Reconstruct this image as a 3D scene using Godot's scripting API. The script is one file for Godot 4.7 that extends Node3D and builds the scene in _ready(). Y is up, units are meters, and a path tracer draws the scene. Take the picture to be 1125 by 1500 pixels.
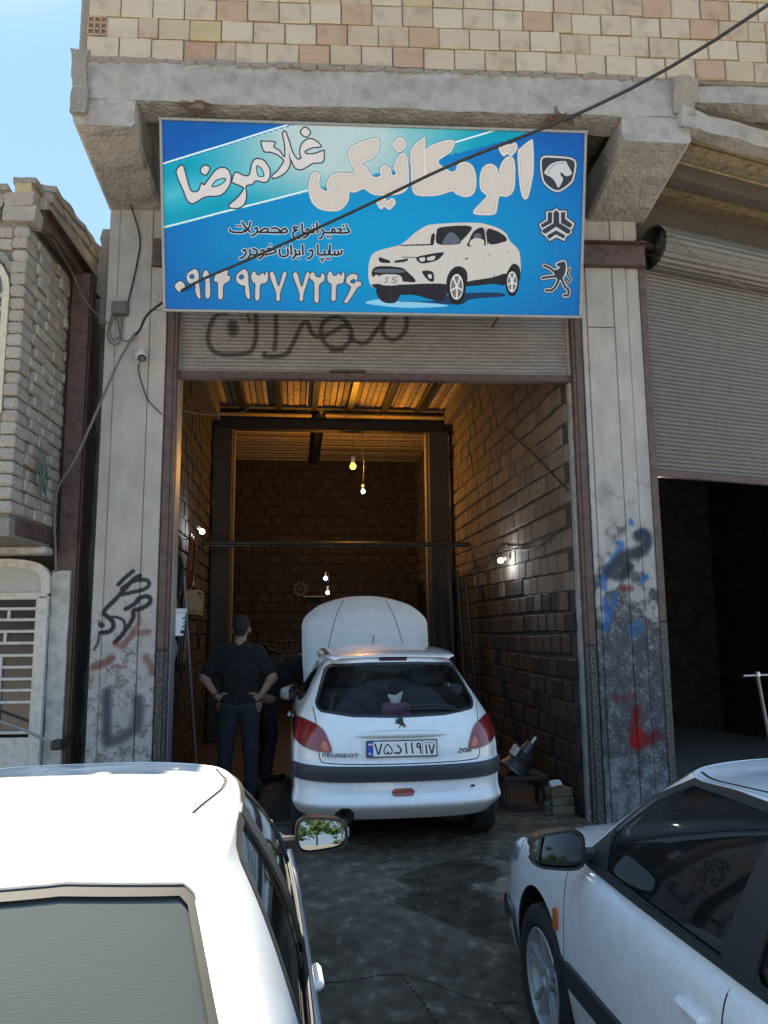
extends Node3D
# A workshop front under a blue sign, a white hatchback half inside the open bay, two parked saloons before it.
# World: x to the right along the shop front, y up, z towards the street; the pillars' front faces stand at z = 0.

var mats := {}
var rng := RandomNumberGenerator.new()
const BAY_TURN := 3.0          # the bay and the cars stand 3 degrees off the square of the front
const SIDE_TURN := 18.0       # the front of the next shop recedes
const FLOOR := 0.08

# ------------------------------------------------------------------ mesh building
class Shape:
	var v := PackedVector3Array()
	var n := PackedVector3Array()
	var t := PackedVector2Array()
	var xf := Transform3D()
	var has_uv := false

	func tri(a: Vector3, b: Vector3, c: Vector3, na = null, nb = null, nc = null, ua = null, ub = null, uc = null) -> void:
		var f := (b - a).cross(c - a)
		if f.length_squared() < 1e-16:
			return
		f = f.normalized()
		for k in [[a, na, ua], [c, nc, uc], [b, nb, ub]]:
			v.append(xf * k[0])
			n.append((xf.basis * (k[1] if k[1] != null else f)).normalized())
			t.append(k[2] if k[2] != null else Vector2.ZERO)
		if ua != null:
			has_uv = true

	func quad(a: Vector3, b: Vector3, c: Vector3, d: Vector3, u = null) -> void:
		if u == null:
			tri(a, b, c); tri(a, c, d)
		else:
			tri(a, b, c, null, null, null, u[0], u[1], u[2]); tri(a, c, d, null, null, null, u[0], u[2], u[3])

	func box(c: Vector3, s: Vector3, bevel := 0.0, turn := Basis()) -> void:
		var h := s / 2.0
		var b := minf(bevel, minf(h.x, minf(h.y, h.z)) * 0.9)
		var P := func(i: int, sx: float, sy: float, sz: float) -> Vector3:
			var q := Vector3(sx * (h.x - b), sy * (h.y - b), sz * (h.z - b))
			q[i] += [sx, sy, sz][i] * b
			return c + turn * q
		var S := [-1.0, 1.0]
		for s1 in S:
			for ax in 3:
				var q := []
				for k in [[-1, -1], [1, -1], [1, 1], [-1, 1]]:
					var w := [0.0, 0.0, 0.0]
					w[ax] = s1; w[(ax + 1) % 3] = float(k[0]) * s1; w[(ax + 2) % 3] = float(k[1])
					q.append(P.call(ax, w[0], w[1], w[2]))
				quad(q[0], q[1], q[2], q[3])
		if b <= 0.0:
			return
		for ax in 3:
			var a1 := (ax + 1) % 3
			var a2 := (ax + 2) % 3
			for s1 in S:
				for s2 in S:
					var w0 := [0.0, 0.0, 0.0]
					w0[ax] = -1.0; w0[a1] = s1; w0[a2] = s2
					var w1 := w0.duplicate()
					w1[ax] = 1.0
					var p0 = P.call(a1, w0[0], w0[1], w0[2])
					var p1 = P.call(a1, w1[0], w1[1], w1[2])
					var p2 = P.call(a2, w1[0], w1[1], w1[2])
					var p3 = P.call(a2, w0[0], w0[1], w0[2])
					if s1 * s2 > 0.0:
						quad(p0, p1, p2, p3)
					else:
						quad(p3, p2, p1, p0)
		for sx in S:
			for sy in S:
				for sz in S:
					var a = P.call(0, sx, sy, sz)
					var e = P.call(1, sx, sy, sz)
					var g = P.call(2, sx, sy, sz)
					if sx * sy * sz > 0.0:
						tri(a, e, g)
					else:
						tri(a, g, e)

	# a flat outline in the xy plane of `at`, pushed from z = 0 back to z = -depth, front edge chamfered
	func prism(poly: PackedVector2Array, depth: float, at := Transform3D(), chamfer := 0.0, uv_size := Vector2.ZERO) -> void:
		var p := poly
		if Geometry2D.is_polygon_clockwise(p):
			p.reverse()
		var f := p
		if chamfer > 0.0:
			var o := Geometry2D.offset_polygon(p, -chamfer, Geometry2D.JOIN_MITER)
			if o.size() == 1 and o[0].size() == p.size():
				f = PackedVector2Array(p)
				for i in p.size():
					var best := 0
					for j in o[0].size():
						if o[0][j].distance_squared_to(p[i]) < o[0][best].distance_squared_to(p[i]):
							best = j
					f[i] = o[0][best]
			else:
				chamfer = 0.0
		var old := xf
		xf = xf * at
		var T := Geometry2D.triangulate_polygon(f)
		for k in range(0, T.size(), 3):
			var q := [f[T[k]], f[T[k + 1]], f[T[k + 2]]]
			var cw := Geometry2D.is_polygon_clockwise(PackedVector2Array(q))
			if cw:
				q = [q[0], q[2], q[1]]
			var a := Vector3(q[0].x, q[0].y, 0)
			var b := Vector3(q[1].x, q[1].y, 0)
			var c := Vector3(q[2].x, q[2].y, 0)
			if uv_size != Vector2.ZERO:
				tri(a, b, c, null, null, null, q[0] / uv_size, q[1] / uv_size, q[2] / uv_size)
			else:
				tri(a, b, c)
			if depth > 0.0:
				var e := Vector3(0, 0, -depth)
				tri(c + e, b + e, a + e)
		for i in p.size():
			var j := (i + 1) % p.size()
			var a := Vector3(p[i].x, p[i].y, -chamfer)
			var b := Vector3(p[j].x, p[j].y, -chamfer)
			if chamfer > 0.0:
				quad(a, b, Vector3(f[j].x, f[j].y, 0), Vector3(f[i].x, f[i].y, 0))
			if depth > chamfer:
				var e := Vector3(0, 0, -depth + chamfer)
				quad(a + e, b + e, b, a)
		xf = old

	func loft(rings: Array, closed := true, cap0 := true, cap1 := true, smooth := true) -> void:
		var m: int = rings[0].size()
		var nr := []
		for i in rings.size():
			var row := PackedVector3Array()
			for k in m:
				var kn: int = (k + 1) % m if closed else mini(k + 1, m - 1)
				var kp: int = (k + m - 1) % m if closed else maxi(k - 1, 0)
				var du: Vector3 = rings[i][kn] - rings[i][kp]
				var dv: Vector3 = rings[mini(i + 1, rings.size() - 1)][k] - rings[maxi(i - 1, 0)][k]
				row.append(du.cross(dv).normalized())
			nr.append(row)
		for i in rings.size() - 1:
			for k in (m if closed else m - 1):
				var l: int = (k + 1) % m
				var a: Vector3 = rings[i][k]
				var b: Vector3 = rings[i][l]
				var c: Vector3 = rings[i + 1][l]
				var d: Vector3 = rings[i + 1][k]
				if smooth:
					tri(a, b, c, nr[i][k], nr[i][l], nr[i + 1][l]); tri(a, c, d, nr[i][k], nr[i + 1][l], nr[i + 1][k])
				else:
					quad(a, b, c, d)
		for e in [[cap0, 0], [cap1, rings.size() - 1]]:
			if e[0] and closed:
				var mid := Vector3.ZERO
				for q in rings[e[1]]:
					mid += q / m
				for k in m:
					var a: Vector3 = rings[e[1]][k]
					var b: Vector3 = rings[e[1]][(k + 1) % m]
					if e[1] == 0:
						tri(mid, b, a)
					else:
						tri(mid, a, b)

	func tube(path: Array, radius, seg := 8, caps := true) -> void:
		var rings := []
		var side := Vector3.ZERO
		for i in path.size():
			var d: Vector3 = (path[mini(i + 1, path.size() - 1)] - path[maxi(i - 1, 0)]).normalized()
			if side == Vector3.ZERO:
				side = d.cross(Vector3.UP if absf(d.y) < 0.9 else Vector3.RIGHT)
			side = (side - d * side.dot(d)).normalized()
			var up := side.cross(d)
			var r: float = radius[i] if radius is Array else radius
			var ring := PackedVector3Array()
			for k in seg:
				var a := TAU * k / seg
				ring.append(path[i] + (side * cos(a) - up * sin(a)) * r)
			rings.append(ring)
		loft(rings, true, caps, caps)

	# profile of (radius, height) points turned round the y axis of `at`
	func lathe(profile: Array, seg := 24, at := Transform3D()) -> void:
		var old := xf
		xf = xf * at
		var rings := []
		for q in profile:
			var ring := PackedVector3Array()
			for k in seg:
				var a := -TAU * k / seg
				ring.append(Vector3(cos(a) * q[0], q[1], sin(a) * q[0]))
			rings.append(ring)
		for i in rings.size() - 1:
			loft([rings[i], rings[i + 1]], true, false, false)
		xf = old

	func mesh() -> ArrayMesh:
		var a := []
		a.resize(Mesh.ARRAY_MAX)
		a[Mesh.ARRAY_VERTEX] = v
		a[Mesh.ARRAY_NORMAL] = n
		if has_uv:
			a[Mesh.ARRAY_TEX_UV] = t
		var m := ArrayMesh.new()
		m.add_surface_from_arrays(Mesh.PRIMITIVE_TRIANGLES, a)
		return m


# a smooth sheet through a net of points; u runs along a row, v from row to row
class Sheet:
	var rows := []
	var nu := 0
	var nv := 0
	var turned := false
	var probe := []
	var v_from := 0.0      # rows that find() looks in
	var v_to := 1e9

	func _init(net: Array, flip := false) -> void:
		rows = net; nv = net.size(); nu = net[0].size(); turned = flip

	static func cr(a: Vector3, b: Vector3, c: Vector3, d: Vector3, t: float) -> Vector3:
		return b + 0.5 * t * (c - a + t * (2.0 * a - 5.0 * b + 4.0 * c - d + t * (3.0 * (b - c) + d - a)))

	func along(row: int, u: float) -> Vector3:
		var r = rows[row]
		var i := clampi(int(u), 0, nu - 2)
		var b: Vector3 = r[i]
		var c: Vector3 = r[i + 1]
		var a: Vector3 = r[i - 1] if i > 0 else 2.0 * b - c
		var d: Vector3 = r[i + 2] if i < nu - 2 else 2.0 * c - b
		return cr(a, b, c, d, u - i)

	func at(u: float, v: float) -> Vector3:
		u = clampf(u, 0.0, nu - 1.0); v = clampf(v, 0.0, nv - 1.0)
		var j := clampi(int(v), 0, nv - 2)
		var b := along(j, u)
		var c := along(j + 1, u)
		var a := along(j - 1, u) if j > 0 else 2.0 * b - c
		var d := along(j + 2, u) if j < nv - 2 else 2.0 * c - b
		return cr(a, b, c, d, v - j)

	func normal(u: float, v: float) -> Vector3:
		var e := 0.02
		var m := (at(u + e, v) - at(u - e, v)).cross(at(u, v + e) - at(u, v - e)).normalized()
		return -m if turned else m

	# the place on the sheet whose coordinates ax0 and ax1 are p, looked for where u lies between u0 and u1
	func find(p: Vector2, ax0: int, ax1: int, u0: float, u1: float) -> Vector2:
		if probe.is_empty():
			for i in nu * 3 - 2:
				for j in nv * 3 - 2:
					probe.append([i / 3.0, j / 3.0, at(i / 3.0, j / 3.0)])
		var best := Vector2.ZERO
		var least := 1e9
		for q in probe:
			if q[0] >= u0 and q[0] <= u1 and q[1] >= v_from and q[1] <= v_to:
				var d := Vector2(q[2][ax0] - p.x, q[2][ax1] - p.y).length_squared()
				if d < least:
					least = d; best = Vector2(q[0], q[1])
		for k in 8:
			var o := at(best.x, best.y)
			var e := 0.01
			var du := (at(best.x + e, best.y) - at(best.x - e, best.y)) / (2.0 * e)
			var dv := (at(best.x, best.y + e) - at(best.x, best.y - e)) / (2.0 * e)
			var r := Vector2(p.x - o[ax0], p.y - o[ax1])
			var det: float = du[ax0] * dv[ax1] - dv[ax0] * du[ax1]
			if absf(det) < 1e-9:
				break
			var s := Vector2((r.x * dv[ax1] - dv[ax0] * r.y) / det, (du[ax0] * r.y - r.x * du[ax1]) / det)
			best = Vector2(clampf(best.x + clampf(s.x, -0.5, 0.5), maxf(u0, 0.0), minf(u1, nu - 1.0)), clampf(best.y + clampf(s.y, -0.5, 0.5), v_from, minf(v_to, nv - 1.0)))
		return best

	func outline(poly: PackedVector2Array, ax0: int, ax1: int, u0: float, u1: float) -> PackedVector2Array:
		var o := PackedVector2Array()
		for p in poly:
			o.append(find(p, ax0, ax1, u0, u1))
		return o

	# the sheet between u0..u1 and v0..v1 without the holes
	func skin(s: Shape, u0: float, u1: float, v0: float, v1: float, cu: int, cv: int, holes: Array = [], lift := 0.0, keep = null) -> void:
		var bounds := []
		for h in holes:
			bounds.append(box_of(h))
		var kb = box_of(keep) if keep != null else null
		var P := []
		for j in cv + 1:
			var row := []
			for i in cu + 1:
				row.append(null)
			P.append(row)
		var get_p := func(i: int, j: int) -> Array:
			if P[j][i] == null:
				var u := lerpf(u0, u1, float(i) / cu)
				var v := lerpf(v0, v1, float(j) / cv)
				var m := normal(u, v)
				P[j][i] = [at(u, v) + m * lift, m]
			return P[j][i]
		for j in cv:
			for i in cu:
				var a := Vector2(lerpf(u0, u1, float(i) / cu), lerpf(v0, v1, float(j) / cv))
				var c := Vector2(lerpf(u0, u1, float(i + 1) / cu), lerpf(v0, v1, float(j + 1) / cv))
				var cell := Rect2(a, c - a)
				if kb != null and not cell.intersects(kb):
					continue
				var pieces: Array = [PackedVector2Array([a, Vector2(c.x, a.y), c, Vector2(a.x, c.y)])]
				var cut := false
				if keep != null:
					pieces = Geometry2D.intersect_polygons(pieces[0], keep)
					cut = true
				for k in holes.size():
					if cell.intersects(bounds[k]):
						var left := []
						for q in pieces:
							left.append_array(Geometry2D.clip_polygons(q, holes[k]))
						pieces = left
						cut = true
				if not cut:
					var q := [get_p.call(i, j), get_p.call(i + 1, j), get_p.call(i + 1, j + 1), get_p.call(i, j + 1)]
					put(s, q[0], q[1], q[2]); put(s, q[0], q[2], q[3])
					continue
				for q in pieces:
					if q.size() < 3 or Geometry2D.is_polygon_clockwise(q):
						continue
					var T := Geometry2D.triangulate_polygon(q)
					var w := []
					for k in q:
						var m := normal(k.x, k.y)
						w.append([at(k.x, k.y) + m * lift, m])
					for k in range(0, T.size(), 3):
						put(s, w[T[k]], w[T[k + 1]], w[T[k + 2]])

	func put(s: Shape, a: Array, b: Array, c: Array) -> void:
		var f: Vector3 = (b[0] - a[0]).cross(c[0] - a[0])
		if f.dot(a[1] + b[1] + c[1]) >= 0.0:
			s.tri(a[0], b[0], c[0], a[1], b[1], c[1])
		else:
			s.tri(a[0], c[0], b[0], a[1], c[1], b[1])

	static func box_of(p: PackedVector2Array) -> Rect2:
		var r := Rect2(p[0], Vector2.ZERO)
		for q in p:
			r = r.expand(q)
		return r.grow(1e-4)

	# a piece of the sheet inside an outline, lifted, with an edge of that height
	func plate(s: Shape, o: PackedVector2Array, lift: float, fine := 0.25, edge := true) -> void:
		if Geometry2D.is_polygon_clockwise(o):
			o.reverse()
		var b := box_of(o)
		skin(s, b.position.x, b.end.x, b.position.y, b.end.y, maxi(1, ceili(b.size.x / fine)), maxi(1, ceili(b.size.y / fine)), [], lift, o)
		if not edge:
			return
		for i in o.size():
			var j := (i + 1) % o.size()
			var m0 := normal(o[i].x, o[i].y)
			var m1 := normal(o[j].x, o[j].y)
			var a := at(o[i].x, o[i].y)
			var c := at(o[j].x, o[j].y)
			s.quad(a - m0 * 0.004, c - m1 * 0.004, c + m1 * lift, a + m0 * lift)


func ring_between(outer: PackedVector2Array, inner: PackedVector2Array) -> Array:
	# quads of the band between two outlines with the same number of points
	var o := []
	for i in outer.size():
		var j := (i + 1) % outer.size()
		o.append(PackedVector2Array([outer[i], outer[j], inner[j], inner[i]]))
	return o


func curve(pts: Array, closed := true, steps := 6) -> PackedVector2Array:
	var o := PackedVector2Array()
	var m := pts.size()
	for i in (m if closed else m - 1):
		var a: Vector2 = pts[(i + m - 1) % m] if closed or i > 0 else pts[i]
		var b: Vector2 = pts[i]
		var c: Vector2 = pts[(i + 1) % m]
		var d: Vector2 = pts[(i + 2) % m] if closed or i < m - 2 else c
		for k in steps:
			o.append(b.cubic_interpolate(c, a, d, float(k) / steps))
	if not closed:
		o.append(pts[m - 1])
	return o


func curve3(pts: Array, steps := 6) -> Array:
	var o := []
	for i in pts.size() - 1:
		for k in steps:
			o.append(pts[i].cubic_interpolate(pts[i + 1], pts[maxi(i - 1, 0)], pts[mini(i + 2, pts.size() - 1)], float(k) / steps))
	o.append(pts[-1])
	return o


func rounded(pts: Array, r: float) -> PackedVector2Array:
	# the outline with its corners rounded to about r
	var p := PackedVector2Array(pts)
	if Geometry2D.is_polygon_clockwise(p):
		p.reverse()
	var a := Geometry2D.offset_polygon(p, -r, Geometry2D.JOIN_MITER)
	if a.is_empty():
		return p
	var b := Geometry2D.offset_polygon(a[0], r, Geometry2D.JOIN_ROUND)
	var o := PackedVector2Array()
	for q in b[0]:
		if o.is_empty() or o[-1].distance_to(q) > r * 0.12:
			o.append(q)
	return o


func dense(p: PackedVector2Array, step: float) -> PackedVector2Array:
	var o := PackedVector2Array()
	for i in p.size():
		var a := p[i]
		var b := p[(i + 1) % p.size()]
		var k := maxi(1, ceili(a.distance_to(b) / step))
		for j in k:
			o.append(a.lerp(b, float(j) / k))
	return o


func ribbon(line: PackedVector2Array, width: float) -> PackedVector2Array:
	var o := PackedVector2Array()
	var back := PackedVector2Array()
	for i in line.size():
		var d := (line[mini(i + 1, line.size() - 1)] - line[maxi(i - 1, 0)]).normalized().orthogonal() * width / 2.0
		o.append(line[i] + d)
		back.append(line[i] - d)
	back.reverse()
	o.append_array(back)
	return o


func rect(x: float, y: float, w: float, h: float) -> PackedVector2Array:
	return PackedVector2Array([Vector2(x, y), Vector2(x + w, y), Vector2(x + w, y + h), Vector2(x, y + h)])


func vv(flat: Array) -> Array:
	var o := []
	for i in range(0, flat.size(), 2):
		o.append(Vector2(flat[i], flat[i + 1]))
	return o


# ------------------------------------------------------------------ naming
func obj(called: String, s, m: Material, parent: Node = self) -> MeshInstance3D:
	var o := MeshInstance3D.new()
	o.name = called
	o.mesh = s.mesh() if s is Shape else s
	o.material_override = m
	parent.add_child(o, true)
	return o


func tag(o: Node, label: String, category: String, group := "") -> Node:
	o.set_meta("label", label)
	o.set_meta("category", category)
	if group:
		o.set_meta("group", group)
	return o


func thing(called: String, label: String, category: String, at := Vector3.ZERO, turn := 0.0, group := "") -> Node3D:
	var o := Node3D.new()
	o.name = called
	o.position = at
	o.rotation_degrees.y = turn
	add_child(o, true)
	tag(o, label, category, group)
	return o


func struct(called: String, s, m: Material) -> MeshInstance3D:
	var o := obj(called, s, m)
	o.set_meta("kind", "structure")
	return o


func holder(called: String, parent: Node, at := Vector3.ZERO) -> Node3D:
	var o := Node3D.new()
	o.name = called
	o.position = at
	parent.add_child(o, true)
	return o


func bay(p: Vector3) -> Vector3:
	return Basis(Vector3.UP, deg_to_rad(BAY_TURN)) * p


func side(p: Vector3) -> Vector3:
	return Vector3(2.84, 0, 0) + Basis(Vector3.UP, deg_to_rad(SIDE_TURN)) * p


# ------------------------------------------------------------------ materials
func noise_texture(seed_: int, freq: float, stops: Array, size := 512, octaves := 5, kind := FastNoiseLite.TYPE_SIMPLEX_SMOOTH) -> NoiseTexture2D:
	var f := FastNoiseLite.new()
	f.seed = seed_
	f.noise_type = kind
	f.frequency = freq
	f.fractal_octaves = octaves
	var g := Gradient.new()
	var off := PackedFloat32Array()
	var col := PackedColorArray()
	for q in stops:
		off.append(q[0])
		col.append(q[1] if q[1] is Color else Color(q[1], q[1], q[1]))
	g.offsets = off
	g.colors = col
	var t := NoiseTexture2D.new()
	t.width = size
	t.height = size
	t.seamless = true
	t.noise = f
	t.color_ramp = g
	return t


func col(r: float, g: float, b: float, a := 1.0) -> Color:
	# a base colour given as reflectance
	var c := Color(r, g, b).linear_to_srgb()
	c.a = a
	return c


func plain(called: String, c: Color, rough := 0.8, metal := 0.0) -> StandardMaterial3D:
	var m := StandardMaterial3D.new()
	m.resource_name = called
	m.albedo_color = c
	m.roughness = rough
	m.metallic = metal
	mats[called] = m
	return m


func grainy(called: String, c: Color, rough: float, tex: Texture2D, scale: float, bump: Texture2D = null, depth := 0.3, bump_scale := 0.0) -> StandardMaterial3D:
	var m := plain(called, c, rough)
	m.albedo_texture = tex
	m.uv1_triplanar = true
	m.uv1_world_triplanar = true
	m.uv1_scale = Vector3.ONE * scale
	if bump:
		m.heightmap_enabled = true
		m.heightmap_texture = bump
		m.heightmap_scale = depth
	return m


func stained(m: StandardMaterial3D, over: Texture2D, scale: float, mask: Texture2D) -> void:
	m.detail_enabled = true
	m.detail_albedo = over
	m.detail_mask = mask
	m.detail_blend_mode = BaseMaterial3D.BLEND_MODE_MIX
	m.detail_uv_layer = BaseMaterial3D.DETAIL_UV_2
	m.uv2_triplanar = true
	m.uv2_world_triplanar = true
	m.uv2_scale = Vector3.ONE * scale


func glass(called: String, tint: Color, alpha: float) -> StandardMaterial3D:
	var m := plain(called, Color(tint.r, tint.g, tint.b, alpha), 0.03)
	m.transparency = BaseMaterial3D.TRANSPARENCY_ALPHA
	m.metallic_specular = 0.42
	return m


func paint(called: String, c: Color, rough := 0.3) -> StandardMaterial3D:
	var m := plain(called, c, rough)
	m.clearcoat_enabled = true
	m.clearcoat = 1.0
	m.clearcoat_roughness = 0.04
	return m


func glow(called: String, c: Color, energy: float) -> StandardMaterial3D:
	var m := plain(called, Color.WHITE, 0.5)
	m.emission_enabled = true
	m.emission = c
	m.emission_energy_multiplier = energy
	return m


func _ready() -> void:
	# camera, sky, sun, exposure
	var cam := Camera3D.new()
	cam.name = "camera"
	cam.position = Vector3(0, 1.72, 6.6)
	cam.rotation_degrees = Vector3(8.5, -3.58, -0.5)
	cam.fov = 67.29
	cam.near = 0.05
	cam.far = 400.0
	cam.current = true
	add_child(cam)

	var sky_look := ProceduralSkyMaterial.new()
	sky_look.sky_top_color = Color(0.345, 0.445, 0.55)
	sky_look.sky_horizon_color = Color(0.47, 0.525, 0.555)
	sky_look.sky_curve = 0.16
	sky_look.sky_energy_multiplier = 1.0
	sky_look.ground_bottom_color = Color(0.30, 0.28, 0.25)
	sky_look.ground_horizon_color = Color(0.55, 0.56, 0.55)
	sky_look.use_debanding = false
	var sky := Sky.new()
	sky.sky_material = sky_look
	var env := Environment.new()
	env.background_mode = Environment.BG_SKY
	env.sky = sky
	env.tonemap_mode = Environment.TONE_MAPPER_LINEAR
	env.tonemap_exposure = 4.5
	env.sdfgi_enabled = true
	env.ssao_enabled = true
	env.ssil_enabled = true
	var world := WorldEnvironment.new()
	world.name = "daylight"
	world.environment = env
	add_child(world)

	var sun := DirectionalLight3D.new()
	sun.name = "sun"
	sun.light_color = Color(1.0, 0.95, 0.86)
	sun.light_energy = 1.6
	sun.light_angular_distance = 0.5
	sun.shadow_enabled = true
	sun.rotation_degrees = Vector3(-50, 180.0 + 31.0, 0)   # from behind the shops, over the low house on the left
	add_child(sun)

	rng.seed = 7
	make_materials()
	ground()
	workshop()
	bay_inside()
	next_shop()
	low_house()
	street_side()
	sign_board()
	hatchback()
	saloons()
	mechanic()
	small_things()
	bay_clutter()
	cables()


func make_materials() -> void:
	var soft := noise_texture(3, 0.012, [[0.0, 0.84], [0.45, 0.96], [0.6, 1.0], [1.0, 0.90]], 512, 7)
	var bumps := noise_texture(5, 0.05, [[0.0, 0.0], [1.0, 1.0]], 512, 6)
	var pits := noise_texture(8, 0.09, [[0.0, 0.0], [0.3, 0.75], [0.5, 0.9], [1.0, 1.0]], 512, 4)
	var blotch := noise_texture(11, 0.008, [[0.0, Color(0, 0, 0)], [0.45, Color(0.05, 0.05, 0.05)], [0.8, Color(0.8, 0.8, 0.8)], [1.0, Color(1, 1, 1)]], 512, 7)
	var dark_film := noise_texture(12, 0.03, [[0.0, Color(0.16, 0.14, 0.12, 0.30)], [1.0, Color(0.30, 0.27, 0.24, 0.22)]], 256, 4)
	var fine := noise_texture(21, 0.11, [[0.0, 0.78], [0.5, 1.0], [1.0, 0.84]], 512, 5)
	mats.soft = soft; mats.bumps = bumps; mats.pits = pits; mats.blotch = blotch; mats.dark_film = dark_film; mats.fine = fine

	stained(grainy("concrete", col(0.345, 0.33, 0.31), 0.92, soft, 0.7, bumps, 1.3), dark_film, 0.35, blotch)
	grainy("rough_concrete", col(0.31, 0.285, 0.25), 0.95, fine, 1.6, bumps, 2.2)
	grainy("dark_concrete", col(0.10, 0.09, 0.08), 0.95, soft, 0.9, pits, 0.5)  # a darker tone of concrete for slabs, ceiling and inner floor
	grainy("mortar", col(0.27, 0.25, 0.22), 0.95, fine, 2.0, bumps, 1.2)
	grainy("dark_mortar", col(0.055, 0.048, 0.042), 0.95, fine, 2.0, bumps, 1.2)
	grainy("old_plaster", col(0.50, 0.48, 0.44), 0.9, soft, 1.1, bumps, 0.6)
	stained(mats.old_plaster, dark_film, 1.3, blotch)
	grainy("brown_steel", col(0.105, 0.062, 0.052), 0.55, soft, 1.8, pits, 0.08)
	stained(mats.brown_steel, noise_texture(31, 0.05, [[0.0, Color(0.20, 0.12, 0.08, 0.8)], [1.0, Color(0.12, 0.07, 0.05, 0.5)]], 256, 4), 1.2, blotch)
	grainy("dirty_steel", col(0.11, 0.10, 0.095), 0.6, noise_texture(33, 0.04, [[0.0, 0.35], [0.5, 0.7], [0.62, 1.0], [0.7, 2.0], [1.0, 2.2]], 512, 6), 1.6, pits, 0.12)
	grainy("black_steel", col(0.025, 0.022, 0.02), 0.5, soft, 2.0, pits, 0.1)
	grainy("galvanised", col(0.30, 0.30, 0.29), 0.45, soft, 1.4)
	mats.galvanised.metallic = 0.35
	plain("bare_metal", col(0.45, 0.45, 0.46), 0.35, 0.9)
	plain("rusty_metal", col(0.14, 0.075, 0.045), 0.85, 0.2)
	plain("black_rubber", col(0.02, 0.02, 0.021), 0.75)
	plain("black_plastic", col(0.022, 0.023, 0.026), 0.45)
	plain("trim_plastic", col(0.030, 0.034, 0.042), 0.5)
	plain("dark_cavity", col(0.012, 0.012, 0.012), 0.9)
	plain("cable_black", col(0.02, 0.02, 0.021), 0.6)
	plain("cable_grey", col(0.13, 0.12, 0.11), 0.7)
	plain("white_plastic", col(0.62, 0.62, 0.60), 0.45)
	plain("chrome", col(0.75, 0.75, 0.76), 0.12, 1.0)
	plain("mirror_glass", col(0.34, 0.36, 0.38), 0.02, 1.0)

	# ribbed clay blocks, cream to pink
	var ribs := Image.create(64, 64, false, Image.FORMAT_L8)
	for y in 64:
		var s := 0.5 + 0.5 * sin(TAU * y / 8.0)
		for x in 64:
			ribs.set_pixel(x, y, Color(s, s, s))
	var rib := ImageTexture.create_from_image(ribs)
	var grain := noise_texture(41, 0.03, [[0.0, 0.70], [0.4, 0.92], [0.6, 1.0], [1.0, 0.82]], 512, 6)
	var tones := [col(0.50, 0.42, 0.315), col(0.465, 0.38, 0.275), col(0.53, 0.455, 0.35), col(0.455, 0.36, 0.265), col(0.44, 0.30, 0.21), col(0.41, 0.245, 0.175), col(0.45, 0.37, 0.21)]
	for k in tones.size():
		var m := grainy("clay_%s" % ["cream", "buff", "pale", "tan", "pink", "red", "yellow"][k], tones[k], 0.9, grain, 0.9 + 0.13 * k, rib, 0.45)
		m.uv1_offset = Vector3(0.37, 0.0, 0.61) * k
		m.uv1_scale = Vector3(1.15, 9.0, 1.15) * 0.0 + Vector3.ONE * (10.5)
		m.albedo_texture = null
		m.detail_enabled = true
		m.detail_albedo = noise_texture(50 + k, 0.02, [[0.0, Color(0.36, 0.27, 0.2, 0.38)], [0.30, Color(0.42, 0.33, 0.25, 0.12)], [0.55, Color(0.6, 0.5, 0.4, 0.0)], [0.8, Color(0.75, 0.68, 0.56, 0.18)], [1.0, Color(0.62, 0.42, 0.33, 0.30)]], 256, 6)
		m.detail_uv_layer = BaseMaterial3D.DETAIL_UV_2
		m.uv2_triplanar = true
		m.uv2_world_triplanar = true
		m.uv2_scale = Vector3.ONE * 0.9
	# bay walls: smoke-browned blocks, and oily ones near the floor
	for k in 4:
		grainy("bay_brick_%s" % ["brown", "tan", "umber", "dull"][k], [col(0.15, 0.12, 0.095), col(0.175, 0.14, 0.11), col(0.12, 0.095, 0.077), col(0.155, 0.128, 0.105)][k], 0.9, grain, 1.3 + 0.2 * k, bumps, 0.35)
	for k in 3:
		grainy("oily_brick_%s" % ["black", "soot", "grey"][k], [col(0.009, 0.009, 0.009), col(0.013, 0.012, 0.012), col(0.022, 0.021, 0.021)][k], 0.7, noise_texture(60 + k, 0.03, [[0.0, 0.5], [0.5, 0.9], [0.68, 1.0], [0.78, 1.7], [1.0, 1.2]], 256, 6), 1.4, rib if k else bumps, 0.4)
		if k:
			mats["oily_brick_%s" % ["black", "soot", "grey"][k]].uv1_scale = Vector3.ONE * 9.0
	# old hand-laid bricks of the low house
	for k in 4:
		grainy("house_brick_%s" % ["beige", "grey", "rose", "ash"][k], [col(0.42, 0.38, 0.325), col(0.37, 0.34, 0.30), col(0.40, 0.345, 0.30), col(0.45, 0.41, 0.36)][k], 0.95, fine, 1.7 + 0.2 * k, bumps, 1.5)
	# ceiling planks
	for k in 4:
		grainy("plank_%s" % ["pine", "honey", "grey", "dark"][k], [col(0.45, 0.34, 0.20), col(0.50, 0.385, 0.22), col(0.31, 0.27, 0.19), col(0.24, 0.185, 0.12)][k], 0.8, noise_texture(70 + k, 0.02, [[0.0, 0.6], [0.5, 0.95], [1.0, 0.75]], 256, 5), 1.1, bumps, 0.25)

	var coat := paint("white_paint", col(0.82, 0.83, 0.84), 0.35)
	coat.albedo_texture = noise_texture(141, 0.02, [[0.0, Color(0.955, 0.945, 0.93)], [0.4, Color(0.985, 0.98, 0.975)], [0.55, Color(1, 1, 1)], [1.0, Color(0.985, 0.98, 0.975)]], 512, 7)   # road dust
	coat.uv1_triplanar = true
	coat.uv1_scale = Vector3.ONE * 0.9
	coat.clearcoat_texture = noise_texture(142, 0.03, [[0.0, 0.55], [0.4, 0.9], [1.0, 1.0]], 256, 6)
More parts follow.
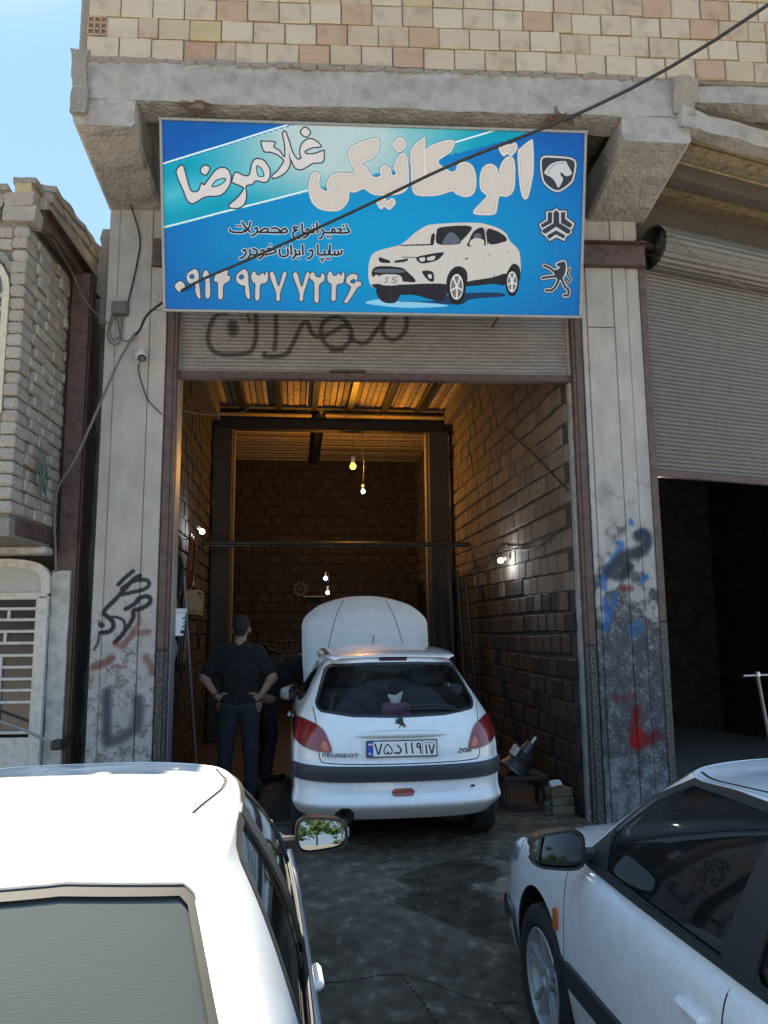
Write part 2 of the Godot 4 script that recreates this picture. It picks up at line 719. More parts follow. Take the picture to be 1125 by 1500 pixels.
	glass("dark_glass", col(0.010, 0.011, 0.011), 0.84)
	glass("clear_glass", col(0.03, 0.035, 0.035), 0.25)
	plain("seat_cloth", col(0.045, 0.045, 0.05), 0.95)
	plain("seat_grey", col(0.16, 0.16, 0.17), 0.95)
	plain("dash_plastic", col(0.03, 0.03, 0.032), 0.6)


func ground_height(z: float) -> float:
	var t := clampf((z - 0.3) / 2.7, 0.0, 1.0)
	return lerpf(FLOOR, -0.19, t * t * (3.0 - 2.0 * t))


func ground() -> void:
	# the oily apron before the shops, its stains in a picture laid over x, z
	var w := 1000
	var h := 560
	var img := Image.create(w, h, false, Image.FORMAT_RGB8)
	var rough := Image.create(w, h, false, Image.FORMAT_L8)
	var a := FastNoiseLite.new()
	a.seed = 4; a.frequency = 0.012; a.fractal_octaves = 6
	var b := FastNoiseLite.new()
	b.seed = 9; b.frequency = 0.09; b.fractal_octaves = 4
	var c := FastNoiseLite.new()
	c.seed = 15; c.frequency = 0.02; c.fractal_octaves = 5
	# outlines of old patches: two damp oil spills before the open bay (metres)
	var spill: PackedVector2Array = curve(vv([0.42, 1.05, 0.85, 0.78, 1.15, 1.0, 0.92, 1.22, 1.05, 1.42, 1.45, 1.62, 1.62, 1.95, 1.25, 1.98, 0.88, 1.86, 0.62, 1.62, 0.38, 1.42, 0.5, 1.25]), true, 5)
	var slab: PackedVector2Array = curve(vv([1.0, 1.2, 1.3, 1.05, 1.7, 0.98, 2.0, 1.1, 1.9, 1.5, 1.5, 1.62, 1.15, 1.4]), true, 5)
	for y in h:
		for x in w:
			var px := -6.0 + 13.0 * x / w
			var pz := -0.4 + 7.0 * y / h
			var n := a.get_noise_2d(x, y)
			var f := b.get_noise_2d(x, y)
			var e := c.get_noise_2d(x + 300, y)
			var v := 0.098 + 0.03 * n + 0.05 * f
			if e > 0.18:
				v *= 0.8
			if f > 0.42:
				v += 0.05
			var r := 0.82 - 0.12 * n
			if px > 0.2 and px < 2.2 and pz > 0.5 and pz < 2.2:
				var q := Vector2(px + 0.05 * f, pz + 0.05 * f + 0.04 * n)
				if Geometry2D.is_point_in_polygon(q, slab):
					v = v * 1.25 + 0.012
				elif Geometry2D.is_point_in_polygon(q, spill):
					v *= 0.45
					r = 0.45
			v = maxf(v, 0.012)
			img.set_pixel(x, y, Color(v * 1.25, v, v * 0.76).linear_to_srgb())
			rough.set_pixel(x, y, Color(r, r, r))
	for q in [[-0.6, 1.9, -0.1, 2.2, 0.35, 2.15, 0.8, 2.45, 1.3, 2.4, 1.9, 2.7], [0.35, 2.15, 0.5, 2.7, 0.42, 3.3, 0.6, 3.9], [0.1, 0.9, 0.5, 0.75, 1.1, 0.8, 1.7, 0.62, 2.3, 0.7], [0.8, 2.45, 0.95, 3.0, 0.9, 3.5]]:
		var px := []
		for i in range(0, q.size(), 2):
			px.append((q[i] + 6.0) / 13.0 * w + rng.randf_range(-1, 1))
			px.append((q[i + 1] + 0.4) / 7.0 * h + rng.randf_range(-1, 1))
		pen(img, px, 0.7, Color(0.19, 0.175, 0.16))
	var m := plain("oily_ground", Color.WHITE, 1.0)
	m.metallic_specular = 0.2
	m.albedo_texture = ImageTexture.create_from_image(img)
	m.roughness_texture = ImageTexture.create_from_image(rough)
	m.heightmap_enabled = true
	m.heightmap_texture = noise_texture(81, 0.03, [[0.0, 0.0], [1.0, 1.0]], 1024, 7)
	m.heightmap_scale = 2.5
	var s := Shape.new()
	var nz := 40
	for j in nz:
		var z0 := -0.4 + 7.0 * j / nz
		var z1 := -0.4 + 7.0 * (j + 1) / nz
		var y0 := ground_height(z0)
		var y1 := ground_height(z1)
		s.quad(Vector3(-6, y1, z1), Vector3(7, y1, z1), Vector3(7, y0, z0), Vector3(-6, y0, z0), [Vector2(0, (z1 + 0.4) / 7.0), Vector2(1, (z1 + 0.4) / 7.0), Vector2(1, (z0 + 0.4) / 7.0), Vector2(0, (z0 + 0.4) / 7.0)])
	struct("ground", s, m)
	var pebble := Shape.new()
	cast_block(pebble, Vector3.ZERO, Vector3(1, 0.7, 0.9), 0.5, 0.4, 201)
	var grit := MultiMesh.new()
	grit.transform_format = MultiMesh.TRANSFORM_3D
	grit.mesh = pebble.mesh()
	grit.instance_count = 1400
	for i in 1400:
		var z := rng.randf_range(0.2, 5.5)
		var size := 0.004 + 0.010 * pow(rng.randf(), 3.0)
		grit.set_instance_transform(i, Transform3D(Basis.from_euler(Vector3(rng.randf() * 6, rng.randf() * 6, rng.randf() * 6)).scaled(Vector3.ONE * size), Vector3(rng.randf_range(-1.2, 2.6), ground_height(z) + size * 0.25, z)))
	var gi := MultiMeshInstance3D.new()
	gi.name = "grit"
	gi.multimesh = grit
	gi.material_override = grainy("grit_stone", col(0.16, 0.145, 0.13), 0.9, mats.fine, 3.0)
	gi.set_meta("kind", "stuff")
	gi.set_meta("label", "loose grit scattered over the oily ground between the cars")
	add_child(gi)
	# the street beyond, out to the horizon
	var t := Shape.new()
	var road := grainy("road_asphalt", col(0.40, 0.355, 0.30), 0.9, mats.fine, 1.2, mats.bumps, 0.6)
	t.quad(Vector3(-150, -0.19, 150), Vector3(150, -0.19, 150), Vector3(150, -0.19, 6.6), Vector3(-150, -0.19, 6.6))
	t.quad(Vector3(7, -0.19, 6.6), Vector3(150, -0.19, 6.6), Vector3(150, -0.19, -60), Vector3(7, -0.19, -60))
	t.quad(Vector3(-150, -0.19, 6.6), Vector3(-6, -0.19, 6.6), Vector3(-6, -0.19, -60), Vector3(-150, -0.19, -60))
	t.quad(Vector3(-6, -0.2, -0.4), Vector3(7, -0.2, -0.4), Vector3(7, -0.2, -60), Vector3(-6, -0.2, -60))
	struct("street", t, road)
	var fl := Shape.new()
	fl.xf = Transform3D(Basis(Vector3.UP, deg_to_rad(BAY_TURN)), Vector3.ZERO)
	fl.box(Vector3(0.25, FLOOR - 0.08 + 0.003, -4.85), Vector3(4.1, 0.16, 9.0))
	struct("bay_floor", fl, grainy("bay_floor", col(0.045, 0.041, 0.038), 0.6, mats.fine, 1.0, mats.bumps, 0.4))


# ------------------------------------------------------------------ painted marks on the pillars and shutter
func spray(img: Image, pts: Array, width: float, c: Color, scale: float, org: Vector2, soft := 0.5, strength := 1.0, seed_ := 1) -> void:
	# a stroke of spray paint through points in metres; org is the top left corner of the picture
	var line := PackedVector2Array()
	for q in curve(vv(pts), false, 5):
		line.append(Vector2(q.x - org.x, org.y - q.y) * scale)
	var wpx := width * scale / 2.0
	var r := Rect2(line[0], Vector2.ZERO)
	for q in line:
		r = r.expand(q)
	r = r.grow(wpx * 1.6)
	var f := FastNoiseLite.new()
	f.seed = seed_; f.frequency = 0.15; f.fractal_octaves = 3
	for y in range(maxi(0, int(r.position.y)), mini(img.get_height(), int(r.end.y) + 1)):
		for x in range(maxi(0, int(r.position.x)), mini(img.get_width(), int(r.end.x) + 1)):
			var p := Vector2(x, y)
			var d := 1e9
			for k in line.size() - 1:
				d = minf(d, p.distance_squared_to(Geometry2D.get_closest_point_to_segment(p, line[k], line[k + 1])))
			d = sqrt(d) / wpx + 0.22 * f.get_noise_2d(x, y)
			var alpha := clampf((1.0 + soft * 0.5 - d) / soft, 0.0, 1.0) * strength
			if alpha > 0.0:
				img.set_pixel(x, y, img.get_pixel(x, y).lerp(c, alpha))


func pillar_picture(x0: float, kind: int) -> ImageTexture:
	var scale := 240.0
	var w := int(0.62 * scale)
	var h := int(5.6 * scale)
	var img := Image.create(w, h, false, Image.FORMAT_RGB8)
	var a := FastNoiseLite.new()
	a.seed = 20 + kind; a.frequency = 0.018; a.fractal_octaves = 5
	var b := FastNoiseLite.new()
	b.seed = 30 + kind; b.frequency = 0.2; b.fractal_octaves = 3
	var c := FastNoiseLite.new()
	c.seed = 40 + kind; c.frequency = 0.016; c.fractal_octaves = 5
	var d_noise := FastNoiseLite.new()
	d_noise.seed = 50 + kind; d_noise.frequency = 0.11; d_noise.fractal_octaves = 4
	for y in h:
		var hy := 5.6 - y / scale
		# where the grime of hands and oil reaches to, ragged
		var reach: float = [1.75, 2.25][kind]
		for x in w:
			var n := a.get_noise_2d(x, y * 0.55)
			var f := b.get_noise_2d(x, y)
			var g := c.get_noise_2d(x, y)
			var v := 0.37 + 0.07 * n + 0.045 * f
			var q := Color(v * 1.02, v * 0.965, v * 0.9)
			if f > 0.52:
				q = q * 0.55
			var g2 := c.get_noise_2d(x * 2.3 + 500, y * 1.7)
			var d := d_noise.get_noise_2d(x, y)
			if kind == 0:
				# scuffed paint and plaster: patches of dirt, scraped white, flakes
				var k := clampf((reach - hy + 0.9 * g + 0.5 * n) * 2.5, 0.0, 1.0)
				var tone := Color(0.27, 0.245, 0.23).lerp(Color(0.41, 0.39, 0.375), clampf(0.5 + 1.6 * g2 + 0.9 * d, 0.0, 1.0))
				if g2 + 0.8 * d < -0.34:
					tone = Color(0.15, 0.137, 0.13)
				q = q.lerp(tone * (1.0 + 0.35 * f), k * 0.85)
			else:
				var k := clampf((reach - hy + 0.9 * g + 0.35 * g2) * 3.0, 0.0, 1.0)
				var tone := Color(0.062, 0.062, 0.067).lerp(Color(0.125, 0.123, 0.125), clampf(0.40 + 1.2 * g2 + 0.9 * d, 0.0, 1.0))
				if g2 + 0.9 * d > 0.46:
					tone = Color(0.185, 0.185, 0.19)
				var scrape := clampf((0.62 - hy + 0.35 * g) * 6.0, 0.0, 1.0)
				tone = tone.lerp(Color(0.20, 0.21, 0.23).lerp(Color(0.10, 0.10, 0.11), clampf(0.4 - 1.8 * g2 - d, 0.0, 1.0)), scrape * 0.9)
				q = q.lerp(tone * (1.0 + 0.5 * f), k)
				if hy < 2.95 + 0.35 * g and f + 1.4 * g > 0.42:
					q = q.lerp(Color(0.16, 0.15, 0.14), 0.5 * (1.0 - k))
			img.set_pixel(x, y, Color(maxf(q.r, 0.01), maxf(q.g, 0.01), maxf(q.b, 0.01)).linear_to_srgb())
	var o := Vector2(x0, 5.6)
	var k := Color(0.15, 0.15, 0.16)
	if kind == 0:
		var red := Color(0.42, 0.24, 0.22)
		spray(img, [-1.834, 1.603, -1.769, 1.591, -1.728, 1.64, -1.697, 1.683, -1.643, 1.693, -1.568, 1.698], 0.05, red, scale, o, 1.0, 0.6, 3)
		spray(img, [-1.655, 1.846, -1.647, 1.78, -1.698, 1.704], 0.04, red, scale, o, 1.0, 0.5, 4)
		spray(img, [-2.002, 1.417, -1.934, 1.437, -1.856, 1.49], 0.06, red, scale, o, 1.0, 0.7, 5)
		spray(img, [-1.582, 1.487, -1.536, 1.422, -1.524, 1.368], 0.06, red, scale, o, 1.0, 0.6, 6)
		spray(img, [-1.842, 1.42, -1.74, 1.414], 0.03, red, scale, o, 1.2, 0.5, 7)
		spray(img, [-1.881, 1.213, -1.875, 1.0, -1.864, 0.813], 0.075, Color(0.25, 0.26, 0.29), scale, o, 1.2, 0.85, 8)
		spray(img, [-1.801, 0.823, -1.70, 0.88, -1.63, 0.945, -1.633, 1.146], 0.085, Color(0.27, 0.27, 0.28), scale, o, 1.2, 0.8, 9)
		spray(img, [-1.827, 2.094, -1.77, 2.155, -1.712, 2.205], 0.034, k, scale, o, 0.7, 0.95, 10)
		spray(img, [-1.656, 2.165, -1.704, 2.138, -1.766, 2.066, -1.849, 1.968, -1.922, 1.892, -1.936, 1.853, -1.902, 1.826, -1.863, 1.787, -1.856, 1.738, -1.892, 1.701, -1.956, 1.696], 0.036, k, scale, o, 0.7, 0.95, 11)
		spray(img, [-1.799, 2.061, -1.714, 2.116, -1.649, 2.132, -1.594, 2.126, -1.577, 2.093, -1.613, 2.054, -1.689, 2.033, -1.797, 2.009], 0.032, k, scale, o, 0.7, 0.9, 12)
		spray(img, [-1.759, 1.89, -1.685, 1.934, -1.654, 1.978, -1.589, 1.994, -1.561, 1.966, -1.576, 1.928, -1.64, 1.89, -1.694, 1.874, -1.697, 1.813, -1.732, 1.748, -1.783, 1.673, -1.834, 1.619], 0.036, k, scale, o, 0.7, 0.95, 13)
		spray(img, [-1.87, 1.826, -1.805, 1.814, -1.766, 1.781, -1.763, 1.716], 0.022, k, scale, o, 0.7, 0.9, 14)
		spray(img, [-1.959, 1.761, -1.948, 1.756], 0.045, k, scale, o, 0.7, 0.85, 15)
		spray(img, [-1.967, 1.696, -1.974, 1.62, -2.003, 1.556], 0.022, k, scale, o, 0.9, 0.7, 16)
	else:
		var blue := Color(0.17, 0.36, 0.62)
		spray(img, [2.641, 2.514, 2.707, 2.541, 2.744, 2.478, 2.732, 2.405], 0.05, blue, scale, o, 0.9, 0.8, 3)
		spray(img, [2.47, 2.433, 2.496, 2.405, 2.416, 2.279, 2.336, 2.154, 2.321, 2.047], 0.06, blue, scale, o, 1.0, 0.75, 4)
		spray(img, [2.325, 1.94, 2.337, 1.834, 2.321, 1.694, 2.363, 1.799, 2.418, 1.975], 0.05, blue, scale, o, 1.0, 0.7, 5)
		spray(img, [2.547, 1.692, 2.605, 1.744, 2.628, 1.673, 2.544, 1.639], 0.06, Color(0.22, 0.38, 0.58), scale, o, 1.0, 0.65, 6)
		spray(img, [2.673, 2.117, 2.701, 2.134], 0.06, blue, scale, o, 0.9, 0.8, 7)
		spray(img, [2.592, 2.633, 2.6, 2.606], 0.04, blue, scale, o, 0.9, 0.8, 8)
		spray(img, [2.658, 2.496, 2.705, 2.514, 2.73, 2.459, 2.688, 2.369, 2.603, 2.342, 2.509, 2.315, 2.431, 2.225, 2.374, 2.181, 2.482, 2.153, 2.541, 2.225], 0.10, Color(0.16, 0.17, 0.20), scale, o, 0.9, 0.8, 9)
		var red := Color(0.45, 0.07, 0.06)
		spray(img, [2.552, 1.0, 2.537, 0.898, 2.514, 0.797, 2.527, 0.721, 2.618, 0.745, 2.71, 0.794], 0.08, red, scale, o, 1.2, 0.75, 10)
		spray(img, [2.559, 0.813, 2.537, 0.729], 0.09, Color(0.6, 0.05, 0.04), scale, o, 1.0, 0.85, 11)
		spray(img, [2.388, 1.104, 2.515, 1.12], 0.06, red, scale, o, 1.2, 0.4, 12)
		spray(img, [2.476, 2.037, 2.567, 2.037], 0.05, Color(0.42, 0.16, 0.12), scale, o, 1.0, 0.6, 13)
	return ImageTexture.create_from_image(img)


func wall_uv(s: Shape, x0: float, y1: float, w: float, h: float) -> void:
	# lays the picture over everything in the shape by its x and y
	for i in s.v.size():
		s.t[i] = Vector2((s.v[i].x - x0) / w, (y1 - s.v[i].y) / h)
	s.has_uv = true


# a crooked block of cast concrete: a box cut into cells whose outer faces wander a little
func cast_block(s: Shape, c: Vector3, size: Vector3, wander: float, step := 0.12, seed_ := 1) -> void:
	var f := FastNoiseLite.new()
	f.seed = seed_; f.frequency = 2.2; f.fractal_octaves = 4
	var move := func(p: Vector3) -> Vector3:
		return p + Vector3(f.get_noise_3d(p.x, p.y, p.z), f.get_noise_3d(p.x + 40, p.y, p.z), f.get_noise_3d(p.x, p.y + 40, p.z)) * wander
	for ax in 3:
		var a1 := (ax + 1) % 3
		var a2 := (ax + 2) % 3
		var n1 := maxi(1, roundi(size[a1] / step))
		var n2 := maxi(1, roundi(size[a2] / step))
		for sg in [-1.0, 1.0]:
			for i in n1:
				for j in n2:
					var q := []
					for k in [[0, 0], [1, 0], [1, 1], [0, 1]]:
						var p := c
						p[ax] += sg * size[ax] / 2.0
						p[a1] += size[a1] * (float(i + k[0]) / n1 - 0.5)
						p[a2] += size[a2] * (float(j + k[1]) / n2 - 0.5)
						q.append(move.call(p))
					if sg > 0.0:
						s.quad(q[0], q[1], q[2], q[3])
					else:
						s.quad(q[3], q[2], q[1], q[0])


func workshop() -> void:
	var b := thing("workshop_building", "concrete and clay block workshop with an open bay and a jutting upper storey", "building")
	# pillars: a shaft behind, and cast strips in front that step by a few millimetres
	for k in 2:
		var x0: float = [-2.035, 2.25][k]
		var w: float = [0.53, 0.56][k]
		var pm := plain("pillar_%s" % ["left", "right"][k], Color.WHITE, 0.92)
		pm.albedo_texture = pillar_picture(x0 - 0.03, k)
		pm.heightmap_enabled = true
		pm.heightmap_texture = mats.pits
		pm.heightmap_scale = 0.3
		var s := Shape.new()
		s.box(Vector3(x0 + w / 2, 2.76, -0.17), Vector3(w - 0.004, 5.6, 0.26))
		var p := obj("pillar", s, mats.concrete, b)
		var cuts: Array = [[0.0, 0.09, 0.0, 5.55], [0.094, 0.385, 0.006, 5.55], [0.389, 0.53, 0.0, 4.52], [0.389, 0.53, 0.004, 1.0]] if k == 0 else [[0.0, 0.045, -0.002, 5.5], [0.049, 0.30, 0.005, 4.42], [0.304, 0.43, 0.008, 5.5], [0.434, 0.56, 0.001, 5.5], [0.05, 0.30, 0.002, 1.08]]
		for q in cuts:
			var st := Shape.new()
			var low := 0.0 if q[3] > 2.0 else 4.43
			var high: float = q[3] if q[3] > 2.0 else 5.52
			if q[3] < 2.0 and k == 0:
				low = 4.525
			st.box(Vector3(x0 + (q[0] + q[1]) / 2, (low + high) / 2, -0.02 + q[2] / 2), Vector3(q[1] - q[0], high - low, 0.04 + q[2]), 0.006)
			wall_uv(st, x0 - 0.03, 5.6, 0.62, 5.6)
			obj("casting_strip", st, pm, p)
	# the edge beam of the upper storey and its brackets
	var s := Shape.new()
	cast_block(s, Vector3(0.47, 6.0, 0.86), Vector3(4.96, 0.335, 0.26), 0.022, 0.11, 3)
	var beam := obj("edge_beam", s, mats.concrete, b)
	s = Shape.new()
	for x in range(46):
		# the crumbling bed of mortar on the beam
		s.box(Vector3(-1.95 + x * 0.108 + rng.randf() * 0.03, 6.172 + rng.randf() * 0.012, 0.965 + rng.randf() * 0.02), Vector3(0.12, 0.035 + rng.randf() * 0.02, 0.06), 0.012, Basis.from_euler(Vector3(rng.randf() * 0.3, rng.randf() * 0.3, rng.randf() * 0.25)))
	obj("mortar_bed", s, mats.mortar, beam).set_meta("kind", "stuff")
	s = Shape.new()
	cast_block(s, Vector3(2.84, 6.0, 1.0), Vector3(0.21, 0.28, 0.07), 0.06, 0.04, 8)
	obj("broken_concrete", s, mats.rough_concrete, beam)
	s = Shape.new()
	cast_block(s, Vector3(-2.01, 5.98, 0.93), Vector3(0.13, 0.55, 0.18), 0.05, 0.05, 9)
	obj("broken_concrete", s, mats.rough_concrete, beam)
	s = Shape.new()
	cast_block(s, Vector3(4.4, 6.09, 0.83), Vector3(2.9, 0.15, 0.24), 0.02, 0.1, 12)
	obj("edge_beam", s, mats.concrete, b)
	for k in 2:
		var x0: float = [-2.05, 2.33][k]
		var x1: float = [-1.575, 2.90][k]
		var g := Shape.new()
		var rings := []
		for i in 9:
			var z := lerpf(-0.02, 0.985, i / 8.0)
			var low := lerpf(5.46, 5.62, i / 8.0)
			var e := 0.012 * sin(i * 2.1 + k)
			var ring := PackedVector3Array()
			for q in [[x0, low + 0.02], [x0 + 0.03, low], [x1 - 0.03, low + e], [x1, low + 0.02], [x1 + e, 5.72], [x1, 5.84], [x0, 5.84], [x0 + e, 5.72]]:
				ring.append(Vector3(q[0], q[1], z))
			rings.append(ring)
		g.loft(rings, true, true, true, false)
		obj("bracket", g, mats.concrete, b)
	# the upper storey: mortar behind, every block in front a piece of its own
	s = Shape.new()
	s.box(Vector3(1.3, 7.2, 0.79), Vector3(6.66, 2.06, 0.36))
	var wall := obj("upper_wall", s, mats.mortar, b)
	var meshes := []
	for k in 6:
		var bl := Shape.new()
		bl.box(Vector3.ZERO, Vector3(0.244 if k < 4 else 0.150, 0.176, 0.07), 0.006)
		meshes.append(bl.mesh())
	var names := ["cream", "buff", "pale", "tan", "cream", "pale", "buff", "pink", "cream", "pale", "buff", "cream", "red", "pale", "cream", "pale", "buff", "cream", "pale", "pink", "yellow", "cream", "tan"]
	for row in 6:
		var x: float = -1.995 + [0.02, 0.0, 0.02, 0.11, 0.05, 0.09][row]
		var y := 6.29 + row * 0.187 + 0.0
		var i := 0
		while x < 4.55:
			if row == 1 and i == 0:
				x += 0.165
				i += 1
				continue
			var half := rng.randf() < 0.06
			var wdt := 0.154 if half else 0.249
			var o := obj("brick", meshes[4 if half else i % 4], mats["clay_" + names[rng.randi() % names.size()]], wall)
			o.position = Vector3(x + wdt / 2, y + rng.randf_range(-0.004, 0.004) + 0.008 * sin(x * 1.3), 0.955 + rng.randf_range(-0.006, 0.006))
			o.rotation = Vector3(0, rng.randf_range(-0.012, 0.012), rng.randf_range(-0.012, 0.012))
			x += wdt + rng.randf_range(-0.001, 0.006)
			i += 1
	# the block laid end-on, its nine holes open
	s = Shape.new()
	for k in 4:
		s.box(Vector3(-1.975 + 0.05 * k, 6.477, 0.94), Vector3(0.012, 0.17, 0.10), 0.002)
		if k < 4:
			s.box(Vector3(-1.90, 6.398 + 0.0527 * k, 0.941), Vector3(0.158, 0.012, 0.098), 0.002)
	obj("hollow_brick", s, mats.clay_pink, wall)
	s = Shape.new()
	s.box(Vector3(-2.02, 6.9, 0.88), Vector3(0.06, 1.4, 0.17), 0.02)
	obj("edge_mortar", s, mats.rough_concrete, wall)
	s = Shape.new()
	s.box(Vector3(1.3, 8.75, 0.55), Vector3(6.66, 1.1, 0.84))
	s.box(Vector3(1.3, 7.7, -4.6), Vector3(6.66, 3.0, 9.4))
	obj("upper_storey", s, mats.mortar, b)
	# soffit boards under the overhang behind the sign, and the wall above the shutter
	s = Shape.new()
	s.box(Vector3(0.47, 6.14, 0.2), Vector3(4.96, 0.12, 1.05))
	obj("overhang_slab", s, mats.dark_concrete, b)
	for k in 8:
		var pl := Shape.new()
		pl.box(Vector3(0.47, 6.06 - 0.012 * (k % 2), 0.70 - k * 0.112), Vector3(3.85, 0.022, 0.10), 0.004)
		obj("soffit_board", pl, mats["plank_" + ["grey", "dark", "grey", "pine"][k % 4]], b)
	s = Shape.new()
	s.box(Vector3(0.37, 5.3, -0.26), Vector3(3.9, 1.7, 0.1))
	obj("lintel_wall", s, mats.concrete, b)
	s = Shape.new()
	s.box(Vector3(2.28, 5.10, 0.03), Vector3(1.14, 0.20, 0.09), 0.004)
	s.box(Vector3(2.28, 5.205, 0.06), Vector3(1.14, 0.012, 0.15), 0.003)
	obj("steel_lintel", s, mats.brown_steel, b)
	s = Shape.new()
	s.box(Vector3(-1.52, 5.05, 0.02), Vector3(0.24, 0.26, 0.05), 0.004)
	obj("steel_plate", s, mats.brown_steel, b)
	roller_shutter(b)


func curtain(width: float, y0: float, y1: float, pitch: float, depth: float) -> Shape:
	# a roller curtain: rounded slats one under the other
	var s := Shape.new()
	var ring := []
	var n := int((y1 - y0) / pitch)
	var prof := []
	for i in n:
		for q in [[0.0, 0.0], [0.12, 0.75], [0.4, 1.0], [0.65, 0.9], [0.86, 0.35], [0.93, -0.15]]:
			prof.append([y0 + (i + q[0]) * pitch, depth * q[1]])
	prof.append([y1, 0.0])
	for x in [0.0, width]:
		var r := PackedVector3Array()
		for q in prof:
			r.append(Vector3(x, q[0], q[1]))
		ring.append(r)
	s.loft([ring[1], ring[0]], false, false, false)
	var back := -0.004
	s.quad(Vector3(width, y0, back), Vector3(0, y0, back), Vector3(0, y1, back), Vector3(width, y1, back))
	return s


func roller_shutter(b: Node3D) -> void:
	var h := holder("roller_shutter", b, Vector3(-1.45, 0, -0.115))
	var sc := 170.0
	var img := Image.create(int(3.64 * sc), int(1.3 * sc), false, Image.FORMAT_RGB8)
	var f := FastNoiseLite.new()
	f.seed = 77; f.frequency = 0.02; f.fractal_octaves = 5
	for y in img.get_height():
		for x in img.get_width():
			var v := 0.22 + 0.045 * f.get_noise_2d(x, y * 3.0) + 0.05 * f.get_noise_2d(x * 5.0, y * 9.0)
			img.set_pixel(x, y, Color(v, v * 0.945, v * 0.93).linear_to_srgb())
	var o := Vector2(-1.45, 5.3)
	var k := Color(0.20, 0.19, 0.19)
	var strokes := [[-0.998, 4.55, -1.091, 4.532, -1.149, 4.4, -1.146, 4.248, -1.051, 4.163, -0.846, 4.166, -0.755, 4.221, -0.73, 4.385, -0.737, 4.56], [-0.944, 4.447, -0.937, 4.371, -0.933, 4.42], [-0.554, 4.6, -0.552, 4.366, -0.563, 4.213],
		[-0.651, 4.179, -0.64, 4.147, -0.475, 4.16, -0.404, 4.259, -0.332, 4.424, -0.27, 4.48, -0.238, 4.393, -0.185, 4.339, -0.102, 4.351, 0.045, 4.441, 0.087, 4.442],
		[-0.008, 4.54, -0.123, 4.483, -0.14, 4.35, -0.081, 4.253, 0.024, 4.228, 0.107, 4.288, 0.133, 4.376, 0.087, 4.486, -0.018, 4.54], [-0.049, 4.214, 0.045, 4.215], [0.118, 4.354, 0.17, 4.3, 0.265, 4.29, 0.339, 4.38, 0.424, 4.503, 0.467, 4.58],
		[0.64, 4.6, 0.631, 4.429, 0.55, 4.328, 0.455, 4.337, 0.413, 4.425, 0.446, 4.56]]
	for i in strokes.size():
		spray(img, strokes[i], 0.085 if i == 1 else 0.040, k, sc, o, 0.8, 0.85, 100 + i)
	var m := plain("shutter_curtain", Color.WHITE, 0.5)
	m.albedo_texture = ImageTexture.create_from_image(img)
	m.metallic = 0.15
	var s := curtain(3.61, 3.99, 5.2, 0.034, 0.010)
	for i in s.v.size():
		s.t[i] = Vector2(s.v[i].x / 3.64, (5.3 - s.v[i].y) / 1.3)
	s.has_uv = true
	obj("slatted_curtain", s, m, h).set_meta("kind", "stuff")
	s = Shape.new()
	s.box(Vector3(1.81, 3.955, 0.01), Vector3(3.60, 0.075, 0.05), 0.006)
	s.box(Vector3(1.81, 3.925, 0.035), Vector3(3.60, 0.014, 0.06), 0.004)
	obj("bottom_bar", s, mats.brown_steel, h)
	s = Shape.new()
	s.box(Vector3(1.55, 4.0, 0.045), Vector3(0.32, 0.018, 0.04), 0.004)
	obj("lock_plate", s, mats.brown_steel, h)
	# guide rails: brown above, scraped and oily below
	for k2 in 2:
		var x: float = [-0.012, 3.655][k2]
		for part in 2:
			var y0: float = [1.55, 0.05][part]
			var y1: float = [5.3, 1.545][part]
			var r := Shape.new()
			r.box(Vector3(x, (y0 + y1) / 2, 0.09), Vector3(0.062, y1 - y0, 0.05), 0.004)
			r.box(Vector3(x + (0.045 if k2 == 0 else -0.045), (y0 + y1) / 2, 0.06), Vector3(0.026, y1 - y0, 0.09), 0.003)
			obj("guide_rail", r, [mats.brown_steel, mats.dirty_steel][part], h)
	# pale strip of cast concrete inside each jamb
	var j := Shape.new()
	j.box(Vector3(3.60, 2.5, -0.07), Vector3(0.05, 5.0, 0.20), 0.006)
	obj("jamb", j, mats.concrete, h)
	j = Shape.new()
	j.box(Vector3(0.045, 2.5, -0.06), Vector3(0.02, 5.0, 0.18), 0.004)
	obj("jamb", j, mats.galvanised, h)


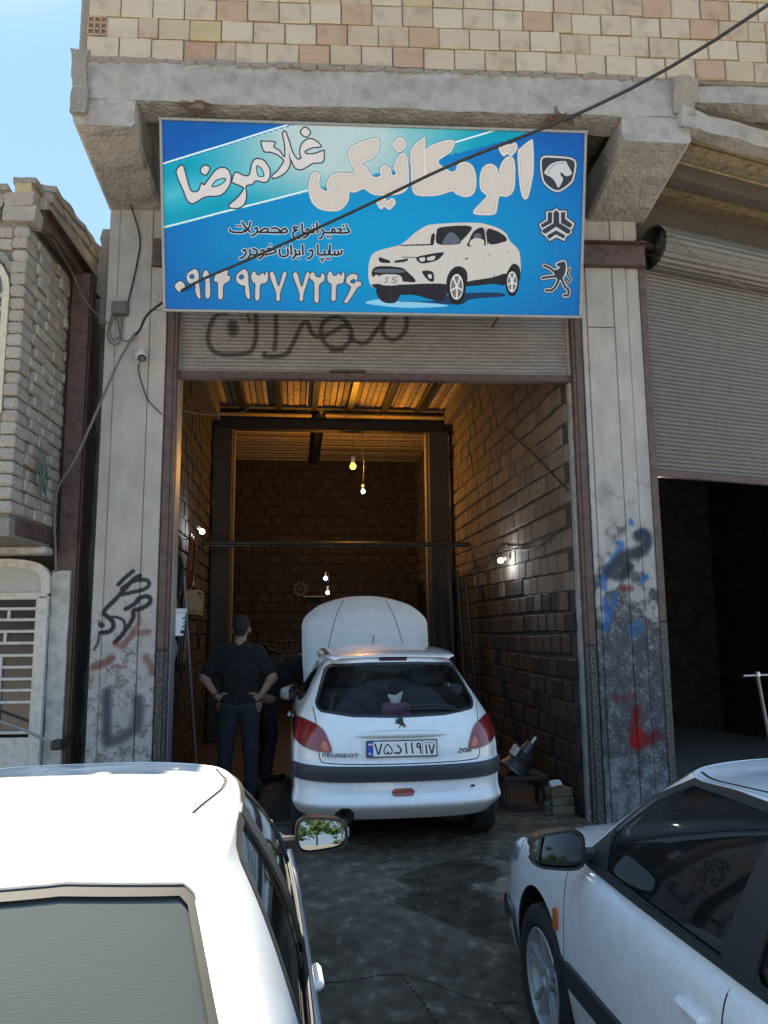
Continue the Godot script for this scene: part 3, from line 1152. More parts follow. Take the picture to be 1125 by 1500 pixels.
func bay_inside() -> void:
	var b := thing("workshop_bay", "deep brick bay with plank ceiling and steel posts inside the workshop", "workshop bay", Vector3.ZERO, BAY_TURN)
	var backing := Shape.new()
	backing.box(Vector3(2.243, 2.6, -4.58), Vector3(0.24, 5.4, 9.04))
	var right := obj("right_wall", backing, mats.dark_mortar, b)
	backing = Shape.new()
	backing.box(Vector3(-1.785, 2.6, -4.6), Vector3(0.24, 5.4, 9.0))
	var left := obj("left_wall", backing, mats.dark_mortar, b)
	backing = Shape.new()
	backing.box(Vector3(0.25, 2.6, -9.2), Vector3(4.3, 5.4, 0.24))
	var back := obj("back_wall", backing, mats.dark_mortar, b)
	# courses of blocks on the right wall, down to where they sink in oil
	var variants := []
	for k in 4:
		var s := Shape.new()
		s.box(Vector3.ZERO, Vector3(0.05, 0.172, 0.236), 0.010, Basis.from_euler(Vector3(0.006 * (k - 1.5), 0.008 * (k - 1.5), 0)))
		variants.append(s.mesh())
	var tone := ["brown", "tan", "umber", "dull"]
	var soot := ["black", "soot", "grey"]
	var far := Shape.new()
	var low_far := Shape.new()
	var made := 0
	var fn := FastNoiseLite.new()
	fn.seed = 5; fn.frequency = 0.9
	for row in 26:
		var y := 0.18 + row * 0.194
		var z := -0.17 - (0.125 if row % 2 else 0.0)
		var i := 0
		while z > -8.9:
			var sag := 0.018 * sin(z * 0.9 + row)
			var keep := z > -5.0 and y > 0.9 and made < 296
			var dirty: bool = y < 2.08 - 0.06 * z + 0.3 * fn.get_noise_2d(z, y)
			if keep:
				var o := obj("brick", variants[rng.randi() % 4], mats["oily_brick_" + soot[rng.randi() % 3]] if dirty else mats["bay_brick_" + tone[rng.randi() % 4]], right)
				o.position = Vector3(2.128 + rng.randf_range(-0.005, 0.005), y + sag + rng.randf_range(-0.006, 0.006), z)
				made += 1
			else:
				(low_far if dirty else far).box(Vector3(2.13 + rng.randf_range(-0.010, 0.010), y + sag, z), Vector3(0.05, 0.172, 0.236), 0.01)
			z -= 0.25 + rng.randf_range(-0.003, 0.01)
			i += 1
	obj("far_bricks", far, mats.bay_brick_umber, right).set_meta("kind", "stuff")
	obj("low_bricks", low_far, mats.oily_brick_soot, right).set_meta("kind", "stuff")
	if not mats.has("dimmed_brick"):
		grainy("dimmed_brick", col(0.068, 0.055, 0.046), 0.9, noise_texture(145, 0.02, [[0.0, 0.5], [0.5, 0.75], [0.75, 0.9], [1.0, 0.65]], 512, 5), 0.35, mats.bumps, 0.35)  # brick colour lowered all over, putting the unlit bay's dimness into the walls
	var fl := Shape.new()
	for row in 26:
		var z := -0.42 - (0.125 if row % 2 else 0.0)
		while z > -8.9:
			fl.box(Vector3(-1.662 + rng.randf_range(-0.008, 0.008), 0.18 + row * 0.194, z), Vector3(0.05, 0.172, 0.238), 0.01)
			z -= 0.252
	obj("left_bricks", fl, mats.dimmed_brick, left).set_meta("kind", "stuff")
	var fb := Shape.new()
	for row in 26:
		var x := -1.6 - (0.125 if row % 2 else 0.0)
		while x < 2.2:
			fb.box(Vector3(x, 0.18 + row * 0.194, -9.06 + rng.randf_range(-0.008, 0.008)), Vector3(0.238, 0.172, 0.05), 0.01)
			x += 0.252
	obj("back_bricks", fb, mats.dimmed_brick, back).set_meta("kind", "stuff")
	# ceiling: slab, steel joists, boards along the front half and across the rear half
	var s := Shape.new()
	s.box(Vector3(0.25, 5.28, -4.75), Vector3(4.3, 0.2, 9.0))
	var ceiling := obj("ceiling", s, mats.dark_concrete, b)
	var names := ["pine", "honey", "pine", "dark", "grey"]
	for k in 8:
		var x := -1.72 + k * 0.548
		var j := Shape.new()
		j.box(Vector3(x, 5.13, -2.7), Vector3(0.10, 0.13, 4.9), 0.006)
		obj("joist", j, mats.black_steel, ceiling)
		if k < 7:
			for i in 5:
				var p := Shape.new()
				var w := 0.078 + 0.006 * ((i * 7 + k * 3) % 3 - 1)
				p.box(Vector3(x + 0.092 + i * 0.0905, 5.155 + 0.006 * ((i + k) % 3), -2.7), Vector3(w, 0.02, 4.9), 0.004)
				obj("ceiling_board", p, mats["plank_" + names[(i * 3 + k * 2) % 5]], ceiling)
	for k in 2:
		for i in 24:
			var p := Shape.new()
			p.box(Vector3([-0.86, 1.16][k], 5.10 + 0.01 * ((i * 5 + k) % 3), -5.5 - i * 0.148), Vector3(1.5 if k == 0 else 2.1, 0.022, 0.125 + 0.008 * (i % 2)), 0.004)
			obj("ceiling_board", p, mats["plank_" + names[(i * 2 + k) % 5]], ceiling)
	s = Shape.new()
	s.box(Vector3(0.0, 5.07, -7.2), Vector3(0.1, 0.1, 3.5), 0.005)
	obj("joist", s, mats.black_steel, ceiling)
	# the cross beam on its two posts
	s = Shape.new()
	s.box(Vector3(0.25, 4.865, -5.2), Vector3(3.8, 0.17, 0.03), 0.003)
	s.box(Vector3(0.25, 4.955, -5.2), Vector3(3.8, 0.018, 0.16), 0.003)
	s.box(Vector3(0.25, 4.775, -5.2), Vector3(3.8, 0.018, 0.16), 0.003)
	obj("cross_beam", s, mats.black_steel, b)
	s = Shape.new()
	s.box(Vector3(1.88, 2.42, -5.22), Vector3(0.32, 4.70, 0.24), 0.012)
	obj("post", s, grainy("post_brown", col(0.075, 0.06, 0.05), 0.8, mats.soft, 1.2, mats.pits, 0.4), b)
	s = Shape.new()
	s.box(Vector3(1.702, 2.42, -5.26), Vector3(0.03, 4.70, 0.16), 0.004)
	obj("post_flange", s, mats.plank_dark, b)
	s = Shape.new()
	s.box(Vector3(-1.46, 2.42, -5.22), Vector3(0.28, 4.70, 0.24), 0.012)
	obj("post", s, mats.post_brown, b)
	s = Shape.new()
	s.box(Vector3(-1.305, 2.42, -5.27), Vector3(0.025, 4.70, 0.16), 0.004)
	obj("post_flange", s, mats.plank_dark, b)
	s = Shape.new()
	s.box(Vector3(2.06, 5.0, -2.7), Vector3(0.16, 0.22, 4.9), 0.01)
	obj("wall_plate", s, mats.dark_concrete, b)
	s = Shape.new()
	s.box(Vector3(-1.6, 5.0, -2.7), Vector3(0.16, 0.22, 4.9), 0.01)
	obj("wall_plate", s, mats.dark_concrete, b)
	s = Shape.new()
	s.tube([Vector3(-1.62, 2.87, -4.0), Vector3(0.2, 2.865, -4.0), Vector3(2.10, 2.86, -4.0)], 0.028, 10)
	s.box(Vector3(0.25, 2.84, -4.02), Vector3(3.6, 0.03, 0.03), 0.003)
	obj("cross_pipe", s, mats.black_steel, b)


func next_shop() -> void:
	var b := thing("next_shop", "next shop with grey roller shutter half raised over a dark room", "shop", side(Vector3.ZERO), SIDE_TURN)
	var s := Shape.new()
	s.xf = b.transform.affine_inverse() * Transform3D(Basis(Vector3.UP, deg_to_rad(BAY_TURN)), Vector3.ZERO)
	s.box(Vector3(4.9, 2.6, -6.6), Vector3(5.0, 5.6, 0.2))
	s.box(Vector3(2.50, 2.6, -3.6), Vector3(0.2, 5.6, 6.2))
	s.box(Vector3(7.2, 2.6, -4.2), Vector3(0.2, 5.6, 5.2))
	s.box(Vector3(4.9, 5.5, -3.9), Vector3(5.0, 0.2, 6.0))
	obj("room_walls", s, mats.dimmed_brick, b)  # walls coloured dark in place of the room's own shade
	s = Shape.new()
	s.box(Vector3(2.1, FLOOR - 0.05, -2.9), Vector3(5.0, 0.1, 6.0))
	obj("room_floor", s, mats.dark_concrete, b)
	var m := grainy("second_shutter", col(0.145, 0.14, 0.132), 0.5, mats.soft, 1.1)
	m.metallic = 0.15
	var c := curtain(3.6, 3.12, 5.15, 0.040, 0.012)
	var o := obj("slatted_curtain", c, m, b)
	o.position = Vector3(0.03, 0, -0.10)
	o.set_meta("kind", "stuff")
	s = Shape.new()
	s.box(Vector3(1.85, 3.085, -0.09), Vector3(3.6, 0.07, 0.05), 0.006)
	obj("bottom_bar", s, mats.brown_steel, b)
	for part in 2:
		var y0: float = [1.75, 0.05][part]
		var y1: float = [5.2, 1.745][part]
		s = Shape.new()
		s.box(Vector3(0.0, (y0 + y1) / 2, -0.03), Vector3(0.075, y1 - y0, 0.07), 0.004)
		obj("guide_rail", s, [mats.brown_steel, mats.dirty_steel][part], b)
	# the rolled-up part of the curtain: a drum of slats with an open end
	s = Shape.new()
	var ring0 := PackedVector3Array()
	var ring1 := PackedVector3Array()
	for k in 108:
		var a := -TAU * k / 108.0
		var r := 0.205 + 0.007 * cos(k * TAU / 4.5)
		ring0.append(Vector3(0.13, 5.24 + sin(a) * r, 0.0 + cos(a) * r))
		ring1.append(Vector3(3.7, 5.24 + sin(a) * r, 0.0 + cos(a) * r))
	s.loft([ring0, ring1], true, false, true)
	obj("rolled_curtain", s, m, b)
	s = Shape.new()
	var coil0 := PackedVector3Array()
	var coil1 := PackedVector3Array()
	for k in 90:
		var a := -TAU * k / 18.0
		var r := 0.196 - 0.026 * k / 18.0 + 0.004 * cos(k * 2.0)
		coil0.append(Vector3(0.12 + 0.012 * sin(k * 1.7), 5.24 + sin(a) * r, cos(a) * r))
		coil1.append(Vector3(0.6, 5.24 + sin(a) * r, cos(a) * r))
	s.loft([coil0, coil1], false, false, false)
	obj("coil_end", s, mats.dirty_steel, b)
	s = Shape.new()
	s.tube([Vector3(-0.05, 5.24, 0), Vector3(0.7, 5.24, 0)], 0.045, 12)
	obj("shutter_axle", s, mats.black_steel, b)
	# boards, joists and slab of the soffit that follows this front
	for k in 11:
		var p := Shape.new()
		p.box(Vector3(1.9, 5.93 - 0.01 * (k % 3), 0.80 - k * 0.125), Vector3(4.6, 0.024, 0.112), 0.004)
		obj("soffit_board", p, mats["plank_" + ["honey", "honey", "pine", "grey", "pine", "dark", "grey", "pine", "dark", "grey", "dark"][k]], b)
	s = Shape.new()
	s.box(Vector3(1.9, 6.0, -0.1), Vector3(4.6, 0.1, 2.0))
	obj("overhang_slab", s, mats.dark_concrete, b)
	s = Shape.new()
	cast_block(s, Vector3(2.0, 5.84, 0.90), Vector3(4.7, 0.16, 0.14), 0.03, 0.1, 15)
	obj("edge_beam", s, mats.concrete, b)
	for z in [0.27, -0.33]:
		s = Shape.new()
		s.box(Vector3(1.9, 5.84, z), Vector3(4.6, 0.16, 0.14), 0.006)
		obj("joist", s, mats.dark_concrete, b)
	s = Shape.new()
	s.box(Vector3(2.0, 5.62, -0.3), Vector3(4.4, 0.55, 0.1))
	obj("lintel_wall", s, mats.dark_concrete, b)


func low_house() -> void:
	var b := thing("brick_house", "low old house of worn beige brick with arched upstairs window", "house")
	var s := Shape.new()
	s.box(Vector3(-4.6, 3.785, 0.20), Vector3(4.36, 2.55, 1.22))
	s.box(Vector3(-2.3, 2.65, -1.05), Vector3(0.7, 5.3, 0.5))
	s.box(Vector3(-4.6, 2.5, -2.4), Vector3(4.3, 5.0, 3.8))
	var wall := obj("upper_wall", s, mats.mortar, b)
	s = Shape.new()
	s.box(Vector3(-5.9, 1.27, -0.20), Vector3(4.0, 2.52, 0.36))
	obj("lower_wall", s, mats.old_plaster, b)
	var variants := []
	for k in 6:
		var v := Shape.new()
		v.box(Vector3.ZERO, Vector3(0.207, 0.089, 0.11), 0.011 + 0.003 * (k % 3), Basis.from_euler(Vector3(0.02 * (k % 2), 0.012 * (k - 2), 0.014 * (k - 3))))
		variants.append(v.mesh())
	var tone := ["beige", "grey", "rose", "ash"]
	for row in 23:
		var y := 2.62 + row * 0.0985
		var sag := 0.0
		# corner brick on the front, stretchers along the return
		var o := obj("brick", variants[rng.randi() % 6], mats["house_brick_" + tone[rng.randi() % 4]], wall)
		o.position = Vector3(-2.445, y, 0.755 + rng.randf_range(0, 0.012))
		o.rotation.y = PI / 2
		o.rotation.x = 0.0
		for k in 4:
			var q := obj("brick", variants[rng.randi() % 6], mats["house_brick_" + tone[rng.randi() % 4]], wall)
			q.position = Vector3(-2.435 + rng.randf_range(-0.012, 0.012), y + rng.randf_range(-0.005, 0.005), 0.545 - k * 0.21 - (0.06 if row % 2 else 0.0))
			q.rotation.y = PI / 2 + rng.randf_range(-0.02, 0.02)
			q.rotation.z = 0.0
		if row < 6 or row > 20:
			for k in 5:
				var q := obj("brick", variants[rng.randi() % 6], mats["house_brick_" + tone[rng.randi() % 4]], wall)
				q.position = Vector3(-2.61 - k * 0.215, y, 0.785)
	# arched window of the upper floor
	var win := holder("arched_window", b, Vector3(-2.97, 3.33, 0.865))
	var outer := PackedVector2Array([Vector2(-0.47, 0), Vector2(0.47, 0)])
	var inner := PackedVector2Array([Vector2(-0.42, 0.05), Vector2(0.42, 0.05)])
	for k in 13:
		var a := PI * k / 12.0
		var top := 1.0 + 0.16 * pow(sin(a), 6.0)
		outer.append(Vector2(0.47 * cos(a), 0.98 + 0.36 * sin(a) * top))
		inner.append(Vector2(0.42 * cos(a), 0.98 + 0.31 * sin(a) * top))
	var fr := Shape.new()
	for i in outer.size():
		var j := (i + 1) % outer.size()
		fr.prism(PackedVector2Array([outer[i], outer[j], inner[j], inner[i]]), 0.07)
	obj("window_frame", fr, grainy("cream_frame", col(0.50, 0.45, 0.34), 0.6, mats.soft, 2.0), win)
	var pane := Shape.new()
	pane.prism(inner, 0.006, Transform3D(Basis(), Vector3(0, 0, -0.040)))
	obj("pane", pane, plain("old_pane", col(0.10, 0.11, 0.12), 0.08), win)
	for q in [[0.0, 0.93, 0.86, 0.035], [0.0, 0.82, 0.86, 0.035], [0.0, 0.58, 0.86, 0.02], [0.0, 0.33, 0.86, 0.02]]:
		var g := Shape.new()
		g.box(Vector3(q[0], q[1], -0.025), Vector3(q[2], q[3], 0.03), 0.004)
		obj("glazing_bar", g, mats.cream_frame, win)
	for x in [-0.28, 0.0, 0.36]:
		var g := Shape.new()
		g.box(Vector3(x, 0.44, -0.024), Vector3(0.025, 0.80, 0.032), 0.004)
		obj("glazing_bar", g, mats.cream_frame, win)
	s = Shape.new()
	for k in 15:
		var a := PI * k / 14.0
		s.box(Vector3(-2.97 + 0.51 * cos(a), 4.31 + 0.42 * sin(a), 0.82), Vector3(0.06, 0.10, 0.07), 0.012, Basis(Vector3.BACK, a))
	obj("arch_plaster", s, mats.rough_concrete, b)
	# parapet: larger worn blocks, coping that runs back along the return
	for k in 9:
		for r in 2:
			var p := Shape.new()
			cast_block(p, Vector3(-2.47 - k * [0.27, 0.24][r], 4.93 + 0.125 * r, 0.78), Vector3([0.25, 0.22][r], 0.115, 0.16), 0.035, 0.06, 20 + k + 20 * r)
			obj("parapet_block", p, mats["house_brick_" + tone[(k * 3 + 1 + r) % 4]], b)
	s = Shape.new()
	cast_block(s, Vector3(-2.45, 5.155, 0.77), Vector3(0.13, 0.085, 0.16), 0.02, 0.05, 61)
	obj("parapet_block", s, mats.clay_yellow, b)
	s = Shape.new()
	cast_block(s, Vector3(-2.45, 5.215, 0.77), Vector3(0.16, 0.05, 0.18), 0.03, 0.05, 62)
	obj("coping", s, mats.rough_concrete, b)
	s = Shape.new()
	cast_block(s, Vector3(-3.6, 5.13, 0.76), Vector3(2.1, 0.05, 0.24), 0.03, 0.08, 63)
	obj("coping", s, mats.rough_concrete, b)
	for k in 7:
		for r in 2:
			var p := Shape.new()
			cast_block(p, Vector3(-2.40 + 0.02 * r, 5.125 + r * 0.105 + 0.02 * k, 0.56 - k * 0.235 - 0.05 * r), Vector3(0.14, 0.095, 0.215), 0.03, 0.06, 70 + k * 3 + r)
			obj("parapet_block", p, mats["house_brick_" + tone[(k + r * 2) % 4]], b)
	s = Shape.new()
	s.xf = Transform3D(Basis(Vector3.RIGHT, 0.085), Vector3(-2.39, 5.335, -0.1))
	cast_block(s, Vector3.ZERO, Vector3(0.20, 0.06, 1.5), 0.05, 0.07, 95)
	obj("coping", s, mats.rough_concrete, b)
	# steel: a channel under the parapet return, a column below it
	s = Shape.new()
	s.box(Vector3(-2.36, 4.97, 0.05), Vector3(0.012, 0.20, 1.25), 0.003)
	s.box(Vector3(-2.335, 5.068, 0.05), Vector3(0.07, 0.012, 1.25), 0.003)
	s.box(Vector3(-2.32, 4.872, 0.05), Vector3(0.10, 0.012, 1.25), 0.003)
	obj("steel_channel", s, mats.brown_steel, b)
	s = Shape.new()
	s.box(Vector3(-2.275, 2.45, -0.06), Vector3(0.19, 4.86, 0.02), 0.003)
	s.box(Vector3(-2.19, 2.45, -0.11), Vector3(0.025, 4.86, 0.12), 0.003)
	s.box(Vector3(-2.36, 2.45, -0.11), Vector3(0.025, 4.86, 0.12), 0.003)
	obj("steel_column", s, mats.brown_steel, b)
	s = Shape.new()
	cast_block(s, Vector3(-2.10, 4.95, -0.45), Vector3(0.16, 0.9, 0.4), 0.07, 0.08, 97)
	cast_block(s, Vector3(-2.10, 2.3, -0.62), Vector3(0.22, 4.7, 0.3), 0.05, 0.12, 98)
	obj("gap_rubble", s, mats.rough_concrete, b)
	s = Shape.new()
	cast_block(s, Vector3(-2.305, 1.1, -0.035), Vector3(0.145, 2.22, 0.035), 0.010, 0.06, 99)
	obj("plastered_pier", s, mats.old_plaster, b)
	# ledge over the door
	s = Shape.new()
	s.box(Vector3(-3.6, 2.47, 0.42), Vector3(2.40, 0.14, 0.84), 0.006)
	obj("ledge", s, mats.rough_concrete, b)
	s = Shape.new()
	s.box(Vector3(-2.394, 2.49, 0.37), Vector3(0.02, 0.125, 0.72), 0.004)
	obj("ledge_plate", s, mats.brown_steel, b)
	s = Shape.new()
	s.box(Vector3(-3.3, 2.365, 0.10), Vector3(1.86, 0.06, 0.2), 0.012)
	obj("ledge_moulding", s, mats.old_plaster, b)
	house_door(b)


func house_door(b: Node3D) -> void:
	var d := holder("door", b, Vector3(-3.02, 0, 0.0))
	var fm := grainy("door_paint", col(0.60, 0.575, 0.52), 0.5, mats.soft, 1.6)
	var s := Shape.new()
	for q in [[-0.60, 1.0, 0.08, 2.0], [0.595, 1.0, 0.08, 2.0], [0.0, 2.0, 1.24, 0.06]]:
		s.box(Vector3(q[0], q[1], 0.0), Vector3(q[2], q[3], 0.06), 0.006)
	var arch_o := []
	var arch_i := []
	for k in 17:
		var t := k / 16.0
		var a := PI * t
		arch_o.append(Vector2(signf(cos(a)) * 0.64 * pow(absf(cos(a)), 0.45), 2.02 + 0.29 * pow(sin(a), 0.45)))
		arch_i.append(Vector2(signf(cos(a)) * 0.575 * pow(absf(cos(a)), 0.45), 2.02 + 0.225 * pow(sin(a), 0.45)))
	for k in 16:
		s.prism(PackedVector2Array([arch_o[k], arch_o[k + 1], arch_i[k + 1], arch_i[k]]), 0.06, Transform3D(Basis(), Vector3(0, 0, 0.03)))
	obj("door_frame", s, fm, d)
	var fan := PackedVector2Array(arch_i)
	s = Shape.new()
	s.prism(fan, 0.006, Transform3D(Basis(), Vector3(0, 0, 0.0)))
	obj("fanlight", s, plain("frosted_pane", col(0.42, 0.42, 0.40), 0.25), d)
	# the leaf: a flat lower panel and panes between bars
	s = Shape.new()
	s.box(Vector3(0, 0.43, -0.005), Vector3(1.11, 0.86, 0.03), 0.006)
	obj("door_panel", s, fm, d)
	var rows := [1.985, 1.895, 1.805, 1.71, 1.615, 1.515, 1.42, 1.325, 1.235, 1.14, 0.90]
	var splits := [[], [0.32], [], [0.30], [], [-0.28, 0.0, 0.28], [-0.28, 0.0, 0.28], [-0.28, 0.0, 0.28], [-0.28, 0.0, 0.28], [-0.28, 0.0, 0.28]]
	for k in 11:
		s = Shape.new()
		s.box(Vector3(0, rows[k], 0.005), Vector3(1.12, 0.024, 0.03), 0.004)
		obj("door_bar", s, fm, d)
	var pm := plain("door_pane", col(0.035, 0.036, 0.038), 0.12)
	for k in 10:
		var xs: Array = [-0.555] + splits[k] + [0.555]
		for i in xs.size() - 1:
			var p := Shape.new()
			p.box(Vector3((xs[i] + xs[i + 1]) / 2, (rows[k] + rows[k + 1]) / 2, -0.012), Vector3(xs[i + 1] - xs[i] - 0.01, rows[k] - rows[k + 1] - 0.01, 0.008))
			obj("pane", p, pm, d)
			if i > 0:
				var g := Shape.new()
				g.box(Vector3(xs[i], (rows[k] + rows[k + 1]) / 2, 0.004), Vector3(0.022, rows[k] - rows[k + 1] - 0.02, 0.028), 0.004)
				obj("door_bar", g, fm, d)
	for x in [-0.55, 0.55]:
		s = Shape.new()
		s.box(Vector3(x, 1.0, 0.003), Vector3(0.03, 2.0, 0.035), 0.004)
		obj("door_stile", s, fm, d)


func street_side() -> void:
	# across the street, out of direct view: a thickened tree row over a sunlit wall
	var s := Shape.new()
	s.box(Vector3(0, 0.4, 24.0), Vector3(60, 1.3, 0.3), 0.02)
	tag(obj("garden_wall", s, mats.rough_concrete), "long pale garden wall across the street, behind the viewer", "wall")
	var bark := grainy("bark", col(0.09, 0.07, 0.05), 0.9, mats.fine, 1.5, mats.bumps, 2.0)
	var leaf := plain("tree_leaf", col(0.055, 0.10, 0.03), 0.6)
	leaf.backlight_enabled = true
	leaf.backlight = Color(0.15, 0.25, 0.05)
	for k in 9:  # trees added until the row is dense, to cut light into the bay
		var at := Vector3(-15.0 + 3.7 * k + 0.6 * sin(k * 5.0), -0.19, 26.5 + 1.2 * sin(k * 3.0))
		var t := thing("screening_tree", "leafy tree beyond the garden wall, in an unseen row thickened to dim the bay", "tree", at, 0.0, "trees across the street")
		var h: float = [6.8, 5.6, 7.2, 6.2, 5.4, 7.0, 6.4, 5.8, 6.6][k]
		var tr := Shape.new()
		tr.tube([Vector3.ZERO, Vector3(0.05, h * 0.3, 0), Vector3(-0.03, h * 0.6, 0.05), Vector3(0, h * 0.85, 0)], [0.16, 0.12, 0.08, 0.03], 8)
		for i in 5:
			var a := TAU * i / 5.0 + k
			tr.tube([Vector3(0, h * (0.4 + 0.07 * i), 0), Vector3(cos(a) * h * 0.12, h * (0.55 + 0.06 * i), sin(a) * h * 0.12), Vector3(cos(a) * h * 0.24, h * (0.66 + 0.05 * i), sin(a) * h * 0.24)], [0.05, 0.035, 0.012], 6)
		obj("trunk", tr, bark, t)
		var cr := Shape.new()
		for c in 14:
			var mid := Vector3(rng.randfn(0, 0.19) * h, h * (0.58 + rng.randfn(0, 0.17)), rng.randfn(0, 0.15) * h)
			for i in 110:
				var p := mid + Vector3(rng.randfn(0, 0.06), rng.randfn(0, 0.045), rng.randfn(0, 0.06)) * h
				var q := Basis.from_euler(Vector3(rng.randf() * TAU, rng.randf() * TAU, 0)) * 0.15
				cr.quad(p - q.x - q.y * 0.6, p + q.x - q.y * 0.6, p + q.x + q.y * 0.6, p - q.x + q.y * 0.6)
		obj("crown", cr, leaf, t).set_meta("kind", "stuff")


# ------------------------------------------------------------------ the sign
func fill(img: Image, poly: PackedVector2Array, c: Color) -> void:
	# scanline fill
	var box := Sheet.box_of(poly)
	for y in range(maxi(0, int(box.position.y)), mini(img.get_height() - 1, int(box.end.y)) + 1):
		var xs := []
		var fy := y + 0.5
		for i in poly.size():
			var a := poly[i]
			var b := poly[(i + 1) % poly.size()]
			if (a.y <= fy) != (b.y <= fy):
				xs.append(a.x + (fy - a.y) * (b.x - a.x) / (b.y - a.y))
		xs.sort()
		for k in range(0, xs.size() - 1, 2):
			var x0 := maxi(0, roundi(xs[k]))
			var x1 := mini(img.get_width(), roundi(xs[k + 1]))
			if x1 > x0:
				img.fill_rect(Rect2i(x0, y, x1 - x0, 1), c)


func letter(img: Image, flat: Array, grow: float, c: Color, soft := true) -> void:
	var p := curve(vv(flat), true, 4) if soft else PackedVector2Array(vv(flat))
	if grow != 0.0:
		for q in Geometry2D.offset_polygon(p, grow, Geometry2D.JOIN_ROUND):
			fill(img, q, c)
	else:
		fill(img, p, c)


func pen(img: Image, flat: Array, width: float, c: Color, soft := true) -> void:
	var p := curve(vv(flat), false, 4) if soft else PackedVector2Array(vv(flat))
	for i in p.size() - 1:
		for q in Geometry2D.offset_polyline(p.slice(i, i + 2), width / 2.0, Geometry2D.JOIN_ROUND, Geometry2D.END_ROUND):
			fill(img, q, c)


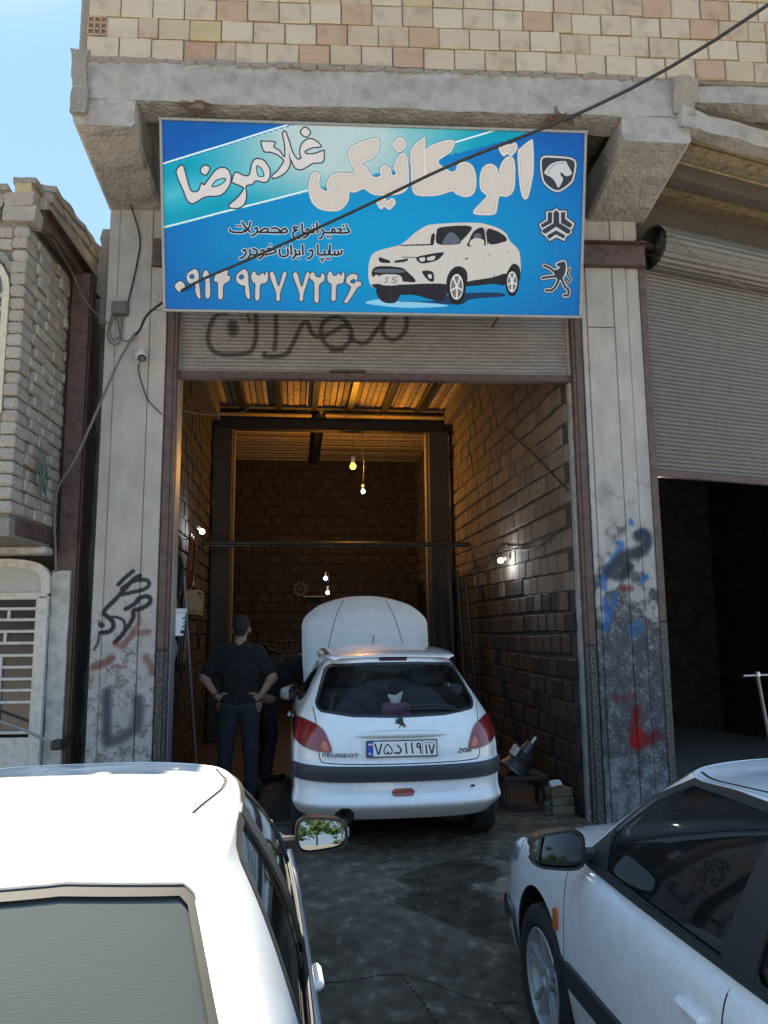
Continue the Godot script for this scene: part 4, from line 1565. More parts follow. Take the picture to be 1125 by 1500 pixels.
func sign_picture() -> ImageTexture:
	var small := Image.create(228, 100, false, Image.FORMAT_RGB8)
	for y in 100:
		for x in 228:
			# printed ground of the sign: deep blue corners, clear blue middle, a pale turquoise band across it
			var u := x / 228.0
			var v := y / 100.0
			var e := clampf(Vector2((u - 0.52) / 0.62, (v - 0.62) / 0.75).length(), 0.0, 1.3)
			var c := Color(0.0, 0.585, 0.80).lerp(Color(0.06, 0.345, 0.665), clampf(e * e * 0.95, 0.0, 1.0))
			var px := x * 8.0
			var py := y * 8.0
			var upper := 185.0 - px * 0.332
			var lower := 451.0 - px * 0.279
			if py > upper and py < lower or (px > 560.0 and py < 277.0 - (px - 622.0) * 0.345 and px < 1422.0):
				var t := clampf((py - upper) / (lower - upper), 0.0, 1.0)
				var bright := clampf(1.15 - Vector2((px - 720.0) / 560.0, (py - 60.0) / 330.0).length(), 0.0, 1.0)
				c = Color(0.03, 0.60, 0.72).lerp(Color(0.70, 0.79, 0.80), clampf(bright * 1.3, 0.0, 1.0)).lerp(Color(0.55, 0.83, 0.87), 0.5 * clampf(1.0 - absf(t - 0.5) * 3.0, 0.0, 1.0) * (1.0 - bright))
			small.set_pixel(x, y, c)
	small.resize(1824, 800, Image.INTERPOLATE_CUBIC)
	var img := small
	var ink := Color(0.19, 0.21, 0.27)
	var white := Color(0.84, 0.82, 0.80)
	for q in [[-10, 189, 530, 8], [-10, 452, 640, 272], [1225, 67, 1440, -2]]:
		pen(img, q, 7.0, Color(0.86, 0.93, 0.96), false)

	var name_letters := [
		[522, 36, 534, 67, 543, 101, 539, 138, 542, 169, 526, 201, 501, 220, 470, 232, 466, 220, 489, 199, 511, 167, 514, 153, 490, 134, 459, 123, 432, 120, 420, 83, 429, 80, 478, 82, 471, 100, 497, 118, 519, 142, 519, 89, 511, 46],
		[534, 67, 549, 113, 570, 147, 588, 144, 584, 124, 586, 99, 598, 77, 623, 62, 651, 69, 673, 90, 666, 95, 639, 98, 614, 108, 604, 117, 613, 125, 644, 124, 682, 110, 686, 115, 681, 157, 641, 163, 603, 185, 582, 192, 562, 184, 551, 163, 540, 138],
		[605, 15, 628, 34, 611, 55, 587, 37],
		[310, 211, 348, 225, 369, 218, 376, 187, 388, 159, 410, 152, 434, 163, 455, 197, 451, 234, 433, 249, 396, 243, 381, 258, 353, 268, 355, 306, 345, 343, 321, 360, 287, 360, 283, 348, 315, 319, 340, 287, 341, 272, 298, 254, 296, 245],
		[86, 188, 97, 214, 111, 269, 125, 296, 152, 292, 165, 261, 177, 267, 202, 235, 227, 204, 257, 192, 281, 205, 290, 239, 277, 277, 243, 309, 182, 316, 130, 344, 106, 334, 92, 300, 61, 218],
		[179, 186, 202, 195, 184, 225, 162, 209]]
	for q in name_letters:
		letter(img, q, 4.0, ink)
	for q in name_letters:
		letter(img, q, -1.5, Color(0.82, 0.81, 0.81))
	for q in [[400, 181, 421, 195, 430, 219, 421, 226, 404, 220], [210, 274, 226, 248, 262, 237, 266, 246, 244, 265]]:
		letter(img, q, 2.0, ink)
		letter(img, q, -2.5, Color(0.45, 0.80, 0.85))
	var trade_letters := [
		[1581, 43, 1590, 55, 1595, 163, 1588, 220, 1574, 282, 1555, 283, 1539, 222, 1528, 99, 1542, 75],
		[1446, 74, 1470, 53, 1489, 65, 1513, 55, 1521, 76, 1499, 108, 1480, 99, 1466, 109, 1451, 92],
		[1475, 120, 1504, 119, 1514, 166, 1511, 251, 1482, 280, 1448, 281, 1439, 328, 1425, 359, 1348, 361, 1341, 345, 1376, 306, 1395, 282, 1368, 255, 1364, 208, 1375, 165, 1404, 147, 1432, 159, 1447, 191, 1457, 200, 1450, 163],
		[1063, 96, 1114, 46, 1119, 57, 1119, 187, 1125, 191, 1124, 94, 1236, 51, 1235, 95, 1176, 143, 1232, 184, 1256, 178, 1265, 155, 1294, 142, 1327, 157, 1344, 208, 1338, 265, 1304, 287, 1261, 276, 1242, 263, 1176, 283, 1091, 286, 1068, 254, 1063, 179],
		[1012, 44, 1040, 74, 1010, 105, 981, 76],
		[915, 53, 908, 124, 845, 158, 868, 176, 891, 212, 919, 216, 933, 202, 928, 183, 947, 164, 970, 178, 979, 205, 998, 200, 988, 163, 1021, 111, 1044, 134, 1051, 226, 1040, 264, 997, 285, 904, 288, 858, 264, 821, 279, 794, 280, 789, 317, 756, 355, 701, 361, 656, 348, 629, 312, 622, 257, 634, 211, 653, 201, 666, 214, 664, 256, 679, 274, 702, 282, 698, 250, 716, 217, 748, 203, 817, 198, 799, 151, 799, 96],
		[914, 318, 946, 303, 960, 317, 979, 303, 993, 321, 969, 349, 946, 336, 932, 348]]
	for q in trade_letters:
		letter(img, q, 5.0, Color(0.36, 0.50, 0.58))
	for q in trade_letters:
		letter(img, q, 2.5, white)
	for q in trade_letters:
		letter(img, q, -6.0, Color(0.62, 0.585, 0.56))
	for q in trade_letters:
		letter(img, q, -7.5, Color(0.80, 0.77, 0.74))
	var numerals := [
		[69, 675, 89, 696, 68, 720, 46, 697],
		[127, 624, 100, 645, 100, 673, 118, 688, 133, 692, 134, 720, 144, 743, 153, 743, 149, 688, 146, 641, 139, 626],
		[177, 626, 165, 648, 176, 676, 176, 739, 189, 743, 195, 719, 193, 664, 188, 636],
		[226, 635, 217, 651, 214, 671, 229, 679, 230, 742, 247, 742, 252, 687, 275, 670, 281, 650, 268, 647, 272, 627, 253, 623, 241, 639],
		[338, 620, 311, 642, 310, 670, 329, 686, 345, 689, 346, 717, 355, 741, 365, 741, 360, 685, 357, 637, 350, 623],
		[380, 629, 372, 649, 379, 673, 390, 681, 389, 745, 405, 744, 410, 685, 437, 672, 444, 640, 438, 628, 430, 644, 422, 633, 412, 641, 406, 645, 395, 641, 387, 628],
		[461, 628, 453, 644, 479, 716, 480, 748, 493, 748, 496, 715, 521, 643, 518, 627, 508, 635, 489, 691, 472, 640],
		[561, 627, 553, 643, 579, 714, 580, 747, 593, 746, 597, 714, 621, 642, 618, 626, 608, 634, 589, 690, 572, 638],
		[629, 630, 625, 650, 644, 673, 645, 746, 661, 750, 664, 681, 685, 661, 686, 637, 676, 629, 672, 645, 652, 645, 641, 627],
		[708, 624, 700, 645, 707, 669, 719, 677, 719, 741, 735, 741, 739, 680, 767, 668, 774, 635, 767, 623, 759, 640, 751, 628, 741, 636, 735, 640, 724, 636, 716, 623],
		[811, 629, 787, 643, 783, 668, 803, 684, 794, 712, 774, 749, 786, 753, 810, 720, 831, 687, 847, 679, 844, 663, 827, 661, 831, 639]]
	for q in numerals:
		letter(img, q, 4.5, ink)
	for q in numerals:
		letter(img, q, 0.5, Color(0.80, 0.77, 0.75))
	for q in [[110, 651, 121, 645, 128, 653, 125, 661, 113, 661], [321, 648, 332, 642, 339, 650, 336, 658, 324, 659], [801, 662, 815, 653, 823, 661, 812, 670]]:
		letter(img, q, 2.0, ink)
		letter(img, q, -2.0, Color(0.05, 0.45, 0.75))
	var lines := [
		[283, 450, 287, 459, 306, 463, 340, 461, 345, 448],
		[314, 435, 316, 436],
		[326, 435, 328, 436],
		[336, 419, 349, 439, 369, 460],
		[370, 418, 364, 442, 348, 459],
		[389, 446, 398, 441, 400, 455, 390, 469, 376, 476],
		[406, 460, 429, 444, 445, 446, 440, 458, 410, 460],
		[462, 442, 481, 441, 499, 456, 464, 460],
		[500, 456, 514, 442, 526, 448, 519, 459, 444, 460],
		[573, 435, 559, 434, 555, 444, 570, 446, 554, 458, 554, 475, 580, 483],
		[591, 421, 593, 457],
		[608, 447, 619, 441, 622, 457, 611, 473, 598, 479],
		[593, 457, 639, 456, 641, 440],
		[639, 426, 641, 428],
		[655, 414, 658, 456],
		[678, 441, 684, 457, 674, 477, 666, 480],
		[701, 472, 703, 474],
		[712, 472, 713, 474],
		[684, 455, 788, 453, 785, 432],
		[721, 455, 720, 442, 730, 440, 732, 453],
		[747, 438, 761, 439, 753, 452],
		[769, 423, 770, 425],
		[782, 421, 784, 423],
		[337, 540, 347, 536, 349, 552, 336, 568, 325, 571],
		[366, 534, 370, 554, 358, 571],
		[381, 530, 397, 538, 395, 554, 377, 556],
		[414, 539, 426, 535, 427, 553, 416, 567, 404, 572],
		[443, 530, 463, 528, 479, 542, 435, 555],
		[455, 511, 457, 512],
		[494, 532, 497, 556, 516, 561, 530, 551, 529, 528],
		[513, 520, 515, 521],
		[543, 511, 545, 551],
		[560, 531, 564, 551, 551, 569],
		[564, 551, 581, 550, 579, 535],
		[576, 566, 578, 567],
		[593, 510, 595, 550],
		[622, 535, 634, 531, 636, 549, 626, 563, 614, 568],
		[658, 508, 660, 549],
		[660, 549, 686, 549, 687, 533],
		[673, 567, 674, 569],
		[682, 567, 683, 569],
		[677, 577, 678, 578],
		[686, 549, 706, 548, 706, 533],
		[699, 565, 701, 567],
		[708, 565, 710, 567],
		[711, 507, 711, 547],
		[711, 548, 730, 548, 732, 534, 733, 548, 746, 548, 747, 534, 749, 547, 760, 543, 762, 530]]
	for q in lines:
		pen(img, q, 15.0, Color(0.76, 0.79, 0.81))
	for q in lines:
		pen(img, q, 8.0, Color(0.12, 0.13, 0.20))
	letter(img, [867, 755, 929, 736, 1013, 742, 1189, 753, 1228, 761, 1150, 768, 1026, 771], 0.0, Color(0.55, 0.80, 0.93))
	letter(img, [961, 743, 1156, 741, 1228, 714, 1307, 703, 1454, 698, 1477, 714, 1334, 729, 1281, 754, 1136, 747], 0.0, Color(0.12, 0.22, 0.36))
	letter(img, [1149, 410, 1227, 402, 1345, 398, 1404, 406, 1451, 421, 1481, 440, 1501, 473, 1539, 511, 1549, 557, 1550, 617, 1540, 650, 1493, 651, 1307, 660, 1228, 671, 1156, 672, 1019, 677, 916, 688, 887, 672, 878, 633, 881, 581, 897, 542, 936, 522, 1019, 498, 1078, 449, 1123, 419], 0.0, Color(0.80, 0.78, 0.755))
	letter(img, [897, 672, 1022, 671, 1221, 666, 1223, 714, 1189, 740, 1078, 715, 1019, 716, 929, 697], 0.0, Color(0.15, 0.16, 0.19))
	letter(img, [1314, 653, 1426, 632, 1486, 615, 1483, 664, 1427, 661, 1314, 673], 0.0, Color(0.15, 0.16, 0.19))
	letter(img, [1175, 447, 1196, 420, 1329, 415, 1286, 477, 1267, 492, 1182, 493], 0.0, Color(0.15, 0.16, 0.19))
	letter(img, [1227, 446, 1253, 445, 1280, 477, 1254, 492, 1201, 493], 0.0, Color(0.36, 0.40, 0.45))
	letter(img, [1154, 454, 1168, 451, 1163, 494, 1149, 494], 0.0, Color(0.15, 0.16, 0.19))
	letter(img, [1023, 500, 1149, 494, 1149, 499, 1026, 504], 0.0, Color(0.15, 0.16, 0.19))
	letter(img, [1319, 476, 1333, 443, 1358, 422, 1383, 423, 1393, 485, 1379, 496, 1313, 500], 0.0, Color(0.15, 0.16, 0.19))
	letter(img, [1398, 426, 1431, 428, 1471, 447, 1485, 463, 1478, 476, 1408, 488], 0.0, Color(0.15, 0.16, 0.19))
	letter(img, [1339, 450, 1365, 443, 1372, 462, 1345, 469], 0.0, Color(0.36, 0.40, 0.45))
	letter(img, [1323, 496, 1327, 474, 1352, 464, 1383, 472, 1383, 495, 1359, 502], 0.0, Color(0.80, 0.78, 0.755))
	letter(img, [1087, 555, 1123, 542, 1205, 528, 1195, 550, 1169, 567, 1110, 578], 0.0, Color(0.15, 0.16, 0.19))
	letter(img, [1100, 557, 1123, 551, 1126, 564, 1111, 571], 0.0, Color(0.80, 0.78, 0.755))
	letter(img, [1136, 553, 1169, 544, 1165, 561, 1141, 565], 0.0, Color(0.80, 0.78, 0.755))
	letter(img, [1113, 613, 1159, 613, 1166, 652, 1143, 652], 0.0, Color(0.15, 0.16, 0.19))
	letter(img, [1140, 626, 1155, 626, 1156, 642, 1143, 641], 0.0, Color(0.80, 0.78, 0.755))
	letter(img, [924, 556, 949, 561, 974, 568, 1019, 564, 1052, 558, 1039, 572, 981, 578, 932, 577], 0.0, Color(0.15, 0.16, 0.19))
	letter(img, [973, 559, 990, 558, 994, 574, 975, 577], 0.0, Color(0.80, 0.78, 0.755))
	letter(img, [910, 597, 1013, 596, 1048, 614, 1087, 656, 1026, 657, 903, 644], 0.0, Color(0.15, 0.16, 0.19))
	letter(img, [916, 607, 1013, 605, 1034, 618, 913, 621], 0.0, Color(0.36, 0.40, 0.45))
	letter(img, [932, 632, 1016, 631, 1019, 670, 932, 673], 0.0, Color(0.80, 0.78, 0.755))
	letter(img, [907, 633, 924, 634, 921, 651, 903, 650], 0.0, Color(0.80, 0.78, 0.755))
	letter(img, [916, 686, 935, 743, 996, 750, 1022, 703, 1021, 677], 0.0, Color(0.15, 0.16, 0.19))
	letter(img, [1225, 635, 1247, 598, 1280, 587, 1310, 607, 1314, 653, 1294, 660, 1228, 674], 0.0, Color(0.15, 0.16, 0.19))
	letter(img, [1492, 631, 1498, 595, 1519, 571, 1543, 584, 1550, 617, 1540, 650], 0.0, Color(0.15, 0.16, 0.19))
	for q in [[968, 642, 955, 645, 961, 658, 948, 663], [1003, 641, 987, 643, 986, 651, 1000, 652, 997, 663, 980, 663], [1026, 553, 1087, 553], [1303, 554, 1313, 550, 1313, 555, 1305, 556], [1406, 535, 1413, 535], [1489, 520, 1496, 520], [1432, 619, 1432, 638], [1391, 423, 1402, 491]]:
		pen(img, q, 3.0, Color(0.2, 0.2, 0.24))
	letter(img, [1309, 676, 1305, 710, 1293, 737, 1277, 753, 1259, 753, 1242, 738, 1231, 711, 1227, 677, 1231, 644, 1242, 617, 1258, 601, 1276, 601, 1293, 616, 1304, 643], 0.0, Color(0.13, 0.13, 0.15))
	letter(img, [1297, 676, 1294, 701, 1286, 720, 1274, 731, 1261, 731, 1249, 721, 1241, 701, 1238, 677, 1241, 653, 1249, 633, 1261, 623, 1274, 622, 1286, 633, 1294, 652], 0.0, Color(0.88, 0.87, 0.86))
	letter(img, [1293, 677, 1291, 697, 1284, 714, 1274, 724, 1262, 724, 1252, 715, 1245, 698, 1242, 677, 1245, 656, 1252, 639, 1262, 630, 1273, 630, 1283, 639, 1290, 656], 0.0, Color(0.45, 0.46, 0.48))
	for q in [[1268, 677, 1293, 691], [1268, 677, 1268, 727], [1268, 677, 1243, 693], [1268, 677, 1252, 637], [1268, 677, 1282, 636]]:
		pen(img, q, 7.0, Color(0.88, 0.87, 0.86), false)
	letter(img, [1544, 650, 1542, 678, 1533, 700, 1521, 712, 1507, 712, 1495, 700, 1486, 678, 1483, 651, 1485, 624, 1494, 602, 1506, 589, 1520, 589, 1532, 601, 1541, 623], 0.0, Color(0.13, 0.13, 0.15))
	letter(img, [1536, 650, 1534, 670, 1528, 686, 1519, 695, 1509, 695, 1500, 686, 1494, 670, 1491, 651, 1493, 631, 1499, 615, 1508, 606, 1518, 606, 1527, 615, 1533, 631], 0.0, Color(0.88, 0.87, 0.86))
	letter(img, [1533, 650, 1531, 667, 1526, 681, 1518, 689, 1510, 689, 1502, 681, 1496, 668, 1494, 651, 1496, 634, 1501, 620, 1509, 613, 1517, 612, 1525, 620, 1530, 633], 0.0, Color(0.45, 0.46, 0.48))
	for q in [[1513, 651, 1532, 662], [1513, 651, 1514, 691], [1513, 651, 1495, 664], [1513, 651, 1501, 618], [1513, 651, 1524, 617]]:
		pen(img, q, 7.0, Color(0.88, 0.87, 0.86), false)
	letter(img, [1631, 113, 1703, 105, 1781, 118, 1780, 190, 1761, 224, 1708, 257, 1655, 232, 1633, 190], 5.0, ink)
	letter(img, [1631, 113, 1703, 105, 1781, 118, 1780, 190, 1761, 224, 1708, 257, 1655, 232, 1633, 190], 1.0, Color(0.76, 0.78, 0.78))
	letter(img, [1631, 113, 1703, 105, 1781, 118, 1780, 190, 1761, 224, 1708, 257, 1655, 232, 1633, 190], -7.0, Color(0.21, 0.22, 0.27))
	letter(img, [1647, 180, 1654, 159, 1673, 140, 1699, 128, 1738, 124, 1747, 137, 1767, 170, 1765, 181, 1748, 188, 1736, 185, 1726, 176, 1719, 173, 1719, 185, 1729, 197, 1725, 216, 1709, 239, 1696, 216, 1678, 196], 0.0, Color(0.76, 0.78, 0.78))
	pen(img, [1664, 180, 1668, 163, 1682, 147, 1702, 136, 1730, 131], 2.0, Color(0.21, 0.22, 0.27))
	letter(img, [1702, 327, 1715, 338, 1749, 338, 1749, 366, 1784, 391, 1782, 403, 1772, 418, 1774, 432, 1748, 451, 1744, 468, 1707, 452, 1676, 469, 1663, 453, 1639, 435, 1641, 420, 1628, 399, 1660, 377, 1659, 342, 1690, 339], 6.0, ink, false)
	letter(img, [1702, 327, 1715, 338, 1749, 338, 1749, 366, 1784, 391, 1782, 403, 1772, 418, 1774, 432, 1748, 451, 1744, 468, 1707, 452, 1676, 469, 1663, 453, 1639, 435, 1641, 420, 1628, 399, 1660, 377, 1659, 342, 1690, 339], 1.0, Color(0.76, 0.78, 0.78), false)
	for q in [[1702, 335, 1716, 347, 1717, 390, 1770, 420, 1765, 436, 1753, 436, 1704, 407, 1658, 438, 1642, 432, 1644, 421, 1691, 393, 1691, 347], [1666, 345, 1685, 345, 1685, 390, 1644, 413, 1635, 400, 1666, 381], [1724, 344, 1743, 343, 1743, 372, 1777, 396, 1767, 412, 1725, 391], [1704, 423, 1747, 444, 1740, 458, 1704, 440, 1674, 461, 1664, 446]]:
		letter(img, q, 0.0, Color(0.21, 0.22, 0.27), false)
	var limbs := [[1707, 607, 1682, 587, 1655, 576], [1705, 623, 1680, 625, 1649, 631], [1727, 626, 1710, 665, 1691, 683, 1667, 684], [1734, 628, 1750, 664, 1767, 680, 1766, 703, 1748, 705], [1757, 652, 1776, 635, 1761, 609, 1772, 585]]
	var lion := [1713, 567, 1745, 557, 1753, 580, 1749, 611, 1734, 634, 1716, 634, 1702, 612, 1704, 595, 1721, 591, 1725, 580, 1715, 577]
	for w in [[26.0, 15.0, ink], [19.0, 11.0, Color(0.76, 0.78, 0.78)], [10.0, 0.0, Color(0.21, 0.22, 0.27)]]:
		for i in limbs.size():
			pen(img, limbs[i], w[0] * (0.75 if i == 4 else 1.0), w[2])
		letter(img, lion, w[1] * 0.55, w[2])
	return ImageTexture.create_from_image(img)


func sign_board() -> void:
	var at := Vector3(0.325, 5.01, 0.73)
	var t := thing("shop_sign", "large tilted blue sign with white lettering, phone number, car picture and emblems", "sign", at)
	t.rotation_degrees.x = 13.95
	var w := 3.445
	var h := 1.493
	var m := plain("sign_print", Color.WHITE, 0.45)
	m.albedo_texture = sign_picture()
	m.metallic_specular = 0.25
	m.detail_enabled = true
	m.detail_albedo = noise_texture(91, 0.015, [[0.0, Color(0.35, 0.33, 0.3, 0.10)], [0.45, Color(0.4, 0.38, 0.35, 0.0)], [1.0, Color(0.5, 0.48, 0.45, 0.08)]], 512, 6)
	m.detail_uv_layer = BaseMaterial3D.DETAIL_UV_2
	m.uv2_triplanar = true
	m.uv2_world_triplanar = true
	m.uv2_scale = Vector3(2.2, 0.35, 1.0)
	var s := Shape.new()
	# the printed skin is stretched a little unevenly over its frame
	var nx := 24
	var ny := 10
	var p := func(i: int, j: int) -> Vector3:
		var x := w * (float(i) / nx - 0.5)
		var y := h * (float(j) / ny - 0.5)
		return Vector3(x, y, 0.004 * sin(i * 1.3) * sin(j * 0.9))
	for j in ny:
		for i in nx:
			s.quad(p.call(i, j), p.call(i + 1, j), p.call(i + 1, j + 1), p.call(i, j + 1), [Vector2(float(i) / nx, 1.0 - float(j) / ny), Vector2(float(i + 1) / nx, 1.0 - float(j) / ny), Vector2(float(i + 1) / nx, 1.0 - float(j + 1) / ny), Vector2(float(i) / nx, 1.0 - float(j + 1) / ny)])
	obj("printed_face", s, m, t)
	s = Shape.new()
	s.box(Vector3(0, h / 2, -0.012), Vector3(w + 0.036, 0.022, 0.05), 0.003)
	s.box(Vector3(0, -h / 2, -0.012), Vector3(w + 0.036, 0.022, 0.05), 0.003)
	s.box(Vector3(-w / 2, 0, -0.012), Vector3(0.022, h - 0.023, 0.05), 0.003)
	s.box(Vector3(w / 2, 0, -0.012), Vector3(0.022, h - 0.023, 0.05), 0.003)
	obj("sign_frame", s, mats.galvanised, t)
	s = Shape.new()
	s.box(Vector3(0, 0, -0.028), Vector3(w - 0.03, h - 0.03, 0.01))
	obj("backing_sheet", s, mats.galvanised, t)
	for x in [-1.42, 1.40]:
		var st := Shape.new()
		st.tube([Vector3(x, h / 2 - 0.01, -0.02), Vector3(x, h / 2 + 0.13, 0.0)], 0.008, 6)
		st.box(Vector3(x + 0.03, h / 2 + 0.07, -0.01), Vector3(0.015, 0.10, 0.02), 0.002, Basis(Vector3.BACK, 0.5))
		obj("hanger", st, mats.rusty_metal, t)
	for x in [-1.1, 1.1]:
		var st := Shape.new()
		st.tube([Vector3(x, -h / 2 + 0.1, -0.03), Vector3(x, -h / 2 + 0.0, -0.62)], 0.012, 6)
		obj("stay", st, mats.rusty_metal, t)


# ------------------------------------------------------------------ cars
# cars are built with their nose to -z, wheels on y = 0; half outlines are mirrored
func mirrored(half: Array) -> Array:
	# half rows run from the middle of the car (x = 0) outwards, or to it; the full row runs from -x to +x
	var rows := []
	for r in half:
		var row := PackedVector3Array()
		for i in range(r.size() - 1, -1, -1):
			row.append(r[i] * Vector3(-1, 1, 1))
		for i in range(1 if absf(r[0].x) < 1e-6 else 0, r.size()):
			row.append(r[i])
		rows.append(row)
	return rows


func flip(p: PackedVector2Array) -> PackedVector2Array:
	var o := PackedVector2Array()
	for q in p:
		o.append(Vector2(-q.x, q.y))
	o.reverse()
	return o


func tyre_wheel(parent: Node3D, at: Vector3, outward: float, r: float, width: float, alloy: Material, spokes := 7) -> void:
	var w := holder("wheel", parent, at)
	var out := Transform3D(Basis(Vector3.BACK, -PI / 2 * outward), Vector3.ZERO)   # y of the lathe points outwards
	var h := width / 2.0
	var s := Shape.new()
	s.lathe([[r * 0.66, -h], [r * 0.9, -h], [r * 0.985, -h * 0.8], [r, -h * 0.45], [r, -0.004], [r * 0.985, 0.0], [r, 0.004], [r, h * 0.45], [r * 0.985, h * 0.8], [r * 0.92, h * 0.98], [r * 0.80, h * 1.02], [r * 0.70, h * 0.93], [r * 0.665, h * 0.8]], 40, out)
	obj("tyre", s, mats.black_rubber, w)
	s = Shape.new()
	s.lathe([[r * 0.665, -h], [r * 0.62, -h * 0.5], [r * 0.60, h * 0.3], [r * 0.64, h * 0.75], [r * 0.675, h * 0.9], [r * 0.66, h * 0.95], [r * 0.615, h * 0.80]], 40, out)
	obj("rim", s, alloy, w)
	s = Shape.new()
	s.lathe([[r * 0.60, -h * 0.15], [r * 0.50, -h * 0.1], [r * 0.2, -h * 0.1], [r * 0.18, h * 0.1], [0.0, h * 0.1]], 24, out)
	obj("brake_disc", s, mats.black_steel, w)
	s = Shape.new()
	for k in spokes:
		s.xf = out * Transform3D(Basis(Vector3.UP, TAU * k / spokes), Vector3.ZERO)
		for e in [-1.0, 1.0]:
			s.loft([
				PackedVector3Array([Vector3(r * 0.14, h * 0.50, e * 0.012 - 0.010), Vector3(r * 0.14, h * 0.72, e * 0.012 - 0.006), Vector3(r * 0.14, h * 0.72, e * 0.012 + 0.006), Vector3(r * 0.14, h * 0.50, e * 0.012 + 0.010)]),
				PackedVector3Array([Vector3(r * 0.4, h * 0.45, e * 0.022 - 0.011), Vector3(r * 0.4, h * 0.78, e * 0.022 - 0.007), Vector3(r * 0.4, h * 0.78, e * 0.022 + 0.007), Vector3(r * 0.4, h * 0.45, e * 0.022 + 0.011)]),
				PackedVector3Array([Vector3(r * 0.63, h * 0.4, e * 0.036 - 0.014), Vector3(r * 0.63, h * 0.86, e * 0.036 - 0.009), Vector3(r * 0.63, h * 0.86, e * 0.036 + 0.009), Vector3(r * 0.63, h * 0.4, e * 0.036 + 0.014)])], true, true, true, false)
	s.xf = out
	s.lathe([[r * 0.19, h * 0.4], [r * 0.19, h * 0.70], [r * 0.17, h * 0.76], [r * 0.11, h * 0.78], [r * 0.10, h * 0.66], [0.0, h * 0.66]], 20)
	obj("spokes", s, alloy, w)


func car_mirror(parent: Node3D, at: Vector3, sgn: float, shell: Material, rim: Material) -> void:
	# door mirror: shell open to the rear, glass set into it
	var m := holder("door_mirror", parent, at)
	var s := Shape.new()
	var rings := []
	for q in [[-0.085, 0.25, 0.3], [-0.075, 0.62, 0.66], [-0.045, 0.9, 0.92], [0.0, 1.0, 1.0], [0.035, 1.0, 1.0]]:
		var ring := PackedVector3Array()
		for k in 20:
			var a := TAU * k / 20.0
			var x: float = signf(cos(a)) * pow(absf(cos(a)), 0.55) * 0.115 * q[1]
			var y: float = signf(sin(a)) * pow(absf(sin(a)), 0.55) * (0.074 - 0.012 * sgn * x / 0.115) * q[2]
			ring.append(Vector3(x, y, q[0]))
		rings.append(ring)
	s.loft(rings, true, true, false)
	obj("shell", s, shell, m)
	s = Shape.new()
	var inner := PackedVector3Array()
	var deep := PackedVector3Array()
	for p in rings[4]:
		inner.append(Vector3(p.x * 0.90, p.y * 0.86, 0.036))
		deep.append(Vector3(p.x * 0.88, p.y * 0.84, 0.022))
	s.loft([rings[4], inner], true, false, false)
	s.loft([inner, deep], true, false, false)
	obj("rim", s, rim, m)
	s = Shape.new()
	for k in 20:
		s.tri(Vector3(0, 0, 0.025), deep[k], deep[(k + 1) % 20], Vector3(0, 0, 1), Vector3(deep[k].x * 0.5, deep[k].y * 0.5, 1).normalized(), Vector3(deep[(k + 1) % 20].x * 0.5, deep[(k + 1) % 20].y * 0.5, 1).normalized())
	var o := obj("mirror_glass", s, mats.mirror_glass, m)
	o.rotation.x = -0.16
	o.position = Vector3(0, 0.002, 0.0)
	s = Shape.new()
	s.box(Vector3(-sgn * 0.135, -0.035, -0.02), Vector3(0.09, 0.05, 0.05), 0.012)
	obj("arm", s, mats.black_plastic, m)
	s = Shape.new()
	s.box(Vector3(sgn * 0.112, 0.0, -0.01), Vector3(0.018, 0.045, 0.05), 0.008)
	obj("indicator", s, mats.white_plastic, m)


func seat(parent: Node3D, at: Vector3, m: Material) -> void:
	var s := Shape.new()
	s.box(Vector3(0, 0.10, -0.05), Vector3(0.48, 0.16, 0.50), 0.05)
	s.box(Vector3(0, 0.43, 0.23), Vector3(0.48, 0.62, 0.14), 0.05, Basis(Vector3.RIGHT, 0.2))
	var o := obj("seat", s, m, parent)
	o.position = at
	s = Shape.new()
	s.box(Vector3(0, 0.83, 0.31), Vector3(0.26, 0.15, 0.09), 0.035, Basis(Vector3.RIGHT, 0.12))
	s.tube([Vector3(-0.06, 0.70, 0.28), Vector3(-0.06, 0.80, 0.30)], 0.007, 6)
	s.tube([Vector3(0.06, 0.70, 0.28), Vector3(0.06, 0.80, 0.30)], 0.007, 6)
	obj("headrest", s, m, o)


func lettering(parent: Node3D, called: String, text: String, size: float, at: Vector3, m: Material, tilt := 0.0, depth := 0.003, wide := 1.0, slant := 0.0, turn := 0.0, weight := 400) -> void:
	var f := SystemFont.new()
	f.font_names = PackedStringArray(["Droid Sans"])
	f.font_weight = weight
	var t := TextMesh.new()
	t.font = f
	t.text = text
	t.font_size = 64
	t.pixel_size = size / 46.0
	t.depth = depth
	var o := obj(called, t, m, parent)
	o.position = at
	o.transform.basis = Basis(Vector3.UP, turn) * Basis(Vector3.RIGHT, tilt) * Basis(Vector3(wide, 0, 0), Vector3(slant, 1, 0), Vector3(0, 0, 1))


